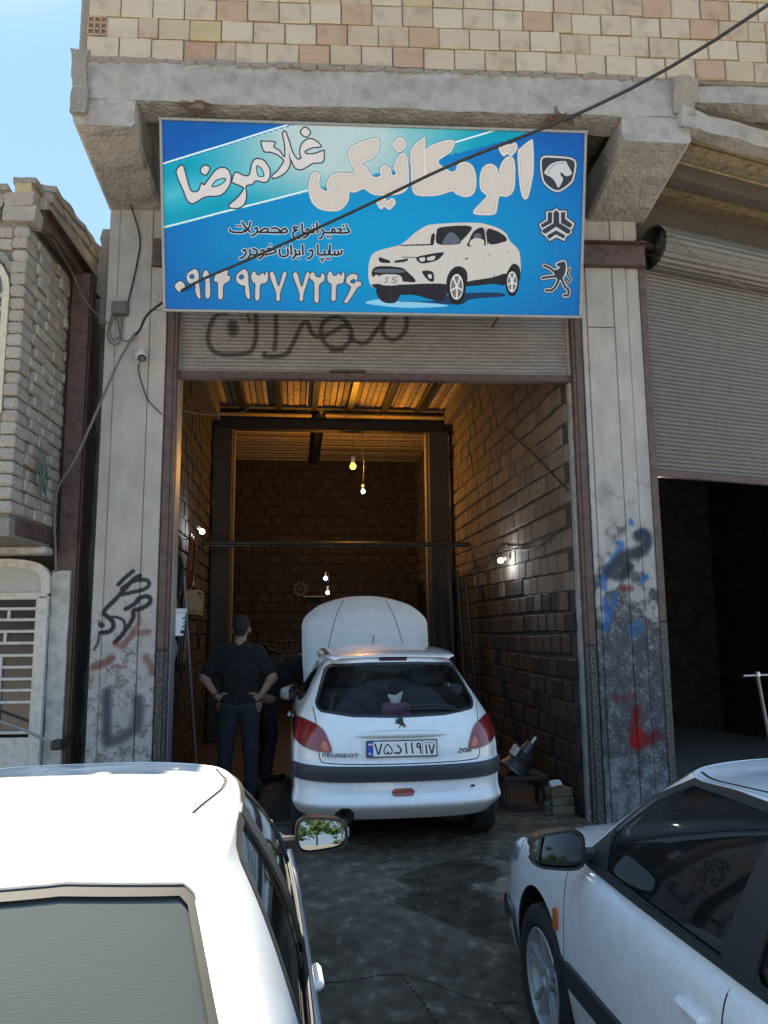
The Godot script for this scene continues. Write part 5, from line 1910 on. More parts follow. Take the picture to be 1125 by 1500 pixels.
func hatchback() -> void:
	var car := thing("hatchback_car", "white hatchback parked half inside the bay with its bonnet raised", "car", Vector3(0.384, FLOOR, -1.057), BAY_TURN)
	var white: Material = mats.white_paint
	# levels from the sill up: height, rear end, half width, front end
	var levels := [[0.255, 1.78, 0.775, -1.84], [0.315, 1.86, 0.805, -1.88], [0.365, 1.912, 0.824, -1.90], [0.405, 1.908, 0.819, -1.91], [0.45, 1.885, 0.812, -1.90], [0.535, 1.878, 0.815, -1.89], [0.62, 1.878, 0.820, -1.88], [0.665, 1.845, 0.820, -1.84], [0.75, 1.835, 0.818, -1.75], [0.86, 1.800, 0.800, -1.50], [0.955, 1.735, 0.772, -1.12], [1.03, 1.675, 0.735, -0.93], [1.18, 1.545, 0.655, -0.72], [1.31, 1.425, 0.582, -0.53], [1.375, 1.375, 0.535, -0.40], [1.405, 1.335, 0.510, -0.33]]
	var half := []
	for l in levels:
		var w: float = l[2]
		var zr: float = l[1]
		var zf: float = l[3]
		var r := []
		for q in [[0.0, 0.0], [0.30, 0.008], [0.58, 0.04], [0.79, 0.115], [0.92, 0.25], [0.975, 0.43]]:
			r.append(Vector3(w * q[0], l[0], zr - q[1]))
		for q in [[0.995, 0.30], [1.0, 0.52], [0.995, 0.75], [0.95, 0.92], [0.80, 0.985], [0.45, 1.0], [0.0, 1.0]]:
			r.append(Vector3(w * q[0], l[0], lerpf(zr - 0.43, zf, q[1]) ))
		half.append(r)
	var body := Sheet.new(mirrored(half))
	var top := body.nv - 1.0
	var um := (body.nu - 1) / 2.0
	body.turned = body.normal(um, 3.0).z < 0.0
	var rear := func(p: PackedVector2Array) -> PackedVector2Array: return body.outline(p, 0, 1, um - 5.6, um + 5.6)
	var holes := []
	# rear window
	var glass_o := dense(rounded([Vector2(-0.545, 1.315), Vector2(-0.50, 1.347), Vector2(-0.2, 1.362), Vector2(0.2, 1.362), Vector2(0.50, 1.347), Vector2(0.545, 1.315), Vector2(0.632, 1.06), Vector2(0.60, 1.005), Vector2(0.35, 0.972), Vector2(0.0, 0.962), Vector2(-0.35, 0.972), Vector2(-0.60, 1.005), Vector2(-0.632, 1.06)], 0.035), 0.05)
	var g_uv: PackedVector2Array = rear.call(glass_o)
	holes.append(g_uv)
	# seams of the tailgate
	var seam := PackedVector2Array([Vector2(0.645, 1.035), Vector2(0.622, 0.93), Vector2(0.612, 0.80), Vector2(0.603, 0.72), Vector2(0.59, 0.675), Vector2(0.55, 0.659), Vector2(0.3, 0.652), Vector2(0.0, 0.65)])
	var seams := []
	for e in [1.0, -1.0]:
		var line := PackedVector2Array()
		for q in curve(Array(seam), false, 4):
			line.append(Vector2(q.x * e, q.y))
		var rib: PackedVector2Array = rear.call(ribbon(line, 0.007))
		if Geometry2D.is_polygon_clockwise(rib):
			rib.reverse()
		seams.append(rib)
		holes.append(rib)
	# side windows, in z, y, on both sides
	var side_glass := [[0.10, 0.985, 0.10, 1.325, -0.36, 1.30, -0.62, 1.13, -0.82, 0.985], [0.16, 0.985, 0.16, 1.33, 0.62, 1.325, 0.86, 1.26, 1.02, 1.09, 0.98, 1.02]]
	var side_uv := []
	for e in [0, 1]:
		for g in side_glass:
			var p := dense(rounded(vv(g), 0.025), 0.06)
			var lo := 0.0 if e == 0 else um + 4.0
			var hi := um - 4.0 if e == 0 else body.nu - 1.0
			var uv := body.outline(p, 2, 1, lo, hi)
			if Geometry2D.is_polygon_clockwise(uv):
				uv.reverse()
			side_uv.append(uv)
			holes.append(uv)
	# wheel arches
	for e in [0, 1]:
		for z in [1.18, -1.26]:
			var p := PackedVector2Array()
			for k in 25:
				p.append(Vector2(z + 0.335 * cos(PI * k / 24.0), 0.29 + 0.335 * sin(PI * k / 24.0)))
			p.append(Vector2(z - 0.335, 0.22))
			p.append(Vector2(z + 0.335, 0.22))
			var uv := body.outline(p, 2, 1, 0.0 if e == 0 else um + 4.0, um - 3.6 if e == 0 else body.nu - 1.0)
			if Geometry2D.is_polygon_clockwise(uv):
				uv.reverse()
			holes.append(uv)
	# notch for the tail pipe
	var notch: PackedVector2Array = rear.call(dense(PackedVector2Array([Vector2(-0.50, 0.24), Vector2(-0.485, 0.32), Vector2(-0.445, 0.36), Vector2(-0.39, 0.36), Vector2(-0.355, 0.325), Vector2(-0.345, 0.24)]), 0.03))
	if Geometry2D.is_polygon_clockwise(notch):
		notch.reverse()
	holes.append(notch)
	var s := Shape.new()
	body.skin(s, 0.0, body.nu - 1.0, 0.0, top, 104, 48, holes)
	obj("body", s, white, car)
	# roof, front to rear
	var rr := []
	for q in [[1.375, 0.462, 1.388, 1.402], [1.345, 0.492, 1.402, 1.418], [1.22, 0.530, 1.412, 1.438], [0.9, 0.565, 1.424, 1.464], [0.4, 0.58, 1.434, 1.482], [0.0, 0.575, 1.424, 1.472], [-0.32, 0.56, 1.380, 1.425], [-0.42, 0.55, 1.345, 1.39]]:
		var row := []
		for x in [0.0, 0.35, 0.7, 0.93, 1.0]:
			row.append(Vector3(q[1] * x, lerpf(q[3], q[2], x * x) - (0.012 if x == 1.0 else 0.0), q[0] - 0.05 * x * x * (1.0 if q[0] > 1.3 else 0.0)))
		rr.append(row)
	var roof := Sheet.new(mirrored(rr))
	roof.turned = roof.normal(4.0, 3.0).y < 0.0
	s = Shape.new()
	roof.skin(s, 0.0, roof.nu - 1.0, 0.0, roof.nv - 1.0, 24, 28)
	obj("roof", s, white, car)
	for e in [-1.0, 1.0]:
		var st := Shape.new()
		roof.plate(st, roof.outline(dense(PackedVector2Array([Vector2(e * 0.50, 1.12), Vector2(e * 0.535, 1.12), Vector2(e * 0.55, 0.1), Vector2(e * 0.53, -0.33), Vector2(e * 0.50, -0.33), Vector2(e * 0.515, 0.1)]), 0.12), 0, 2, 0.0, 8.0), 0.006, 0.5)
		obj("roof_strip", st, mats.trim_plastic, car)
	s = Shape.new()
	s.tube([Vector3(-0.02, 1.45, -0.12), Vector3(-0.02, 1.56, 0.02)], 0.004, 6)
	s.box(Vector3(-0.02, 1.452, -0.13), Vector3(0.035, 0.018, 0.06), 0.006)
	obj("aerial", s, mats.black_plastic, car)
	# glass and its black edge
	s = Shape.new()
	body.plate(s, g_uv, -0.004, 0.2, false)
	var rw := obj("rear_window", s, glass("hatch_glass", col(0.008, 0.009, 0.009), 0.36), car)
	s = Shape.new()
	var inner := Geometry2D.offset_polygon(glass_o, -0.020, Geometry2D.JOIN_ROUND)[0]
	var iu: PackedVector2Array = rear.call(dense(inner, 0.05))
	if Geometry2D.is_polygon_clockwise(iu):
		iu.reverse()
	var bb := Sheet.box_of(g_uv)
	body.skin(s, bb.position.x, bb.end.x, bb.position.y, bb.end.y, 60, 40, [iu], -0.003, g_uv)
	obj("window_edge", s, mats.black_plastic, rw)
	for uv in side_uv:
		s = Shape.new()
		body.plate(s, uv, -0.006, 0.3, false)
		obj("side_window", s, mats.dark_glass, car)
	for uv in seams:
		s = Shape.new()
		body.plate(s, uv, -0.007, 0.3, false)
		obj("tailgate_seam", s, mats.dark_cavity, car)
	mats.hatch_glass.metallic_specular = 0.30
	# wiper
	s = Shape.new()
	var wip := []
	for q in curve3([Vector3(0.0, 1.005, 0), Vector3(0.10, 1.03, 0), Vector3(0.28, 1.035, 0), Vector3(0.44, 1.012, 0)], 5):
		var u := body.find(Vector2(q.x, q.y), 0, 1, um - 5.0, um + 5.0)
		wip.append(body.at(u.x, u.y) + body.normal(u.x, u.y) * 0.022)
	s.tube(wip, 0.007, 6)
	var wip2 := []
	for q in curve3([Vector3(-0.12, 1.0, 0), Vector3(0.12, 1.015, 0), Vector3(0.36, 1.01, 0), Vector3(0.50, 0.99, 0)], 5):
		var u := body.find(Vector2(q.x, q.y), 0, 1, um - 5.0, um + 5.0)
		wip2.append(body.at(u.x, u.y) + body.normal(u.x, u.y) * 0.012)
	s.tube(wip2, 0.006, 6)
	s.box(wip[0], Vector3(0.06, 0.03, 0.03), 0.01)
	obj("wiper", s, mats.black_plastic, car)
	# lamps
	var red := paint("lamp_red", col(0.22, 0.008, 0.010), 0.15)
	var amber := paint("lamp_amber", col(0.62, 0.10, 0.03), 0.15)
	var smoke := paint("lamp_inner", col(0.27, 0.018, 0.022), 0.15)
	for e in [1.0, -1.0]:
		var lamp := [-0.518, 0.735, -0.532, 0.815, -0.57, 0.885, -0.64, 0.928, -0.735, 0.952, -0.785, 0.925, -0.798, 0.865, -0.77, 0.80, -0.68, 0.752]
		var p := curve(vv(lamp), true, 5)
		var q2 := curve(vv([-0.530, 0.748, -0.538, 0.785, -0.556, 0.812, -0.578, 0.795, -0.58, 0.765, -0.56, 0.750]), true, 4)
		var q3 := curve(vv([-0.60, 0.785, -0.60, 0.83, -0.625, 0.865, -0.675, 0.855, -0.69, 0.81, -0.65, 0.785]), true, 4)
		if e > 0.0:
			p = flip(p); q2 = flip(q2); q3 = flip(q3)
		var lo := um + 1.0 if e > 0.0 else um - 5.9
		var hi := um + 5.9 if e > 0.0 else um - 1.0
		var l := Shape.new()
		body.plate(l, body.outline(p, 0, 1, lo, hi), 0.010, 0.15)
		var lo_o := obj("tail_lamp", l, red, car)
		l = Shape.new()
		body.plate(l, body.outline(q2, 0, 1, lo, hi), 0.0125, 0.15)
		obj("indicator", l, amber, lo_o)
		l = Shape.new()
		body.plate(l, body.outline(q3, 0, 1, lo, hi), 0.0115, 0.15)
		obj("inner_lens", l, smoke, lo_o)
	s = Shape.new()
	body.plate(s, rear.call(dense(rounded([Vector2(-0.115, 1.371), Vector2(0.115, 1.371), Vector2(0.115, 1.393), Vector2(-0.115, 1.393)], 0.010), 0.04)), 0.010, 0.1)
	obj("brake_lamp", s, plain("brake_lamp", col(0.06, 0.010, 0.014), 0.3), car)
	# black band of the bumper
	var band := dense(rounded([Vector2(-0.815, 0.545), Vector2(-0.4, 0.532), Vector2(0.4, 0.532), Vector2(0.815, 0.545), Vector2(0.815, 0.640), Vector2(0.4, 0.628), Vector2(-0.4, 0.628), Vector2(-0.815, 0.640)], 0.03), 0.05)
	s = Shape.new()
	var band_uv := PackedVector2Array()
	for q in [[-6.4, 5.05], [-3.0, 4.98], [0.0, 4.96], [3.0, 4.98], [6.4, 5.05], [6.7, 5.4], [6.75, 6.0], [6.5, 6.45], [5.6, 6.55], [3.0, 6.30], [0.0, 6.25], [-3.0, 6.30], [-5.6, 6.55], [-6.5, 6.45], [-6.75, 6.0], [-6.7, 5.4]]:
		band_uv.append(Vector2(um + q[0] * 0.85, q[1]))
	body.plate(s, dense(band_uv, 0.3), 0.014, 0.25)
	obj("bumper_band", s, mats.trim_plastic, car)
	s = Shape.new()
	body.plate(s, rear.call(dense(rounded([Vector2(-0.075, 0.432), Vector2(0.075, 0.432), Vector2(0.085, 0.468), Vector2(0.06, 0.486), Vector2(-0.06, 0.486), Vector2(-0.085, 0.468)], 0.012), 0.03)), 0.008, 0.08)
	obj("fog_lamp", s, smoke, car)
	s = Shape.new()
	var ring_o := []
	for k in 24:
		ring_o.append(Vector2(0.53 + 0.035 * cos(TAU * k / 24), 0.475 + 0.024 * sin(TAU * k / 24)))
	body.plate(s, rear.call(PackedVector2Array(ring_o)), 0.003, 0.08)
	obj("tow_cover", s, white, car)
	s = Shape.new()
	for k in 24:
		ring_o[k] = Vector2(0.525 + 0.020 * cos(TAU * k / 24), 0.477 + 0.010 * sin(TAU * k / 24))
	body.plate(s, rear.call(PackedVector2Array(ring_o)), 0.004, 0.08)
	obj("tow_eye", s, mats.black_plastic, car)
	# grip above the plate, plate, badges
	s = Shape.new()
	var grip := []
	for i in 13:
		var x := lerpf(-0.345, 0.345, i / 12.0)
		var e := 1.0 - pow(absf(x) / 0.345, 4.0)
		var u := body.find(Vector2(x, 0.845 + 0.012 * e), 0, 1, um - 4.0, um + 4.0)
		var mid := body.at(u.x, u.y)
		var ring := PackedVector3Array()
		for k in 10:
			var a := -TAU * k / 10.0
			ring.append(mid + Vector3(0, sin(a) * (0.004 + 0.026 * e), cos(a) * (0.006 + 0.036 * e)))
		grip.append(ring)
	s.loft(grip)
	obj("tailgate_grip", s, white, car)
	number_plate(car, body, um)
	lettering(car, "badge_letters", "PEUGEOT", 0.026, badge_spot(body, um, -0.452, 0.716) + Vector3(0, 0, 0.004), mats.black_plastic, -0.08, 0.006, 1.75, 0.0, -0.19)
	lettering(car, "badge_letters", "206", 0.030, badge_spot(body, um, 0.478, 0.728) + Vector3(0, 0, 0.004), mats.black_plastic, -0.08, 0.006, 1.7, 0.35, 0.21)
	# small rampant animal badge
	s = Shape.new()
	var spot := badge_spot(body, um, 0.003, 0.925)
	s.xf = Transform3D(Basis(Vector3.RIGHT, -0.35).scaled(Vector3.ONE * 1.5), spot + Vector3(0, 0, 0.006))
	s.prism(curve(vv([-0.012, 0.028, 0.004, 0.032, 0.014, 0.022, 0.012, 0.006, 0.004, -0.004, -0.006, 0.004, -0.008, 0.014]), true, 3), 0.006)
	for q in [[-0.004, 0.006, -0.024, 0.022], [-0.004, 0.002, -0.026, 0.006], [0.002, -0.002, -0.008, -0.022], [0.006, 0.0, 0.016, -0.024], [0.012, 0.004, 0.026, -0.018], [-0.008, -0.022, -0.020, -0.024], [0.016, -0.024, 0.026, -0.027]]:
		s.tube([Vector3(q[0], q[1], -0.002), Vector3(q[2], q[3], -0.002)], 0.004, 6)
	obj("lion_badge", s, mats.black_steel, car)
	# raised bonnet
	var hb := []
	for q in [[0.0, 0.68, 0.0], [0.3, 0.70, 0.04], [0.6, 0.71, 0.065], [0.79, 0.695, 0.075], [0.94, 0.55, 0.075], [1.02, 0.38, 0.065], [1.06, 0.24, 0.05]]:
		var row := []
		for x in [0.0, 0.3, 0.62, 0.86, 1.0]:
			row.append(Vector3(q[1] * x, q[2] + 0.045 * (1.0 - x * x) - (0.012 if x == 1.0 else 0.0), -q[0]))
		hb.append(row)
	var bonnet := Sheet.new(mirrored(hb))
	var hold := holder("bonnet", car, Vector3(0, 0.96, -0.96))
	hold.rotation.x = deg_to_rad(71.0)
	s = Shape.new()
	bonnet.turned = bonnet.normal(4.0, 2.0).y < 0.0
	var crease := []
	for e in [-1.0, 1.0]:
		var uv := bonnet.outline(ribbon(curve(vv([e * 0.46, -0.02, e * 0.43, -0.4, e * 0.33, -0.8, e * 0.24, -1.0]), false, 4), 0.008), 0, 2, 0.0, 8.0)
		if Geometry2D.is_polygon_clockwise(uv):
			uv.reverse()
		crease.append(uv)
	bonnet.skin(s, 0.0, 8.0, 0.0, 6.0, 28, 24, crease)
	obj("outer_skin", s, white, hold)
	s = Shape.new()
	for uv in crease:
		bonnet.plate(s, uv, -0.004, 0.4, false)
	bonnet.skin(s, 0.0, 8.0, 0.0, 6.0, 16, 12, [], -0.02)
	obj("inner_skin", s, mats.dash_plastic, hold)
	s = Shape.new()
	s.tube([Vector3(0.5, 0.9, -1.5), Vector3(0.45, 1.6, -1.25)], 0.006, 6)
	obj("bonnet_stay", s, mats.bare_metal, car)
	# what is inside and under
	s = Shape.new()
	s.box(Vector3(0, 0.93, 1.30), Vector3(1.10, 0.03, 0.50), 0.01)
	obj("parcel_shelf", s, mats.dash_plastic, car)
	for x in [-0.34, 0.34]:
		seat(car, Vector3(x, 0.40, 0.75), mats.seat_cloth)
		seat(car, Vector3(x, 0.40, -0.15), mats.seat_cloth)
	s = Shape.new()
	s.box(Vector3(0, 0.82, -0.72), Vector3(1.30, 0.26, 0.36), 0.06)
	obj("dashboard", s, mats.dash_plastic, car)
	s = Shape.new()
	s.box(Vector3(0, 0.26, 0.0), Vector3(1.42, 0.10, 3.2), 0.03)
	s.tube([Vector3(-0.42, 0.30, 0.9), Vector3(-0.42, 0.29, 1.70)], 0.09, 12)
	s.tube([Vector3(-0.42, 0.28, 1.6), Vector3(-0.42, 0.27, 1.86)], 0.022, 10)
	obj("underbody", s, mats.black_plastic, car)
	for z in [1.18, -1.26]:
		for e in [-1.0, 1.0]:
			tyre_wheel(car, Vector3(e * 0.715, 0.29, z), e, 0.29, 0.175, mats.galvanised)
	car_mirror(car, Vector3(-0.845, 0.97, -0.60), -1.0, white, mats.black_plastic)
	car.get_child(car.get_child_count() - 1).rotation.y = 1.25   # folded in
	car_mirror(car, Vector3(0.90, 0.98, -0.66), 1.0, white, mats.black_plastic)
	for e in [-1.0, 1.0]:
		s = Shape.new()
		s.box(Vector3(e * 0.835, 0.83, 0.03), Vector3(0.03, 0.035, 0.18), 0.012)
		obj("door_handle", s, white, car)
	# tissue box on the shelf behind the rear window
	var tb := thing("tissue_box", "pink tissue box with a white tissue sticking out, behind the hatchback's rear window", "tissue box", car.transform * Vector3(0.02, 0.945, 1.33), BAY_TURN)
	s = Shape.new()
	s.box(Vector3(0, 0.045, 0), Vector3(0.22, 0.09, 0.11), 0.004)
	obj("box", s, grainy("pink_print", col(0.42, 0.20, 0.30), 0.6, noise_texture(95, 0.08, [[0.0, Color(0.6, 0.3, 0.5)], [0.5, Color(1, 0.9, 1)], [0.6, Color(0.5, 0.25, 0.45)], [1.0, Color(1, 1, 1)]], 128, 3), 6.0), tb)
	s = Shape.new()
	var base := PackedVector3Array()
	var tip := PackedVector3Array()
	var mid2 := PackedVector3Array()
	for k in 12:
		var a := -TAU * k / 12.0
		base.append(Vector3(cos(a) * 0.035, 0.09, sin(a) * 0.012))
		mid2.append(Vector3(cos(a) * 0.05, 0.125 + 0.008 * sin(3 * a), sin(a) * 0.022))
		tip.append(Vector3(cos(a) * 0.062, 0.15 + 0.022 * sin(2 * a + 0.8) + 0.012 * cos(a), sin(a) * 0.008))
	s.loft([base, mid2, tip], true, false, true)
	obj("tissue", s, plain("tissue_paper", col(0.72, 0.80, 0.78), 0.9), tb)


func badge_spot(body: Sheet, um: float, x: float, y: float) -> Vector3:
	var u := body.find(Vector2(x, y), 0, 1, um - 4.5, um + 4.5)
	return body.at(u.x, u.y) + body.normal(u.x, u.y) * 0.002


func number_plate(car: Node3D, body: Sheet, um: float) -> void:
	var at := badge_spot(body, um, 0.0, 0.757) + Vector3(0, 0, 0.006)
	var p := holder("number_plate", car, at)
	p.rotation.x = -0.10
	var img := Image.create(520, 114, false, Image.FORMAT_RGB8)
	img.fill(Color(0.12, 0.12, 0.15))
	var paper := Color(0.91, 0.90, 0.89)
	var ink := Color(0.10, 0.10, 0.13)
	img.fill_rect(Rect2i(5, 5, 510, 104), paper)
	img.fill_rect(Rect2i(5, 5, 44, 104), Color(0.10, 0.30, 0.68))
	img.fill_rect(Rect2i(10, 12, 34, 8), Color(0.2, 0.55, 0.35))
	img.fill_rect(Rect2i(10, 20, 34, 8), paper)
	img.fill_rect(Rect2i(10, 28, 34, 8), Color(0.75, 0.2, 0.2))
	img.fill_rect(Rect2i(12, 80, 20, 4), paper)
	img.fill_rect(Rect2i(12, 90, 26, 4), paper)
	img.fill_rect(Rect2i(412, 5, 4, 104), ink)
	for q in [[62, 22, 82, 90, 90, 90, 110, 22], [150, 26, 128, 62, 130, 86, 148, 92, 156, 78, 164, 92, 184, 84, 184, 58, 158, 28, 150, 26], [205, 86, 238, 88, 252, 74, 250, 58, 228, 34], [288, 22, 294, 90], [332, 22, 338, 90], [398, 92, 396, 42, 388, 24, 374, 30, 374, 48, 394, 52], [438, 38, 443, 94], [462, 38, 478, 94, 484, 94, 498, 38]]:
		pen(img, q, 9.0 if q[0] == 150 else 12.0, ink, q.size() > 8)
	for q in [[430, 20, 440, 22, 440, 16], [448, 22, 468, 22, 468, 15], [476, 14, 476, 22, 496, 22, 497, 15]]:
		pen(img, q, 4.0, ink)
	var m := plain("plate_print", Color.WHITE, 0.4)
	m.albedo_texture = ImageTexture.create_from_image(img)
	var s := Shape.new()
	s.quad(Vector3(-0.26, -0.057, 0.0065), Vector3(0.26, -0.057, 0.0065), Vector3(0.26, 0.057, 0.0065), Vector3(-0.26, 0.057, 0.0065), [Vector2(0, 1), Vector2(1, 1), Vector2(1, 0), Vector2(0, 0)])
	obj("plate_face", s, m, p)
	s = Shape.new()
	s.box(Vector3(0, 0, 0.0), Vector3(0.526, 0.12, 0.011), 0.002)
	obj("plate_back", s, mats.black_plastic, p)


func saloons() -> void:
	var a := saloon_proto()
	a.name = "saloon_car"
	a.position = Vector3(-0.925, -0.19, 3.887)
	a.rotation_degrees.y = 5.5
	tag(a, "white saloon at lower left, its roof and dusty rear window in the sun", "car")
	var b: Node3D = a.duplicate()
	b.name = "saloon_car"
	add_child(b, true)
	b.position = Vector3(1.87, -0.19, 4.05)
	b.rotation_degrees.y = 4.5
	tag(b, "white saloon at lower right with black door mirror and amber side lamp", "car")
	# the near left one has perforated film inside its rear window
	var g := Image.create(256, 256, false, Image.FORMAT_RGBA8)
	for y in 256:
		for x in 256:
			var dot := Vector2((x + (8 if (y / 16) % 2 else 0)) % 16 - 8, y % 16 - 8).length() < 3.2
			g.set_pixel(x, y, Color(0.275, 0.29, 0.28, 1.0) if dot else Color(0.215, 0.232, 0.222, 1.0))
	var film := plain("window_film", Color.WHITE, 0.85)
	film.albedo_texture = ImageTexture.create_from_image(g)
	film.uv1_triplanar = true
	film.uv1_scale = Vector3.ONE * 13.0
	film.clearcoat_enabled = true
	film.clearcoat = 1.0
	film.clearcoat_roughness = 0.02
	film.metallic_specular = 0.2
	a.get_node("rear_window").material_override = film


func saloon_proto() -> Node3D:
	var car := Node3D.new()
	add_child(car)
	var white: Material = mats.white_paint
	# ---- lower body: stations from the middle of the nose round the side to the middle of the tail (x, z, height of the shoulder)
	var st := [[0.0, -2.215, 0.70], [0.36, -2.195, 0.70], [0.60, -2.12, 0.71], [0.755, -1.97, 0.745], [0.825, -1.66, 0.825], [0.85, -1.24, 0.885], [0.855, -0.85, 0.925], [0.857, -0.25, 0.930], [0.857, 0.35, 0.935], [0.857, 0.95, 0.945], [0.85, 1.45, 0.962], [0.82, 1.85, 0.965], [0.74, 2.10, 0.96], [0.55, 2.21, 0.955], [0.28, 2.245, 0.95], [0.0, 2.25, 0.95]]
	var f := [0.0, 0.13, 0.30, 0.44, 0.56, 0.72, 0.86, 0.95, 1.0]
	var inset := [0.075, 0.030, 0.006, 0.0, 0.0, 0.004, 0.014, 0.032, 0.062]
	var half := []
	for j in f.size():
		var r := []
		for i in st.size():
			var q: Array = st[i]
			var p0: Array = st[maxi(i - 1, 0)]
			var p1: Array = st[mini(i + 1, st.size() - 1)]
			var d := Vector2(p1[0] - p0[0], p1[1] - p0[1]).normalized()
			var nrm := Vector2(-d.y, d.x) * -1.0
			if i == 0:
				nrm = Vector2(0, -1)
			elif i == st.size() - 1:
				nrm = Vector2(0, 1)
			r.append(Vector3(q[0] - nrm.x * inset[j], lerpf(0.185, q[2], f[j]), q[1] - nrm.y * inset[j]))
		r[0].x = 0.0
		r[-1].x = 0.0
		half.append(r)
	for e in [1.0, -1.0]:
		var net := []
		for r in half:
			var row := PackedVector3Array()
			for q in r:
				row.append(q * Vector3(e, 1, 1))
			net.append(row)
		var body := Sheet.new(net)
		body.turned = body.normal(8.0, 4.0).x * e < 0.0
		var holes := []
		for z in [-1.25, 1.42]:
			var p := PackedVector2Array()
			for k in 29:
				p.append(Vector2(z + 0.375 * cos(PI * k / 28.0), 0.33 + 0.375 * sin(PI * k / 28.0)))
			p.append(Vector2(z - 0.375, 0.17))
			p.append(Vector2(z + 0.375, 0.17))
			holes.append(ccw(body.outline(p, 2, 1, 3.2, 12.0)))
		var seams := []
		for line in [[-0.90, 0.93, -0.905, 0.70, -0.91, 0.45, -0.88, 0.25], [0.262, 0.94, 0.26, 0.70, 0.245, 0.45, 0.20, 0.25], [1.10, 0.955, 1.08, 0.85, 1.00, 0.70, 0.96, 0.55, 0.93, 0.40, 0.86, 0.25], [-0.88, 0.25, 0.2, 0.245, 0.86, 0.25]]:
			seams.append(ccw(body.outline(ribbon(curve(vv(line), false, 5), 0.007), 2, 1, 3.0, 12.5)))
		var s := Shape.new()
		body.skin(s, 0.0, 15.0, 0.0, 8.0, 90, 36, holes + seams)
		obj("body_side", s, white, car)
		s = Shape.new()
		for q in seams:
			body.plate(s, q, -0.006, 0.3, false)
		obj("door_seam", s, mats.dark_cavity, car)
		# rubbing strips: one on the wing, one on each door
		for q in [[-0.925, -0.845], [-0.885, 0.235], [0.285, 0.985]]:
			s = Shape.new()
			var z0: float = q[0]
			var z1: float = q[1]
			if z1 - z0 < 0.2:
				z0 = -1.12 + 0.20
				z1 = -0.915
				z0 = -1.0
			var p := dense(rounded([Vector2(z0, 0.455), Vector2(z1, 0.455), Vector2(z1, 0.545), Vector2(z0, 0.545)], 0.012), 0.08)
			body.plate(s, body.outline(p, 2, 1, 3.0, 12.5), 0.016, 0.3)
			obj("rubbing_strip", s, mats.trim_plastic, car)
		# swage line below the windows, amber repeater, handles
		s = Shape.new()
		body.plate(s, body.outline(dense(rounded([Vector2(-1.015, 0.625), Vector2(-0.965, 0.625), Vector2(-0.965, 0.70), Vector2(-0.985, 0.715), Vector2(-1.015, 0.70)], 0.008), 0.03), 2, 1, 3.0, 9.0), 0.010, 0.2)
		obj("side_repeater", s, plain("repeater_amber", col(0.55, 0.13, 0.02), 0.3), car)
		for z in [0.12, 0.93]:
			s = Shape.new()
			s.box(Vector3(e * 0.856, 0.80, z), Vector3(0.036, 0.032, 0.15), 0.012)
			obj("door_handle", s, white, car)
		s = Shape.new()
		var pts := []
		for z in [-0.55, -0.3, 0.0, 0.3, 0.6, 0.9]:
			var u := body.find(Vector2(z, 0.957), 2, 1, 3.0, 12.0)
		# bumpers: a moulded band over the nose and the tail
		for ends in [[0.0, 4.0], [11.2, 15.0]]:
			s = Shape.new()
			body.skin(s, ends[0], ends[1], 0.5, 3.6, 18, 10, [], 0.02, ccw(PackedVector2Array([Vector2(ends[0], 0.55), Vector2(ends[1], 0.55), Vector2(ends[1], 3.5), Vector2(ends[0], 3.5)])))
			obj("bumper", s, white, car)
			s = Shape.new()
			body.skin(s, ends[0], ends[1], 2.5, 3.3, 18, 4, [], 0.034)
			obj("bumper_strip", s, mats.trim_plastic, car)
		s = Shape.new()
		var lamp_face := PackedVector2Array()
		for q in [[1.3, 5.3], [3.2, 5.3], [4.15, 5.9], [4.2, 7.1], [3.4, 7.3], [1.3, 7.2]]:
			lamp_face.append(Vector2(q[0], q[1]))
		body.plate(s, dense(lamp_face, 0.3), 0.006, 0.25)
		obj("headlamp", s, mats.headlamp if mats.has("headlamp") else paint("headlamp", col(0.42, 0.43, 0.45), 0.15), car)
		# wheel wells
		for z in [-1.25, 1.42]:
			s = Shape.new()
			var r0 := PackedVector3Array()
			var r1 := PackedVector3Array()
			for k in 21:
				var a := PI * k / 20.0
				r0.append(Vector3(e * 0.82, 0.33 + 0.385 * sin(a), z + 0.385 * cos(a)))
				r1.append(Vector3(e * 0.52, 0.33 + 0.385 * sin(a), z + 0.385 * cos(a)))
			s.loft([r0, r1], false, false, false)
			for k in 20:
				s.tri(Vector3(e * 0.52, 0.2, z), r1[k], r1[k + 1])
			obj("wheel_well", s, mats.dark_cavity, car)
			tyre_wheel(car, Vector3(e * 0.745, 0.315, z), e, 0.315, 0.205, plain("dark_alloy", col(0.42, 0.42, 0.43), 0.38, 0.35) if not mats.has("dark_alloy") else mats.dark_alloy, 5)
	# ---- bonnet and boot lid
	var hood := []
	for q in [[-2.16, 0.30, 0.675, 0.70], [-2.08, 0.555, 0.70, 0.735], [-1.93, 0.70, 0.742, 0.785], [-1.62, 0.765, 0.828, 0.872], [-1.22, 0.79, 0.888, 0.940], [-0.95, 0.797, 0.918, 0.980], [-0.86, 0.797, 0.922, 0.99]]:
		var row := []
		for x in [0.0, 0.35, 0.62, 0.8, 0.93, 1.0]:
			row.append(Vector3(q[1] * x, lerpf(q[3], q[2], pow(x, 3.0)), q[0] - 0.10 * (1.0 - x) * (1.0 if q[0] < -1.9 else 0.4)))
		hood.append(row)
	var hs := Sheet.new(mirrored(hood))
	hs.turned = hs.normal(5.0, 3.0).y < 0.0
	var hseams := []
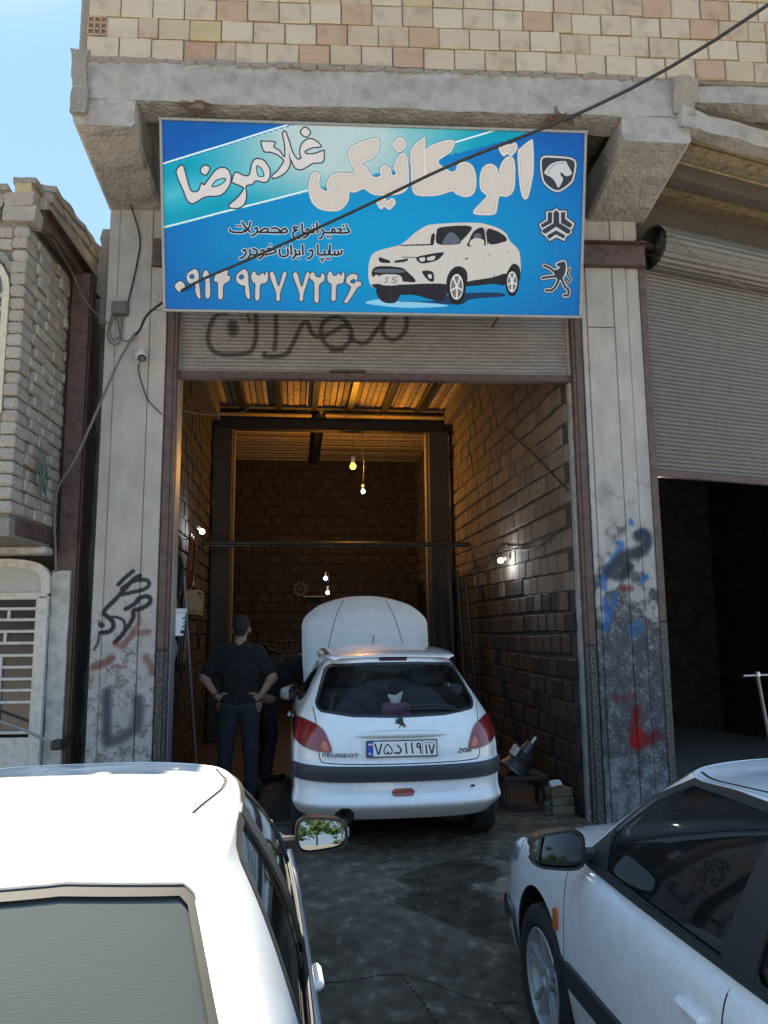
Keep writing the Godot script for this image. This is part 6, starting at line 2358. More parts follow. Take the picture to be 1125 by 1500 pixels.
	for e in [1.0, -1.0]:
		hseams.append(ccw(hs.outline(ribbon(curve(vv([e * 0.40, -2.10, e * 0.57, -1.90, e * 0.655, -1.5, e * 0.69, -1.1, e * 0.70, -0.9]), false, 5), 0.008), 0, 2, 0.0, 10.0)))
		hseams.append(ccw(hs.outline(ribbon(curve(vv([e * 0.33, -2.0, e * 0.42, -1.6, e * 0.50, -1.0]), false, 5), 0.004), 0, 2, 0.0, 10.0)))
	var s := Shape.new()
	hs.skin(s, 0.0, 10.0, 0.0, 6.0, 40, 32, [hseams[0], hseams[2]])
	obj("bonnet", s, white, car)
	s = Shape.new()
	for q in [hseams[0], hseams[2]]:
		hs.plate(s, q, -0.006, 0.4, false)
	obj("bonnet_seam", s, mats.dark_cavity, car)
	var boot := []
	for q in [[1.42, 0.79, 0.958, 0.985], [1.7, 0.77, 0.962, 1.005], [1.95, 0.72, 0.962, 1.0], [2.12, 0.60, 0.955, 0.98], [2.19, 0.4, 0.945, 0.955]]:
		var row := []
		for x in [0.0, 0.4, 0.75, 0.92, 1.0]:
			row.append(Vector3(q[1] * x, lerpf(q[3], q[2], pow(x, 3.0)), q[0]))
		boot.append(row)
	var bs := Sheet.new(mirrored(boot))
	bs.turned = bs.normal(4.0, 2.0).y < 0.0
	s = Shape.new()
	bs.skin(s, 0.0, 8.0, 0.0, 4.0, 20, 14)
	obj("boot_lid", s, white, car)
	# ---- upper body: ring from the windscreen's middle round the side to the rear window's middle
	var low := [Vector3(0, 0.985, -1.03), Vector3(0.40, 0.978, -1.00), Vector3(0.67, 0.955, -0.95), Vector3(0.77, 0.930, -0.90), Vector3(0.80, 0.925, -0.5), Vector3(0.805, 0.930, 0.25), Vector3(0.80, 0.940, 0.80), Vector3(0.785, 0.950, 1.13), Vector3(0.745, 0.965, 1.46), Vector3(0.62, 0.985, 1.62), Vector3(0.32, 0.99, 1.70), Vector3(0, 0.99, 1.71)]
	var high := [Vector3(0, 1.392, -0.46), Vector3(0.28, 1.390, -0.45), Vector3(0.49, 1.376, -0.40), Vector3(0.565, 1.362, -0.27), Vector3(0.592, 1.382, 0.02), Vector3(0.600, 1.392, 0.36), Vector3(0.590, 1.384, 0.66), Vector3(0.572, 1.376, 0.80), Vector3(0.520, 1.368, 0.875), Vector3(0.42, 1.372, 0.895), Vector3(0.2, 1.384, 0.91), Vector3(0, 1.388, 0.915)]
	var gh := []
	for v in [-0.06, 0.0, 0.33, 0.66, 0.92, 1.0]:
		var row := []
		for i in low.size():
			var q: Vector3 = low[i].lerp(high[i], v)
			var out := Vector3(q.x, 0, q.z * 0.55).normalized()
			q += out * 0.030 * sin(PI * clampf(v, 0.0, 1.0))
			if i == 0 or i == low.size() - 1:
				q.x = 0.0
			row.append(q)
		gh.append(row)
	# the same net runs on over the roof to its spine
	var crown := [0.012, 0.014, 0.024, 0.042, 0.052, 0.052, 0.050, 0.040, 0.026, 0.018, 0.010, 0.008]
	for f_in in [0.955, 0.86, 0.68, 0.45, 0.2, 0.0]:
		var row := []
		for i in high.size():
			var q: Vector3 = high[i]
			row.append(Vector3(q.x * f_in, q.y + crown[i] * (1.0 - pow(f_in, 2.2)), 0.3 + (q.z - 0.3) * (1.0 - 0.22 * (1.0 - f_in))))
		gh.append(row)
	# full ring: start at the rear middle, down the left side, round the windscreen, back up the right side
	var net := []
	for r in gh:
		var row := PackedVector3Array()
		for i in range(11, -1, -1):
			row.append(r[i] * Vector3(-1, 1, 1))
		for i in range(1, 12):
			row.append(r[i])
		net.append(row)
	# u: 0 rear middle, 11 windscreen middle, 22 rear middle again
	var up := Sheet.new(net)
	up.turned = up.normal(16.0, 2.0).x < 0.0
	up.v_to = 5.0
	var cut := []
	var panes := []
	var ws := ccw(up.outline(dense(rounded([Vector2(-0.62, 1.0), Vector2(0.62, 1.0), Vector2(0.475, 1.355), Vector2(0.25, 1.368), Vector2(-0.25, 1.368), Vector2(-0.475, 1.355)], 0.04), 0.06), 0, 1, 8.2, 13.8))
	cut.append(ws)
	var front_glass := [-0.80, 0.962, -0.74, 1.03, -0.50, 1.255, -0.28, 1.355, 0.0, 1.368, 0.30, 1.372, 0.235, 0.962]
	var rear_glass := [0.325, 0.965, 0.385, 1.372, 0.55, 1.368, 0.70, 1.345, 0.80, 1.24, 0.92, 1.11, 1.0, 0.985]
	for e in [0, 1]:
		for g in [front_glass, rear_glass]:
			var o := ccw(up.outline(dense(rounded(vv(g), 0.045), 0.05), 2, 1, 3.0 if e == 0 else 13.4, 8.6 if e == 0 else 19.0))
			cut.append(o)
			panes.append(o)
	# rear window in two halves of the ring
	var rear := []
	var rw_outline := rounded([Vector2(-0.67, 1.03), Vector2(-0.515, 1.343), Vector2(-0.25, 1.363), Vector2(0.25, 1.363), Vector2(0.515, 1.343), Vector2(0.67, 1.03), Vector2(0.3, 1.012), Vector2(-0.3, 1.012)], 0.03)
	var halves := []
	for e in [0, 1]:
		var part := Geometry2D.intersect_polygons(rw_outline, rect(-1 if e == 0 else 0, 0, 1, 2))[0]
		var o := ccw(up.outline(dense(part, 0.05), 0, 1, 0.0 if e == 0 else 18.0, 4.0 if e == 0 else 22.0))
		cut.append(o)
		halves.append(o)
	s = Shape.new()
	up.skin(s, 0.0, 22.0, 0.0, 5.0, 132, 26, cut)
	obj("pillars", s, white, car)
	s = Shape.new()
	for o in halves:
		up.plate(s, o, -0.005, 0.25, false)
	obj("rear_window", s, mats.dark_glass, car)
	s = Shape.new()
	up.plate(s, ws, -0.005, 0.3, false)
	obj("windscreen", s, mats.clear_glass, car)
	for o in panes:
		s = Shape.new()
		up.plate(s, o, -0.007, 0.3, false)
		obj("side_window", s, mats.dark_glass, car)
	# rubber and bright seals round the glass, black pillar covers between the doors
	var seals := []
	for e in [0, 1]:
		var lo := 3.0 if e == 0 else 13.4
		var hi := 8.6 if e == 0 else 19.0
		for g in [front_glass, rear_glass]:
			var outer := dense(rounded(vv(g), 0.045), 0.04)
			var wide := Geometry2D.offset_polygon(outer, 0.014, Geometry2D.JOIN_ROUND)[0]
			var thin := Geometry2D.offset_polygon(outer, -0.012, Geometry2D.JOIN_ROUND)[0]
			s = Shape.new()
			var wo := ccw(up.outline(dense(wide, 0.04), 2, 1, lo, hi))
			var to := ccw(up.outline(dense(thin, 0.04), 2, 1, lo, hi))
			var b := Sheet.box_of(wo)
			up.skin(s, b.position.x, b.end.x, b.position.y, b.end.y, 26, 20, [to], 0.003, wo)
			obj("window_seal", s, mats.black_rubber, car)
		s = Shape.new()
		up.plate(s, up.outline(dense(PackedVector2Array([Vector2(0.205, 0.950), Vector2(0.352, 0.950), Vector2(0.412, 1.378), Vector2(0.275, 1.378)]), 0.06), 2, 1, lo, hi), 0.005, 0.2)
		obj("pillar_cover", s, mats.black_plastic, car)
		s = Shape.new()
		up.plate(s, up.outline(dense(PackedVector2Array([Vector2(-0.865, 0.955), Vector2(-0.60, 0.955), Vector2(-0.645, 1.10), Vector2(-0.66, 1.105)]), 0.05), 2, 1, lo, hi), 0.006, 0.2)
		obj("mirror_base", s, mats.black_plastic, car)
		s = Shape.new()
		up.plate(s, up.outline(dense(PackedVector2Array([Vector2(-0.80, 0.938), Vector2(1.02, 0.953), Vector2(1.02, 0.975), Vector2(-0.80, 0.958)]), 0.1), 2, 1, lo, hi), 0.010, 0.4)
		obj("waist_rail", s, mats.black_rubber, car)
	for k in 2:
		s = Shape.new()
		for e in [0, 1]:
			var big := Geometry2D.offset_polygon(rw_outline, [0.015, 0.003][k], Geometry2D.JOIN_ROUND)[0]
			var less := Geometry2D.offset_polygon(rw_outline, [0.004, -0.011][k], Geometry2D.JOIN_ROUND)[0]
			var side_rect := rect(-1 if e == 0 else 0, 0, 1, 2)
			var lo := 0.0 if e == 0 else 17.6
			var hi := 4.4 if e == 0 else 22.0
			var wo := ccw(up.outline(dense(Geometry2D.intersect_polygons(big, side_rect)[0], 0.04), 0, 1, lo, hi))
			var to := ccw(up.outline(dense(Geometry2D.intersect_polygons(less, rect(-1 if e == 0 else -0.002, 0, 1.002, 2))[0], 0.04), 0, 1, lo, hi))
			var b := Sheet.box_of(wo)
			up.skin(s, b.position.x, b.end.x, b.position.y, b.end.y, 24, 24, [to], [0.007, 0.002][k], wo)
		obj(["bright_seal", "window_edge"][k], s, [mats.white_plastic, mats.black_rubber][k], car)
	# ---- roof with its two ditch mouldings
	s = Shape.new()
	var ditches := []
	up.v_from = 5.0
	up.v_to = 11.0
	for e in [-1.0, 1.0]:
		ditches.append(ccw(up.outline(dense(ribbon(curve(vv([e * 0.50, -0.36, e * 0.54, -0.15, e * 0.545, 0.15, e * 0.485, 0.52]), false, 6), 0.012), 0.08), 0, 2, 1.0 if e < 0.0 else 11.5, 10.5 if e < 0.0 else 21.0)))
	up.skin(s, 0.0, 22.0, 5.0, 11.0, 110, 30, ditches)
	obj("roof", s, white, car)
	for q in ditches:
		s = Shape.new()
		up.plate(s, q, -0.004, 0.3, false)
		obj("roof_ditch", s, mats.trim_plastic, car)
	# ---- mirrors, wipers, inside
	for e in [-1.0, 1.0]:
		car_mirror(car, Vector3(e * 0.935, 1.022, -0.74), e, mats.black_plastic, mats.black_plastic)
	s = Shape.new()
	s.box(Vector3(0, 0.86, -0.78), Vector3(1.46, 0.24, 0.40), 0.07)
	s.box(Vector3(-0.36, 0.97, -0.66), Vector3(0.36, 0.08, 0.2), 0.03)
	obj("dashboard", s, mats.dash_plastic, car)
	s = Shape.new()
	var ring := []
	for k in 25:
		var a := TAU * k / 24.0
		ring.append(Vector3(-0.36, 0.0, 0.0) + Basis(Vector3.RIGHT, -0.4) * Vector3(cos(a) * 0.185, sin(a) * 0.185, 0) + Vector3(0, 0.86, -0.42))
	s.tube(ring, 0.014, 8, false)
	s.box(Vector3(-0.36, 0.86, -0.42), Vector3(0.30, 0.07, 0.03), 0.01, Basis(Vector3.RIGHT, -0.4))
	obj("steering_wheel", s, mats.dash_plastic, car)
	for x in [-0.36, 0.36]:
		seat(car, Vector3(x, 0.34, -0.05), mats.seat_grey)
	s = Shape.new()
	s.box(Vector3(0, 0.44, 0.80), Vector3(1.30, 0.18, 0.5), 0.06)
	s.box(Vector3(0, 0.74, 1.10), Vector3(1.30, 0.56, 0.14), 0.05, Basis(Vector3.RIGHT, 0.3))
	obj("rear_seat", s, mats.seat_grey, car)
	s = Shape.new()
	s.box(Vector3(0, 0.955, 1.42), Vector3(1.30, 0.03, 0.44), 0.01)
	obj("parcel_shelf", s, mats.seat_grey, car)
	s = Shape.new()
	s.box(Vector3(0, 0.25, 0.05), Vector3(1.44, 0.10, 3.9), 0.04)
	obj("underbody", s, mats.black_plastic, car)
	return car


func ccw(p: PackedVector2Array) -> PackedVector2Array:
	if Geometry2D.is_polygon_clockwise(p):
		p.reverse()
	return p


# ------------------------------------------------------------------ people
# a body is one surface round its bones: tapered capsules joined by a smooth minimum and meshed as surface nets
func flesh(bones: Array, cell: float, blend: float, s: Shape) -> void:
	var lo := Vector3.ONE * 1e9
	var hi := -lo
	for b in bones:
		var r: float = maxf(b[2], b[3]) + blend
		for p in [b[0], b[1]]:
			lo = lo.min(p - Vector3.ONE * r)
			hi = hi.max(p + Vector3.ONE * r)
	lo -= Vector3.ONE * cell * 2.0
	var nx := int((hi.x - lo.x) / cell) + 4
	var ny := int((hi.y - lo.y) / cell) + 4
	var nz := int((hi.z - lo.z) / cell) + 4
	var field := PackedFloat32Array()
	field.resize(nx * ny * nz)
	field.fill(1.0)
	for b in bones:
		var a: Vector3 = b[0]
		var d: Vector3 = b[1] - b[0]
		var ll := maxf(d.length_squared(), 1e-9)
		var r := maxf(b[2], b[3]) + blend + cell * 2.0
		var flat: float = b[4] if b.size() > 4 else 1.0     # depth of the limb over its width, along z
		var p0 := ((a.min(b[1]) - Vector3.ONE * r - lo) / cell).floor()
		var p1 := ((a.max(b[1]) + Vector3.ONE * r - lo) / cell).ceil()
		for k in range(maxi(0, int(p0.z)), mini(nz, int(p1.z) + 1)):
			for j in range(maxi(0, int(p0.y)), mini(ny, int(p1.y) + 1)):
				for i in range(maxi(0, int(p0.x)), mini(nx, int(p1.x) + 1)):
					var q := lo + Vector3(i, j, k) * cell - a
					var t := clampf(q.dot(d) / ll, 0.0, 1.0)
					var e := q - d * t
					e.z /= flat
					var f: float = e.length() - lerpf(b[2], b[3], t)
					var at := (k * ny + j) * nx + i
					var g := field[at]
					var h := clampf(0.5 + 0.5 * (g - f) / blend, 0.0, 1.0)
					field[at] = lerpf(g, f, h) - blend * h * (1.0 - h)
	var vert := {}
	var steps := [1, nx, nx * ny]
	var corner := []
	for c in 8:
		corner.append((c & 1) + ((c >> 1) & 1) * nx + ((c >> 2) & 1) * nx * ny)
	for k in nz - 1:
		for j in ny - 1:
			for i in nx - 1:
				var at := (k * ny + j) * nx + i
				var inside := 0
				for c in corner:
					if field[at + c] < 0.0:
						inside += 1
				if inside == 0 or inside == 8:
					continue
				var sum := Vector3.ZERO
				var n := 0
				for c in 8:
					for ax in 3:
						if c & (1 << ax):
							continue
						var f0 := field[at + corner[c]]
						var f1 := field[at + corner[c] + steps[ax]]
						if (f0 < 0.0) != (f1 < 0.0):
							var p := Vector3(c & 1, (c >> 1) & 1, (c >> 2) & 1)
							p[ax] += f0 / (f0 - f1)
							sum += p
							n += 1
				vert[at] = lo + (Vector3(i, j, k) + sum / n) * cell
	var normal := {}
	for at in vert:
		var g := Vector3.ZERO
		for ax in 3:
			for c in 8:
				if not (c & (1 << ax)):
					g[ax] += field[at + corner[c] + steps[ax]] - field[at + corner[c]]
		normal[at] = g.normalized()
	for at in vert:
		for ax in 3:
			var f0 := field[at]
			var f1 := field[at + steps[ax]]
			if (f0 < 0.0) == (f1 < 0.0):
				continue
			var b1: int = steps[(ax + 1) % 3]
			var b2: int = steps[(ax + 2) % 3]
			var q := [at, at - b1, at - b1 - b2, at - b2]
			if not (vert.has(q[1]) and vert.has(q[2]) and vert.has(q[3])):
				continue
			if f0 > 0.0:
				q.reverse()
			s.tri(vert[q[0]], vert[q[1]], vert[q[2]], normal[q[0]], normal[q[1]], normal[q[2]])
			s.tri(vert[q[0]], vert[q[2]], vert[q[3]], normal[q[0]], normal[q[2]], normal[q[3]])


func hand_bones(wrist: Vector3, along: Vector3, across: Vector3, palm_out: Vector3, curl: float) -> Array:
	# palm, four fingers of different lengths and a thumb from the side of the palm
	var o := []
	for k in 4:
		var base := wrist + along * 0.085 + across * (0.030 - 0.020 * k)
		o.append([wrist + across * (0.012 - 0.008 * k), base, 0.017, 0.0115])
		var len: float = [0.040, 0.045, 0.042, 0.033][k]
		var d := along
		var p := base
		for seg in 3:
			d = (d - palm_out * curl * (0.35 + 0.25 * seg)).normalized()
			var q: Vector3 = p + d * len * [1.0, 0.72, 0.55][seg]
			o.append([p, q, 0.0095 - 0.0008 * seg, 0.0088 - 0.0008 * seg])
			p = q
	var t0 := wrist + along * 0.025 + across * 0.022
	var t1 := t0 + (along * 0.5 + across * 0.8).normalized() * 0.042
	var t2 := t1 + (along * 0.85 + across * 0.4).normalized() * 0.032
	o.append([t0, t1, 0.014, 0.0115])
	o.append([t1, t2, 0.0110, 0.0098])
	o.append([t2, t2 + (along * 0.95 + across * 0.1).normalized() * 0.024, 0.0098, 0.008])
	return o


func mechanic() -> void:
	var skin := plain("skin", col(0.34, 0.20, 0.14), 0.6)
	skin.subsurf_scatter_enabled = true
	skin.subsurf_scatter_strength = 0.1
	var hair := grainy("dark_hair", col(0.022, 0.018, 0.015), 0.8, mats.fine, 8.0, mats.bumps, 0.4)
	var folds := noise_texture(121, 0.012, [[0.0, 0.0], [0.5, 0.6], [1.0, 1.0]], 512, 3, FastNoiseLite.TYPE_PERLIN)
	var tee := grainy("black_cotton", col(0.014, 0.014, 0.016), 0.95, mats.fine, 1.2, folds, 3.0)
	var denim := grainy("dark_denim", col(0.032, 0.035, 0.045), 0.95, mats.fine, 1.5, folds, 2.4)
	var shoe := plain("shoe_black", col(0.02, 0.02, 0.02), 0.6)
	# he stands with his back to the street, thumbs at his hips, looking down into the engine bay
	var man := thing("person", "person in black t-shirt and dark jeans, back turned, hands on hips beside the hatchback", "person", bay(Vector3(-0.885, FLOOR, -1.25)), BAY_TURN - 4.0)
	var body := Shape.new()
	var bones := [
		[Vector3(-0.10, 0.90, 0.0), Vector3(0.10, 0.90, 0.0), 0.125, 0.125, 0.85],                    # hips
		[Vector3(0, 0.95, 0.0), Vector3(0, 1.18, 0.01), 0.155, 0.165, 0.72],
		[Vector3(-0.06, 1.22, 0.01), Vector3(0.06, 1.22, 0.01), 0.15, 0.15, 0.70],
		[Vector3(-0.12, 1.36, 0.015), Vector3(0.12, 1.36, 0.015), 0.105, 0.105, 0.85],
		[Vector3(-0.03, 1.44, 0.01), Vector3(0.03, 1.44, 0.01), 0.075, 0.075],
		[Vector3(0, 1.44, 0.0), Vector3(0, 1.53, -0.025), 0.060, 0.056],
		[Vector3(-0.095, 0.88, 0.0), Vector3(-0.125, 0.50, -0.02), 0.098, 0.062],
		[Vector3(-0.125, 0.50, -0.02), Vector3(-0.14, 0.09, 0.02), 0.060, 0.042],
		[Vector3(0.095, 0.88, 0.0), Vector3(0.12, 0.50, -0.015), 0.098, 0.062],
		[Vector3(0.12, 0.50, -0.015), Vector3(0.135, 0.09, 0.02), 0.060, 0.042],
		[Vector3(-0.185, 1.39, 0.01), Vector3(-0.335, 1.16, 0.07), 0.060, 0.046],                       # upper arms
		[Vector3(-0.335, 1.16, 0.07), Vector3(-0.205, 0.985, 0.075), 0.044, 0.030],                     # forearms
		[Vector3(0.185, 1.39, 0.01), Vector3(0.325, 1.16, 0.07), 0.060, 0.046],
		[Vector3(0.325, 1.16, 0.07), Vector3(0.215, 0.985, 0.075), 0.044, 0.030],
		[Vector3(-0.14, 0.07, 0.02), Vector3(-0.155, 0.035, -0.17), 0.040, 0.032],
		[Vector3(0.135, 0.07, 0.02), Vector3(0.155, 0.035, -0.17), 0.040, 0.032]]
	flesh(bones, 0.014, 0.035, body)
	# head, bent a little forward: skull, jaw, nose, ears
	var h := Vector3(0, 1.635, -0.055)
	flesh([[h + Vector3(0, 0.035, 0.020), h + Vector3(0, 0.025, -0.02), 0.086, 0.086], [h + Vector3(0, -0.03, -0.045), h + Vector3(0, -0.075, -0.06), 0.062, 0.042], [h + Vector3(0, -0.10, 0.03), h + Vector3(0, -0.02, 0.01), 0.056, 0.068],
		[h + Vector3(0, 0.01, -0.10), h + Vector3(0, -0.018, -0.118), 0.010, 0.014], [h + Vector3(-0.085, -0.005, 0.0), h + Vector3(-0.088, -0.035, -0.004), 0.014, 0.010], [h + Vector3(0.085, -0.005, 0.0), h + Vector3(0.088, -0.035, -0.004), 0.014, 0.010],
		[h + Vector3(-0.035, 0.018, -0.082), h + Vector3(0.035, 0.018, -0.082), 0.018, 0.018], [h + Vector3(-0.022, -0.058, -0.092), h + Vector3(0.022, -0.058, -0.092), 0.012, 0.012]], 0.007, 0.016, body)
	flesh(hand_bones(Vector3(-0.205, 0.985, 0.075), Vector3(0.86, -0.42, 0.10).normalized(), Vector3(0.35, 0.75, 0.25).normalized(), Vector3(0.1, 0.1, -1.0), -0.15), 0.0045, 0.008, body)
	flesh(hand_bones(Vector3(0.215, 0.985, 0.075), Vector3(-0.86, -0.42, 0.10).normalized(), Vector3(-0.35, 0.75, 0.25).normalized(), Vector3(0.1, 0.1, -1.0), -0.15), 0.0045, 0.008, body)
	obj("body", body, skin, man)
	var hs := Shape.new()
	flesh([[h + Vector3(0, 0.048, 0.022), h + Vector3(0, 0.045, -0.025), 0.089, 0.086], [h + Vector3(0, 0.0, 0.045), h + Vector3(0, -0.045, 0.045), 0.066, 0.052]], 0.008, 0.02, hs)
	obj("hair", hs, hair, man)
	var sh := Shape.new()
	flesh([
		[Vector3(-0.09, 0.955, 0.0), Vector3(0.09, 0.955, 0.0), 0.132, 0.132, 0.88], [Vector3(0, 1.0, 0.0), Vector3(0, 1.2, 0.01), 0.172, 0.180, 0.76], [Vector3(-0.065, 1.23, 0.01), Vector3(0.065, 1.23, 0.01), 0.162, 0.162, 0.76],
		[Vector3(-0.125, 1.365, 0.015), Vector3(0.125, 1.365, 0.015), 0.115, 0.115, 0.9], [Vector3(-0.05, 1.45, 0.008), Vector3(0.05, 1.45, 0.008), 0.070, 0.070],
		[Vector3(-0.185, 1.395, 0.01), Vector3(-0.296, 1.222, 0.055), 0.074, 0.070], [Vector3(0.185, 1.395, 0.01), Vector3(0.287, 1.222, 0.055), 0.074, 0.070]], 0.013, 0.035, sh)
	obj("t_shirt", sh, tee, man)
	var tr := Shape.new()
	flesh([[Vector3(-0.085, 0.90, 0.0), Vector3(0.085, 0.90, 0.0), 0.128, 0.128, 0.9], [Vector3(-0.095, 0.88, 0.0), Vector3(-0.125, 0.50, -0.02), 0.108, 0.078], [Vector3(-0.125, 0.50, -0.02), Vector3(-0.14, 0.11, 0.015), 0.076, 0.066],
		[Vector3(0.095, 0.88, 0.0), Vector3(0.12, 0.50, -0.015), 0.108, 0.078], [Vector3(0.12, 0.50, -0.015), Vector3(0.135, 0.11, 0.015), 0.076, 0.066]], 0.013, 0.03, tr)
	obj("jeans", tr, denim, man)
	for e in [-1.0, 1.0]:
		var ft := Shape.new()
		flesh([[Vector3(e * 0.138, 0.06, 0.03), Vector3(e * 0.155, 0.04, -0.17), 0.050, 0.040], [Vector3(e * 0.138, 0.03, 0.05), Vector3(e * 0.155, 0.025, -0.19), 0.032, 0.028]], 0.010, 0.02, ft)
		obj("shoe", ft, shoe, man)
	var wb := Shape.new()
	var ring := []
	var wc := Vector3(-0.222, 1.008, 0.075)
	var ax := Vector3(0.6, -0.8, 0.02).normalized()
	var sd := ax.cross(Vector3.BACK).normalized()
	for k in 17:
		var a := TAU * k / 16.0
		ring.append(wc + (sd * cos(a) + Vector3.BACK * sin(a)) * 0.035)
	wb.tube(ring, 0.007, 6, false)
	obj("wrist_band", wb, mats.black_rubber, man)
	# a second one stoops over the wing on the far side of the bonnet
	var two := thing("person", "dark-clothed person stooping beside the hatchback's front wing, mostly in shadow", "person", bay(Vector3(-0.66, FLOOR, -2.25)), BAY_TURN - 60.0)
	body = Shape.new()
	flesh([[Vector3(-0.10, 0.90, 0.06), Vector3(0.10, 0.90, 0.06), 0.125, 0.125], [Vector3(0, 0.95, 0.03), Vector3(0, 1.12, -0.16), 0.145, 0.15], [Vector3(-0.12, 1.22, -0.30), Vector3(0.12, 1.22, -0.30), 0.11, 0.11], [Vector3(0, 1.26, -0.36), Vector3(0, 1.30, -0.45), 0.058, 0.055],
		[Vector3(-0.095, 0.88, 0.06), Vector3(-0.12, 0.50, 0.0), 0.098, 0.062], [Vector3(-0.12, 0.50, 0.0), Vector3(-0.13, 0.09, 0.06), 0.060, 0.042], [Vector3(0.095, 0.88, 0.06), Vector3(0.12, 0.50, 0.0), 0.098, 0.062], [Vector3(0.12, 0.50, 0.0), Vector3(0.13, 0.09, 0.06), 0.060, 0.042],
		[Vector3(-0.185, 1.24, -0.30), Vector3(-0.24, 0.98, -0.36), 0.058, 0.045], [Vector3(-0.24, 0.98, -0.36), Vector3(-0.16, 0.86, -0.56), 0.044, 0.030], [Vector3(0.185, 1.24, -0.30), Vector3(0.24, 0.98, -0.36), 0.058, 0.045], [Vector3(0.24, 0.98, -0.36), Vector3(0.16, 0.86, -0.56), 0.044, 0.030],
		[Vector3(-0.13, 0.06, 0.06), Vector3(-0.14, 0.03, -0.13), 0.04, 0.032], [Vector3(0.13, 0.06, 0.06), Vector3(0.14, 0.03, -0.13), 0.04, 0.032]], 0.015, 0.035, body)
	var g := Vector3(0, 1.36, -0.55)
	flesh([[g + Vector3(0, 0.04, 0.0), g + Vector3(0, 0.02, -0.03), 0.086, 0.084], [g + Vector3(0, -0.05, -0.04), g + Vector3(0, -0.09, -0.05), 0.060, 0.044], [g + Vector3(0, -0.03, -0.11), g + Vector3(0, -0.05, -0.12), 0.011, 0.014], [g + Vector3(-0.086, -0.01, 0.0), g + Vector3(-0.088, -0.04, 0.0), 0.014, 0.010], [g + Vector3(0.086, -0.01, 0.0), g + Vector3(0.088, -0.04, 0.0), 0.014, 0.010]], 0.009, 0.018, body)
	flesh(hand_bones(Vector3(-0.16, 0.86, -0.56), Vector3(0.3, -0.25, -0.9).normalized(), Vector3(0.9, 0.1, 0.3).normalized(), Vector3.UP, 0.4), 0.005, 0.008, body)
	flesh(hand_bones(Vector3(0.16, 0.86, -0.56), Vector3(-0.3, -0.25, -0.9).normalized(), Vector3(-0.9, 0.1, 0.3).normalized(), Vector3.UP, 0.4), 0.005, 0.008, body)
	obj("body", body, skin, two)
	hs = Shape.new()
	flesh([[g + Vector3(0, 0.055, 0.01), g + Vector3(0, 0.05, -0.03), 0.088, 0.083], [g + Vector3(0, 0.01, 0.04), g + Vector3(0, -0.03, 0.045), 0.062, 0.05]], 0.010, 0.02, hs)
	obj("hair", hs, hair, two)
	sh = Shape.new()
	flesh([[Vector3(-0.09, 0.93, 0.05), Vector3(0.09, 0.93, 0.05), 0.134, 0.134], [Vector3(0, 0.97, 0.03), Vector3(0, 1.13, -0.16), 0.160, 0.165], [Vector3(-0.125, 1.225, -0.30), Vector3(0.125, 1.225, -0.30), 0.122, 0.122], [Vector3(-0.185, 1.24, -0.30), Vector3(-0.225, 1.05, -0.345), 0.072, 0.066], [Vector3(0.185, 1.24, -0.30), Vector3(0.225, 1.05, -0.345), 0.072, 0.066]], 0.015, 0.035, sh)
	obj("t_shirt", sh, tee, two)
	tr = Shape.new()
	flesh([[Vector3(-0.085, 0.89, 0.06), Vector3(0.085, 0.89, 0.06), 0.130, 0.130], [Vector3(-0.095, 0.88, 0.06), Vector3(-0.12, 0.50, 0.0), 0.108, 0.078], [Vector3(-0.12, 0.50, 0.0), Vector3(-0.13, 0.11, 0.06), 0.076, 0.064], [Vector3(0.095, 0.88, 0.06), Vector3(0.12, 0.50, 0.0), 0.108, 0.078], [Vector3(0.12, 0.50, 0.0), Vector3(0.13, 0.11, 0.06), 0.076, 0.064]], 0.015, 0.03, tr)
	obj("jeans", tr, denim, two)
	for e in [-1.0, 1.0]:
		var ft := Shape.new()
		flesh([[Vector3(e * 0.13, 0.05, 0.08), Vector3(e * 0.14, 0.035, -0.14), 0.046, 0.038]], 0.012, 0.02, ft)
		obj("shoe", ft, shoe, two)
	var mark := Shape.new()
	mark.box(Vector3(0.235, 1.13, -0.30), Vector3(0.02, 0.05, 0.06), 0.006)
	obj("sleeve_patch", mark, mats.white_plastic, two)


# ------------------------------------------------------------------ lamps, cables, clutter
func bulb(label: String, at: Vector3, c: Color, power: float, shine: float, hang := 0.0, aim := Vector3.DOWN, size := 1.0) -> void:
	# a bulb in its socket; its own light sits inside the glowing glass
	var t := thing("light_bulb", label, "light bulb", at)
	t.set_meta("group", "bulbs hanging in the shops")
	var turn := Basis(Quaternion(Vector3.DOWN, aim)) if aim != Vector3.DOWN else Basis()
	var s := Shape.new()
	turn = turn * Basis().scaled(Vector3.ONE * size)
	s.lathe([[0.0, -0.034], [0.018, -0.030], [0.029, -0.016], [0.032, 0.0], [0.027, 0.016], [0.017, 0.030], [0.0, 0.032]], 20, Transform3D(turn, Vector3.ZERO))
	var lit := glow("lit_bulb_%d" % mats.size(), c, shine)
	obj("bulb_glass", s, lit, t)
	s = Shape.new()
	s.lathe([[0.0, 0.031], [0.017, 0.031], [0.016, 0.06], [0.021, 0.064], [0.021, 0.10], [0.008, 0.108], [0.0, 0.108]], 16, Transform3D(turn, Vector3.ZERO))
	obj("socket", s, mats.white_plastic if shine > 2.5 else mats.black_plastic, t)
	if hang > 0.0:
		s = Shape.new()
		s.tube(curve3([Vector3(0, 0.10, 0), Vector3(0.012, 0.10 + hang * 0.4, 0.008), Vector3(-0.006, 0.10 + hang * 0.75, 0), Vector3(0, 0.10 + hang, 0)], 4), 0.0035, 6)
		obj("cord", s, mats.cable_black, t)
	var l := OmniLight3D.new()
	l.name = "bulb_light"
	l.light_color = c
	l.light_energy = power
	l.light_size = 0.02
	l.omni_range = 14.0
	l.omni_attenuation = 2.0
	l.shadow_enabled = true
	t.add_child(l)


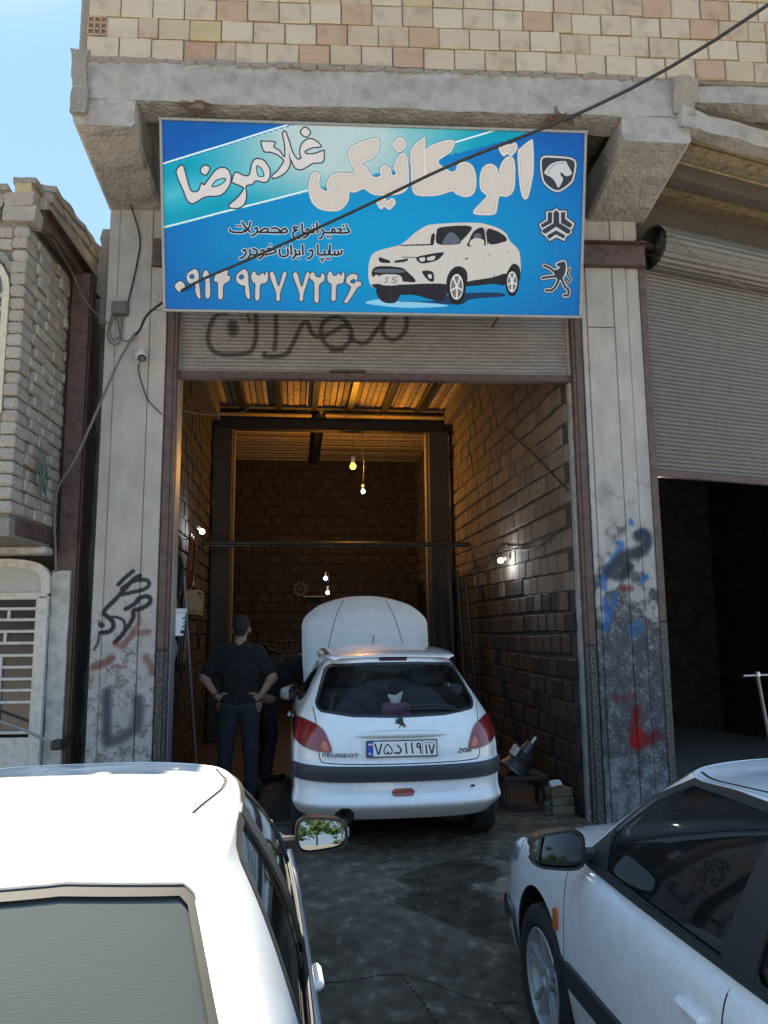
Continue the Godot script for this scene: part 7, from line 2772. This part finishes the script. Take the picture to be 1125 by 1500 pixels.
func small_things() -> void:
	var warm := Color(1.0, 0.66, 0.10)
	var cold := Color(0.93, 0.97, 1.0)
	bulb("amber glowing bulb hanging highest, under the steel cross beam", bay(Vector3(0.532, 4.215, -5.2)), warm, 0.62, 3.0, 0.45, Vector3.DOWN, 1.5)
	bulb("white bulb hanging just below the amber one, on the longest cord", bay(Vector3(0.690, 3.815, -5.2)), cold, 0.03, 3.2, 0.85)
	bulb("white bulb on the bay's left wall above the tools", bay(Vector3(-1.46, 2.865, -2.7)), cold, 0.05, 3.2, 0.0, Vector3(0.6, -0.6, 0.5).normalized())
	bulb("white bulb on the bay's right brick wall below the cable", bay(Vector3(1.97, 2.457, -1.937)), cold, 0.06, 3.2, 0.0, Vector3(-0.75, -0.35, 0.35).normalized())
	bulb("upper of two small white bulbs at the bay's back wall", bay(Vector3(0.178, 2.578, -7.0)), cold, 0.02, 3.2, 0.3)
	bulb("lower of two small white bulbs at the bay's back wall, over the bonnet", bay(Vector3(0.215, 2.326, -7.0)), cold, 0.02, 3.2, 0.5)
	# white lamp at the corner of the next shop's opening
	var t := thing("wall_lamp", "small white lamp at the top corner of the next shop's dark opening", "lamp", side(Vector3(0.075, 3.0, -0.10)), SIDE_TURN)
	var s := Shape.new()
	s.lathe([[0.0, -0.06], [0.020, -0.055], [0.024, -0.03], [0.024, 0.03], [0.018, 0.04], [0.0, 0.042]], 16)
	obj("bulb_glass", s, glow("lit_lamp", cold, 2.4), t)
	s = Shape.new()
	s.lathe([[0.0, 0.042], [0.019, 0.042], [0.019, 0.075], [0.0, 0.08]], 14)
	s.box(Vector3(-0.03, 0.065, 0), Vector3(0.06, 0.014, 0.014), 0.003)
	obj("socket", s, mats.black_plastic, t)
	var l := OmniLight3D.new()
	l.name = "lamp_light"
	l.light_color = cold
	l.light_energy = 0.03
	l.light_size = 0.02
	l.omni_range = 14.0
	l.omni_attenuation = 2.0
	l.shadow_enabled = true
	t.add_child(l)
	# camera and box on the left pillar
	t = thing("security_camera", "white bullet camera on the left pillar below the sign's corner", "camera", Vector3(-1.70, 4.06, 0.0))
	var aim := Transform3D(Basis(Vector3(0, 0, 1), 0.35) * Basis(Vector3.RIGHT, 0.75), Vector3(0.02, 0.0, 0.11))
	s = Shape.new()
	s.lathe([[0.0, -0.075], [0.032, -0.075], [0.037, -0.065], [0.037, 0.05], [0.030, 0.065], [0.0, 0.068]], 20, aim * Transform3D(Basis(Vector3.RIGHT, -PI / 2 + PI), Vector3.ZERO))
	obj("housing", s, mats.white_plastic, t)
	s = Shape.new()
	s.lathe([[0.0, 0.0], [0.028, 0.0], [0.029, -0.006], [0.036, -0.004]], 20, aim * Transform3D(Basis(Vector3.RIGHT, PI / 2), Vector3(0, 0, 0.074)))
	obj("lens", s, plain("lens_black", col(0.02, 0.02, 0.022), 0.1), t)
	s = Shape.new()
	s.tube([Vector3(-0.03, 0.04, 0.0), Vector3(-0.02, 0.03, 0.05), Vector3(0.0, 0.02, 0.09)], 0.011, 8)
	s.lathe([[0.0, 0.0], [0.035, 0.0], [0.032, 0.015], [0.0, 0.018]], 16, Transform3D(Basis(Vector3.RIGHT, PI / 2), Vector3(-0.03, 0.04, 0.002)))
	obj("bracket", s, mats.white_plastic, t)
	t = thing("junction_box", "small dark grey junction box with looped cables on the left pillar", "junction box", Vector3(-1.90, 4.513, 0.0))
	s = Shape.new()
	s.box(Vector3(0, 0, 0.035), Vector3(0.14, 0.12, 0.07), 0.01)
	obj("box", s, plain("box_grey", col(0.10, 0.10, 0.10), 0.6), t)
	s = Shape.new()
	s.box(Vector3(0, 0, 0.074), Vector3(0.125, 0.105, 0.012), 0.005)
	obj("lid", s, mats.box_grey, t)
	for q in [[Vector3(-0.07, -0.05, 0.03), Vector3(-0.10, -0.24, 0.04), Vector3(-0.055, -0.33, 0.05), Vector3(0.01, -0.30, 0.04), Vector3(0.025, -0.06, 0.03)], [Vector3(-0.03, -0.06, 0.03), Vector3(0.02, -0.27, 0.05), Vector3(0.09, -0.30, 0.05), Vector3(0.14, -0.23, 0.05), Vector3(0.16, -0.24, 0.04)], [Vector3(-0.05, -0.06, 0.03), Vector3(-0.08, -0.2, 0.05), Vector3(-0.035, -0.30, 0.06), Vector3(0.02, -0.22, 0.04), Vector3(0.0, -0.06, 0.03)]]:
		s = Shape.new()
		s.tube(curve3(q, 6), 0.007, 6)
		obj("cable_loop", s, mats.cable_grey, t)
	# rusty clumps of wire and mortar under the beam, where the hangers pass
	for k in 2:
		t = thing("rusty_clump", ["rusty clump of wire and mortar under the beam, over the sign's left end", "rusty clump of wire and mortar under the beam, over the sign's right end"][k], "clump", Vector3([-1.13, 1.86][k], 5.83, 0.95), 0.0, "clumps at the sign's hangers")
		s = Shape.new()
		cast_block(s, Vector3(0, 0.0, 0), Vector3(0.15, 0.05, 0.09), 0.07, 0.025, 130 + k)
		obj("mortar_lump", s, mats.clump_mortar if mats.has("clump_mortar") else grainy("clump_mortar", col(0.17, 0.125, 0.105), 0.95, mats.fine, 2.0, mats.bumps, 1.0), t)
		s = Shape.new()
		for i in 14:
			var a := rng.randf() * TAU
			s.tube([Vector3(rng.randfn(0, 0.05), 0.0, 0.03), Vector3(cos(a) * 0.10, -0.02 + sin(a) * 0.03, 0.06), Vector3(cos(a) * 0.14, -0.05 + rng.randf() * 0.06, 0.03)], 0.003, 5)
		obj("wire_ends", s, mats.rusty_metal, t).set_meta("kind", "stuff")
	# wires bunched on the low house's corner
	t = thing("wire_bundle", "tangle of thin loose wires on the low house's brick corner", "wires", Vector3(-2.36, 2.86, 0.42))
	s = Shape.new()
	for i in 9:
		var p := []
		for k in 6:
			p.append(Vector3(0.02 + rng.randf() * 0.05, rng.randfn(0, 0.10) + 0.03 * k, rng.randfn(0, 0.07)))
		s.tube(curve3(p, 5), 0.0035, 5)
	obj("loose_wires", s, plain("green_wire", col(0.09, 0.14, 0.12), 0.6), t).set_meta("kind", "stuff")
	t = thing("door_rod", "grey steel rod slanting across the lower part of the low house's white door", "rod", Vector3(-2.45, 0.93, 0.15))
	s = Shape.new()
	s.tube([Vector3(-0.55, 0.20, 0.02), Vector3(0.0, 0.0, 0.0), Vector3(0.20, -0.10, 0.0)], 0.012, 8)
	obj("rod", s, mats.galvanised, t)
	s = Shape.new()
	s.box(Vector3(0.235, -0.115, -0.05), Vector3(0.09, 0.075, 0.13), 0.012)
	obj("clamp", s, mats.black_steel, t)


func cable(called: String, label: String, pts: Array, r: float, m: Material, steps := 8) -> void:
	var s := Shape.new()
	s.tube(curve3(pts, steps), r, 7)
	tag(obj(called, s, m), label, "cable")


func cables() -> void:
	cable("overhead_cable", "thick dark overhead cable crossing in front of the blue sign down to the left pillar", [Vector3(4.6, 5.72, 6.4), Vector3(2.346, 5.055, 3.0), Vector3(0.62, 4.71, 1.87), Vector3(-0.55, 4.55, 1.05), Vector3(-1.125, 4.471, 0.68), Vector3(-1.55, 4.36, 0.36), Vector3(-1.70, 4.29, 0.12), Vector3(-1.76, 4.26, 0.06)], 0.0105, mats.cable_black, 10)
	cable("slack_cable", "grey cable running slack from the left pillar to the low house's brick corner", [Vector3(-1.76, 4.26, 0.06), Vector3(-1.86, 4.02, 0.12), Vector3(-2.02, 3.55, 0.16), Vector3(-2.18, 3.14, 0.15), Vector3(-2.33, 2.90, 0.10), Vector3(-2.345, 2.78, 0.09), Vector3(-2.355, 2.62, 0.07), Vector3(-2.345, 2.40, 0.04), Vector3(-2.34, 2.2, 0.0)], 0.012, mats.cable_grey, 8)
	cable("drop_wire", "thin black wire hanging from the left bracket down to the junction box", [Vector3(-1.891, 5.60, 0.12), Vector3(-1.815, 5.40, 0.05), Vector3(-1.756, 5.161, 0.03), Vector3(-1.775, 4.95, 0.025), Vector3(-1.801, 4.785, 0.025), Vector3(-1.839, 4.57, 0.03)], 0.007, mats.cable_black)
	cable("house_wire", "thin wire strung from the steel channel of the low house to the junction box cables", [Vector3(-2.30, 4.86, 0.60), Vector3(-2.30, 4.80, 0.15), Vector3(-2.217, 4.60, 0.02), Vector3(-2.08, 4.44, 0.01), Vector3(-1.97, 4.36, 0.03)], 0.006, mats.cable_grey)
	cable("camera_wire", "thin wire looping from the bullet camera to the shutter rail", [Vector3(-1.72, 4.02, 0.03), Vector3(-1.724, 3.94, 0.02), Vector3(-1.665, 3.755, 0.022), Vector3(-1.615, 3.664, 0.025), Vector3(-1.506, 3.554, 0.03)], 0.005, mats.cable_black)
	cable("rail_wire", "thin pale wire from the left shutter rail into the bay", [bay(Vector3(-1.46, 3.68, -0.25)), bay(Vector3(-1.199, 3.69, -0.5)), bay(Vector3(-0.9, 3.80, -0.8)), bay(Vector3(-0.75, 4.1, -1.4))], 0.004, mats.cable_grey)
	cable("sloping_wire", "black wire sloping down the bay's right brick wall", [bay(Vector3(2.08, 4.028, -2.016)), bay(Vector3(2.075, 3.47, -0.95)), bay(Vector3(2.09, 2.914, 0.0))], 0.009, mats.cable_black)
	cable("lamp_cable", "black cable looping along the bay's right wall above its bulb", [bay(Vector3(2.08, 2.60, -0.2)), bay(Vector3(2.075, 2.515, -0.835)), bay(Vector3(2.07, 2.52, -1.422)), bay(Vector3(2.075, 2.60, -1.95)), bay(Vector3(2.08, 2.64, -2.366)), bay(Vector3(2.075, 2.53, -2.907)), bay(Vector3(2.07, 2.49, -4.6))], 0.008, mats.cable_black)
	cable("shutter_wire", "thin pale wire slanting over the next shop's rolled shutter", [side(Vector3(0.03, 5.314, 0.25)), side(Vector3(0.499, 5.04, 0.26)), side(Vector3(1.276, 4.77, 0.26)), side(Vector3(2.3, 4.55, 0.25))], 0.006, mats.cable_grey)


func bay_clutter() -> void:
	# white bucket on the left jamb
	var t := thing("paint_bucket", "white plastic bucket with blue print hanging inside the left jamb", "bucket", bay(Vector3(-1.40, 1.66, -0.42)), BAY_TURN)
	var img := Image.create(128, 64, false, Image.FORMAT_RGB8)
	img.fill(Color(0.86, 0.87, 0.88))
	for q in [[20, 20, 40, 14, 60, 24], [24, 30, 44, 26, 58, 34], [20, 42, 36, 38, 60, 44]]:
		pen(img, q, 4.0, Color(0.15, 0.40, 0.70))
		pen(img, [q[0] + 64, q[1], q[2] + 64, q[3], q[4] + 64, q[5]], 4.0, Color(0.15, 0.40, 0.70))
	img.fill_rect(Rect2i(16, 50, 48, 8), Color(0.12, 0.13, 0.16))
	img.fill_rect(Rect2i(80, 50, 48, 8), Color(0.12, 0.13, 0.16))
	var m := plain("bucket_print", Color.WHITE, 0.4)
	m.albedo_texture = ImageTexture.create_from_image(img)
	var s := Shape.new()
	for k in 24:
		var a0 := TAU * k / 24.0
		var a1 := TAU * (k + 1) / 24.0
		s.quad(Vector3(sin(a0) * 0.080, 0, cos(a0) * 0.080), Vector3(sin(a1) * 0.080, 0, cos(a1) * 0.080), Vector3(sin(a1) * 0.095, 0.215, cos(a1) * 0.095), Vector3(sin(a0) * 0.095, 0.215, cos(a0) * 0.095), [Vector2(k / 24.0, 1), Vector2((k + 1) / 24.0, 1), Vector2((k + 1) / 24.0, 0), Vector2(k / 24.0, 0)])
	obj("pail", s, m, t)
	s = Shape.new()
	s.lathe([[0.094, 0.195], [0.104, 0.20], [0.105, 0.23], [0.098, 0.236], [0.0, 0.238]], 24)
	s.lathe([[0.0, 0.0], [0.079, 0.0], [0.080, 0.004]], 24)
	obj("lid", s, mats.white_plastic, t)
	s = Shape.new()
	var arc := []
	for k in 9:
		arc.append(Vector3(0.0, 0.20 + 0.13 * sin(PI * k / 8.0), 0.10 * cos(PI * k / 8.0)))
	s.tube(arc, 0.004, 6)
	s.tube([Vector3(0, 0.33, 0), Vector3(-0.10, 0.34, 0), Vector3(-0.20, 0.34, 0)], 0.006, 6)
	obj("bail", s, mats.bare_metal, t)
	# cloth rag below it
	t = thing("rag", "pale rag dangling under the bucket by the left jamb", "rag", bay(Vector3(-1.41, 1.52, -0.42)), BAY_TURN)
	s = Shape.new()
	s.loft([PackedVector3Array([Vector3(-0.02, 0.12, 0.01), Vector3(0.0, 0.12, 0.02), Vector3(0.02, 0.12, 0.0), Vector3(0.0, 0.12, -0.02)]), PackedVector3Array([Vector3(-0.035, 0.02, 0.01), Vector3(0.01, 0.0, 0.03), Vector3(0.045, 0.03, 0.0), Vector3(0.0, 0.0, -0.02)]), PackedVector3Array([Vector3(-0.05, -0.08, 0.0), Vector3(0.005, -0.05, 0.02), Vector3(0.02, -0.09, 0.0), Vector3(-0.01, -0.10, -0.01)])])
	obj("cloth", s, mats.seat_grey, t)
	s = Shape.new()
	s.tube([Vector3(0, 0.10, 0), Vector3(-0.10, 0.13, 0), Vector3(-0.21, 0.13, 0)], 0.003, 5)
	obj("nail", s, mats.rusty_metal, t)
	# wooden box, hoses, belts and tools on the left wall
	t = thing("wooden_box", "small worn wooden box fixed to the bay's left wall under the bulb", "box", bay(Vector3(-1.54, 2.02, -2.75)), BAY_TURN)
	for q in [[0.0, 0.13, 0.16, 0.02], [0.0, -0.13, 0.16, 0.02]]:
		s = Shape.new()
		s.box(Vector3(0, q[1], 0), Vector3(0.16, 0.02, 0.60), 0.003)
		obj("board", s, mats.plank_honey, t)
	for z in [-0.29, 0.29]:
		s = Shape.new()
		s.box(Vector3(0, 0, z), Vector3(0.16, 0.24, 0.02), 0.003)
		obj("board", s, mats.plank_honey, t)
	s = Shape.new()
	s.box(Vector3(-0.06, 0, 0), Vector3(0.02, 0.24, 0.56), 0.003)
	obj("back_board", s, mats.plank_pine, t)
	var words := ["black hose coiled nearest the street on the bay's left wall", "large black hose loop under the left wall bulb", "narrow fan belt hung low on the left wall", "wide fan belt deepest along the left wall"]
	for k in 4:
		var c := Vector3([-1.53, -1.54, -1.52, -1.54][k], [2.25, 2.48, 1.55, 1.75][k], [-1.2, -2.4, -1.75, -3.4][k])
		t = thing("hose_loop" if k < 2 else "fan_belt", words[k], "hose" if k < 2 else "belt", bay(c), BAY_TURN)
		for turn in [3, 2, 1, 1][k]:
			s = Shape.new()
			var ring := []
			for i in 33:
				var a := TAU * i / 32.0
				ring.append(Vector3(0.02 * turn + 0.008 * sin(3 * a), (0.24 - 0.02 * turn) * sin(a) * [1.0, 1.3, 1.5, 1.2][k], (0.17 - 0.012 * turn) * cos(a) * [1.0, 1.3, 0.55, 0.9][k]))
			s.tube(ring, [0.012, 0.014, 0.009, 0.012][k], 7, false)
			obj("coil", s, mats.black_rubber if k != 1 else plain("hose_red", col(0.12, 0.035, 0.02), 0.6), t)
		s = Shape.new()
		s.tube([Vector3(-0.13, 0.26, 0), Vector3(0.03, 0.25, 0)], 0.006, 6)
		obj("hook", s, mats.rusty_metal, t)
	t = thing("tool_board", "tall dark board of hanging spanners on the bay's left wall", "tool board", bay(Vector3(-1.57, 1.6, -2.2)), BAY_TURN)
	s = Shape.new()
	s.box(Vector3(-0.01, 0, 0), Vector3(0.03, 0.50, 0.5), 0.004)
	obj("board", s, mats.plank_dark, t)
	for i in 7:
		s = Shape.new()
		var z := -0.2 + i * 0.066
		var ln := 0.16 + 0.025 * (i % 4)
		s.box(Vector3(0.015, 0.16 - ln / 2, z), Vector3(0.008, ln, 0.016), 0.003)
		s.lathe([[0.009, -0.004], [0.018, -0.004], [0.018, 0.004], [0.009, 0.004], [0.009, -0.004]], 12, Transform3D(Basis(Vector3.BACK, PI / 2), Vector3(0.015, 0.17, z)))
		s.box(Vector3(0.015, 0.155 - ln, z), Vector3(0.009, 0.03, 0.032), 0.004)
		obj("spanner", s, mats.bare_metal, t)
	t = thing("long_bar", "long steel bar leaning on the left wall behind the person", "bar", bay(Vector3(-1.45, FLOOR, -1.9)), BAY_TURN)
	s = Shape.new()
	s.tube([Vector3(0.12, 0.0, 0.05), Vector3(-0.10, 2.2, -0.05)], 0.014, 8)
	obj("bar", s, mats.galvanised, t)
	# back wall: a toothed ring, a shelf with gaskets
	t = thing("toothed_ring", "toothed metal ring hung on the bay's back wall", "gear ring", bay(Vector3(-0.251, 2.489, -8.98)), BAY_TURN)
	s = Shape.new()
	s.lathe([[0.085, -0.012], [0.135, -0.012], [0.135, 0.012], [0.085, 0.012], [0.085, -0.012]], 28, Transform3D(Basis(Vector3.RIGHT, PI / 2), Vector3.ZERO))
	for k in 10:
		var a := TAU * k / 10.0
		s.box(Vector3(cos(a) * 0.15, sin(a) * 0.15, 0), Vector3(0.04, 0.045, 0.024), 0.005, Basis(Vector3.BACK, a))
	obj("ring", s, mats.dirty_steel, t)
	s = Shape.new()
	s.lathe([[0.02, -0.01], [0.05, -0.01], [0.05, 0.02], [0.02, 0.02], [0.02, -0.01]], 20, Transform3D(Basis(Vector3.RIGHT, PI / 2), Vector3.ZERO))
	s.box(Vector3.ZERO, Vector3(0.20, 0.02, 0.01), 0.003)
	obj("hub", s, mats.dirty_steel, t)
	t = thing("wall_shelf", "steel wall shelf beside the toothed ring on the back wall", "shelf", bay(Vector3(0.02, 2.33, -8.93)), BAY_TURN)
	s = Shape.new()
	s.box(Vector3(0, 0, 0), Vector3(0.42, 0.02, 0.18), 0.003)
	obj("shelf_plate", s, mats.galvanised, t)
	for x in [-0.16, 0.16]:
		s = Shape.new()
		s.box(Vector3(x, -0.06, -0.02), Vector3(0.02, 0.12, 0.14), 0.003)
		obj("bracket", s, mats.black_steel, t)
	t = thing("gasket", "flat engine gasket with four holes hanging on the back wall", "gasket", bay(Vector3(-0.52, 1.36, -9.0)), BAY_TURN)
	s = Shape.new()
	for q in [[0, 0.11, 0.46, 0.03], [0, -0.11, 0.46, 0.03], [-0.22, 0, 0.03, 0.19], [-0.11, 0, 0.025, 0.19], [0.0, 0, 0.025, 0.19], [0.11, 0, 0.025, 0.19], [0.22, 0, 0.03, 0.19]]:
		s.box(Vector3(q[0], q[1], 0), Vector3(q[2], q[3], 0.012), 0.003)
	obj("gasket_plate", s, mats.dirty_steel, t)
	t = thing("exhaust_pipe", "bent exhaust pipe hanging on the back wall next to the gasket", "pipe", bay(Vector3(-1.0, 1.40, -8.98)), BAY_TURN)
	s = Shape.new()
	s.tube(curve3([Vector3(-0.3, 0.0, 0), Vector3(-0.1, 0.02, 0.02), Vector3(0.08, 0.0, 0.02), Vector3(0.16, -0.10, 0.02), Vector3(0.30, -0.12, 0.0)], 6), 0.022, 10)
	obj("pipe", s, mats.dirty_steel, t)
	# right side: leaning poles, a gearbox on a trestle, odds and ends by the jamb
	words = ["tallest dark pole leaning on the right-hand post", "shorter dark pole leaning beside the right-hand post", "dark pole with bent foot leaning in front of the right-hand post"]
	for k in 3:
		t = thing("leaning_pole", words[k], "pole", bay(Vector3(1.80 + 0.07 * k, FLOOR, -3.75 + 0.12 * k)), BAY_TURN, "poles leaning by the post")
		s = Shape.new()
		s.tube([Vector3(0.06 * k, 0, 0.0), Vector3(-0.02 + 0.02 * k, [2.85, 2.4, 2.2][k], -0.22)], 0.026, 8)
		obj("pole", s, mats.black_steel, t)
	t = thing("gearbox", "grimy aluminium gearbox lying on a low trestle right of the hatchback", "gearbox", bay(Vector3(1.75, 0.50, -0.62)), BAY_TURN)
	t.rotation_degrees.z = 52.0
	s = Shape.new()
	s.lathe([[0.0, -0.17], [0.05, -0.17], [0.06, -0.12], [0.075, -0.06], [0.085, 0.0], [0.12, 0.07], [0.145, 0.12], [0.15, 0.14], [0.135, 0.14], [0.11, 0.09], [0.0, 0.06]], 20, Transform3D(Basis(Vector3.BACK, PI / 2).scaled(Vector3(1, 1, 0.8)), Vector3.ZERO))
	for k in 8:
		s.box(Vector3(0.06 - k * 0.028, 0.07, 0.0), Vector3(0.008, 0.06, 0.12), 0.002)
		s.box(Vector3(0.06 - k * 0.028, 0.0, 0.065), Vector3(0.008, 0.12, 0.05), 0.002)
	obj("casing", s, plain("grimy_aluminium", col(0.085, 0.085, 0.09), 0.42, 0.5), t)
	s = Shape.new()
	s.tube([Vector3(0.17, 0.0, 0), Vector3(0.24, 0.0, 0)], 0.02, 10)
	s.box(Vector3(0.02, 0.10, 0.03), Vector3(0.12, 0.07, 0.07), 0.015)
	obj("shaft", s, mats.bare_metal, t)
	t = thing("trestle", "low blackened trestle under the gearbox", "trestle", bay(Vector3(1.75, FLOOR, -0.62)), BAY_TURN)
	s = Shape.new()
	s.box(Vector3(0, 0.27, 0), Vector3(0.42, 0.04, 0.30), 0.006)
	obj("top", s, mats.black_steel, t)
	for q in [[-0.17, -0.11], [0.17, -0.11], [-0.17, 0.11], [0.17, 0.11]]:
		s = Shape.new()
		s.box(Vector3(q[0], 0.125, q[1]), Vector3(0.035, 0.25, 0.035), 0.004)
		obj("leg", s, mats.black_steel, t)
	for k in 3:
		t = thing("wood_block", ["bottom block of the dark timber stack by the right jamb", "middle block of the dark timber stack by the right jamb", "top block of the dark timber stack by the right jamb"][k], "timber block", bay(Vector3(2.02 - 0.01 * k, FLOOR + 0.035 + 0.072 * k, -0.34)), BAY_TURN + 8.0 * k - 6.0, "timber blocks by the jamb")
		s = Shape.new()
		s.box(Vector3.ZERO, Vector3(0.20, 0.068, 0.16), 0.006)
		obj("block", s, mats.plank_dark, t)
	t = thing("paper_cup", "crumpled white paper on the timber stack by the right jamb", "paper", bay(Vector3(1.96, FLOOR + 0.222, -0.31)), BAY_TURN)
	s = Shape.new()
	cast_block(s, Vector3(0, 0.015, 0), Vector3(0.10, 0.03, 0.07), 0.035, 0.02, 171)
	obj("paper", s, mats.tissue_paper, t)
	t = thing("glass_jar", "small dirty glass jar on the floor by the timber stack", "jar", bay(Vector3(1.86, FLOOR, -0.24)), BAY_TURN)
	s = Shape.new()
	s.lathe([[0.0, 0.002], [0.035, 0.002], [0.038, 0.01], [0.038, 0.10], [0.028, 0.115], [0.028, 0.13], [0.0, 0.13]], 18)
	obj("jar", s, glass("jar_glass", col(0.10, 0.11, 0.09), 0.5), t)
	# tyres in the dark corner behind the person
	words = ["lower worn tyre of the pair stacked in the dark left corner", "upper worn tyre of the pair stacked in the dark left corner"]
	for k in 2:
		t = thing("worn_tyre", words[k], "tyre", bay(Vector3(-1.22, FLOOR + 0.09 + 0.185 * k, -0.62)), BAY_TURN, "tyres stacked in the bay")
		s = Shape.new()
		s.lathe([[0.18, -0.085], [0.25, -0.09], [0.285, -0.07], [0.29, 0.0], [0.285, 0.07], [0.25, 0.09], [0.18, 0.085], [0.17, 0.06], [0.24, 0.0], [0.17, -0.06], [0.18, -0.085]], 32)
		obj("tyre", s, mats.black_rubber, t)
	# T-handled bar standing in the next shop
	t = thing("t_handle_bar", "steel bar with a bright T handle standing in the next shop", "tool", side(Vector3(2.10, FLOOR, -1.0)), SIDE_TURN)
	s = Shape.new()
	s.tube([Vector3(0.16, 0.0, 0.0), Vector3(0.0, 1.10, 0.0)], 0.020, 8)
	s.lathe([[0.0, 0.0], [0.14, 0.0], [0.14, 0.015], [0.0, 0.02]], 20, Transform3D(Basis(), Vector3(0.16, 0.0, 0)))
	obj("bar", s, mats.galvanised, t)
	s = Shape.new()
	s.tube([Vector3(-0.20, 1.09, 0), Vector3(0.20, 1.09, 0)], 0.014, 8)
	s.box(Vector3(0, 1.10, 0), Vector3(0.05, 0.06, 0.05), 0.008)
	obj("handle", s, mats.bare_metal, t)
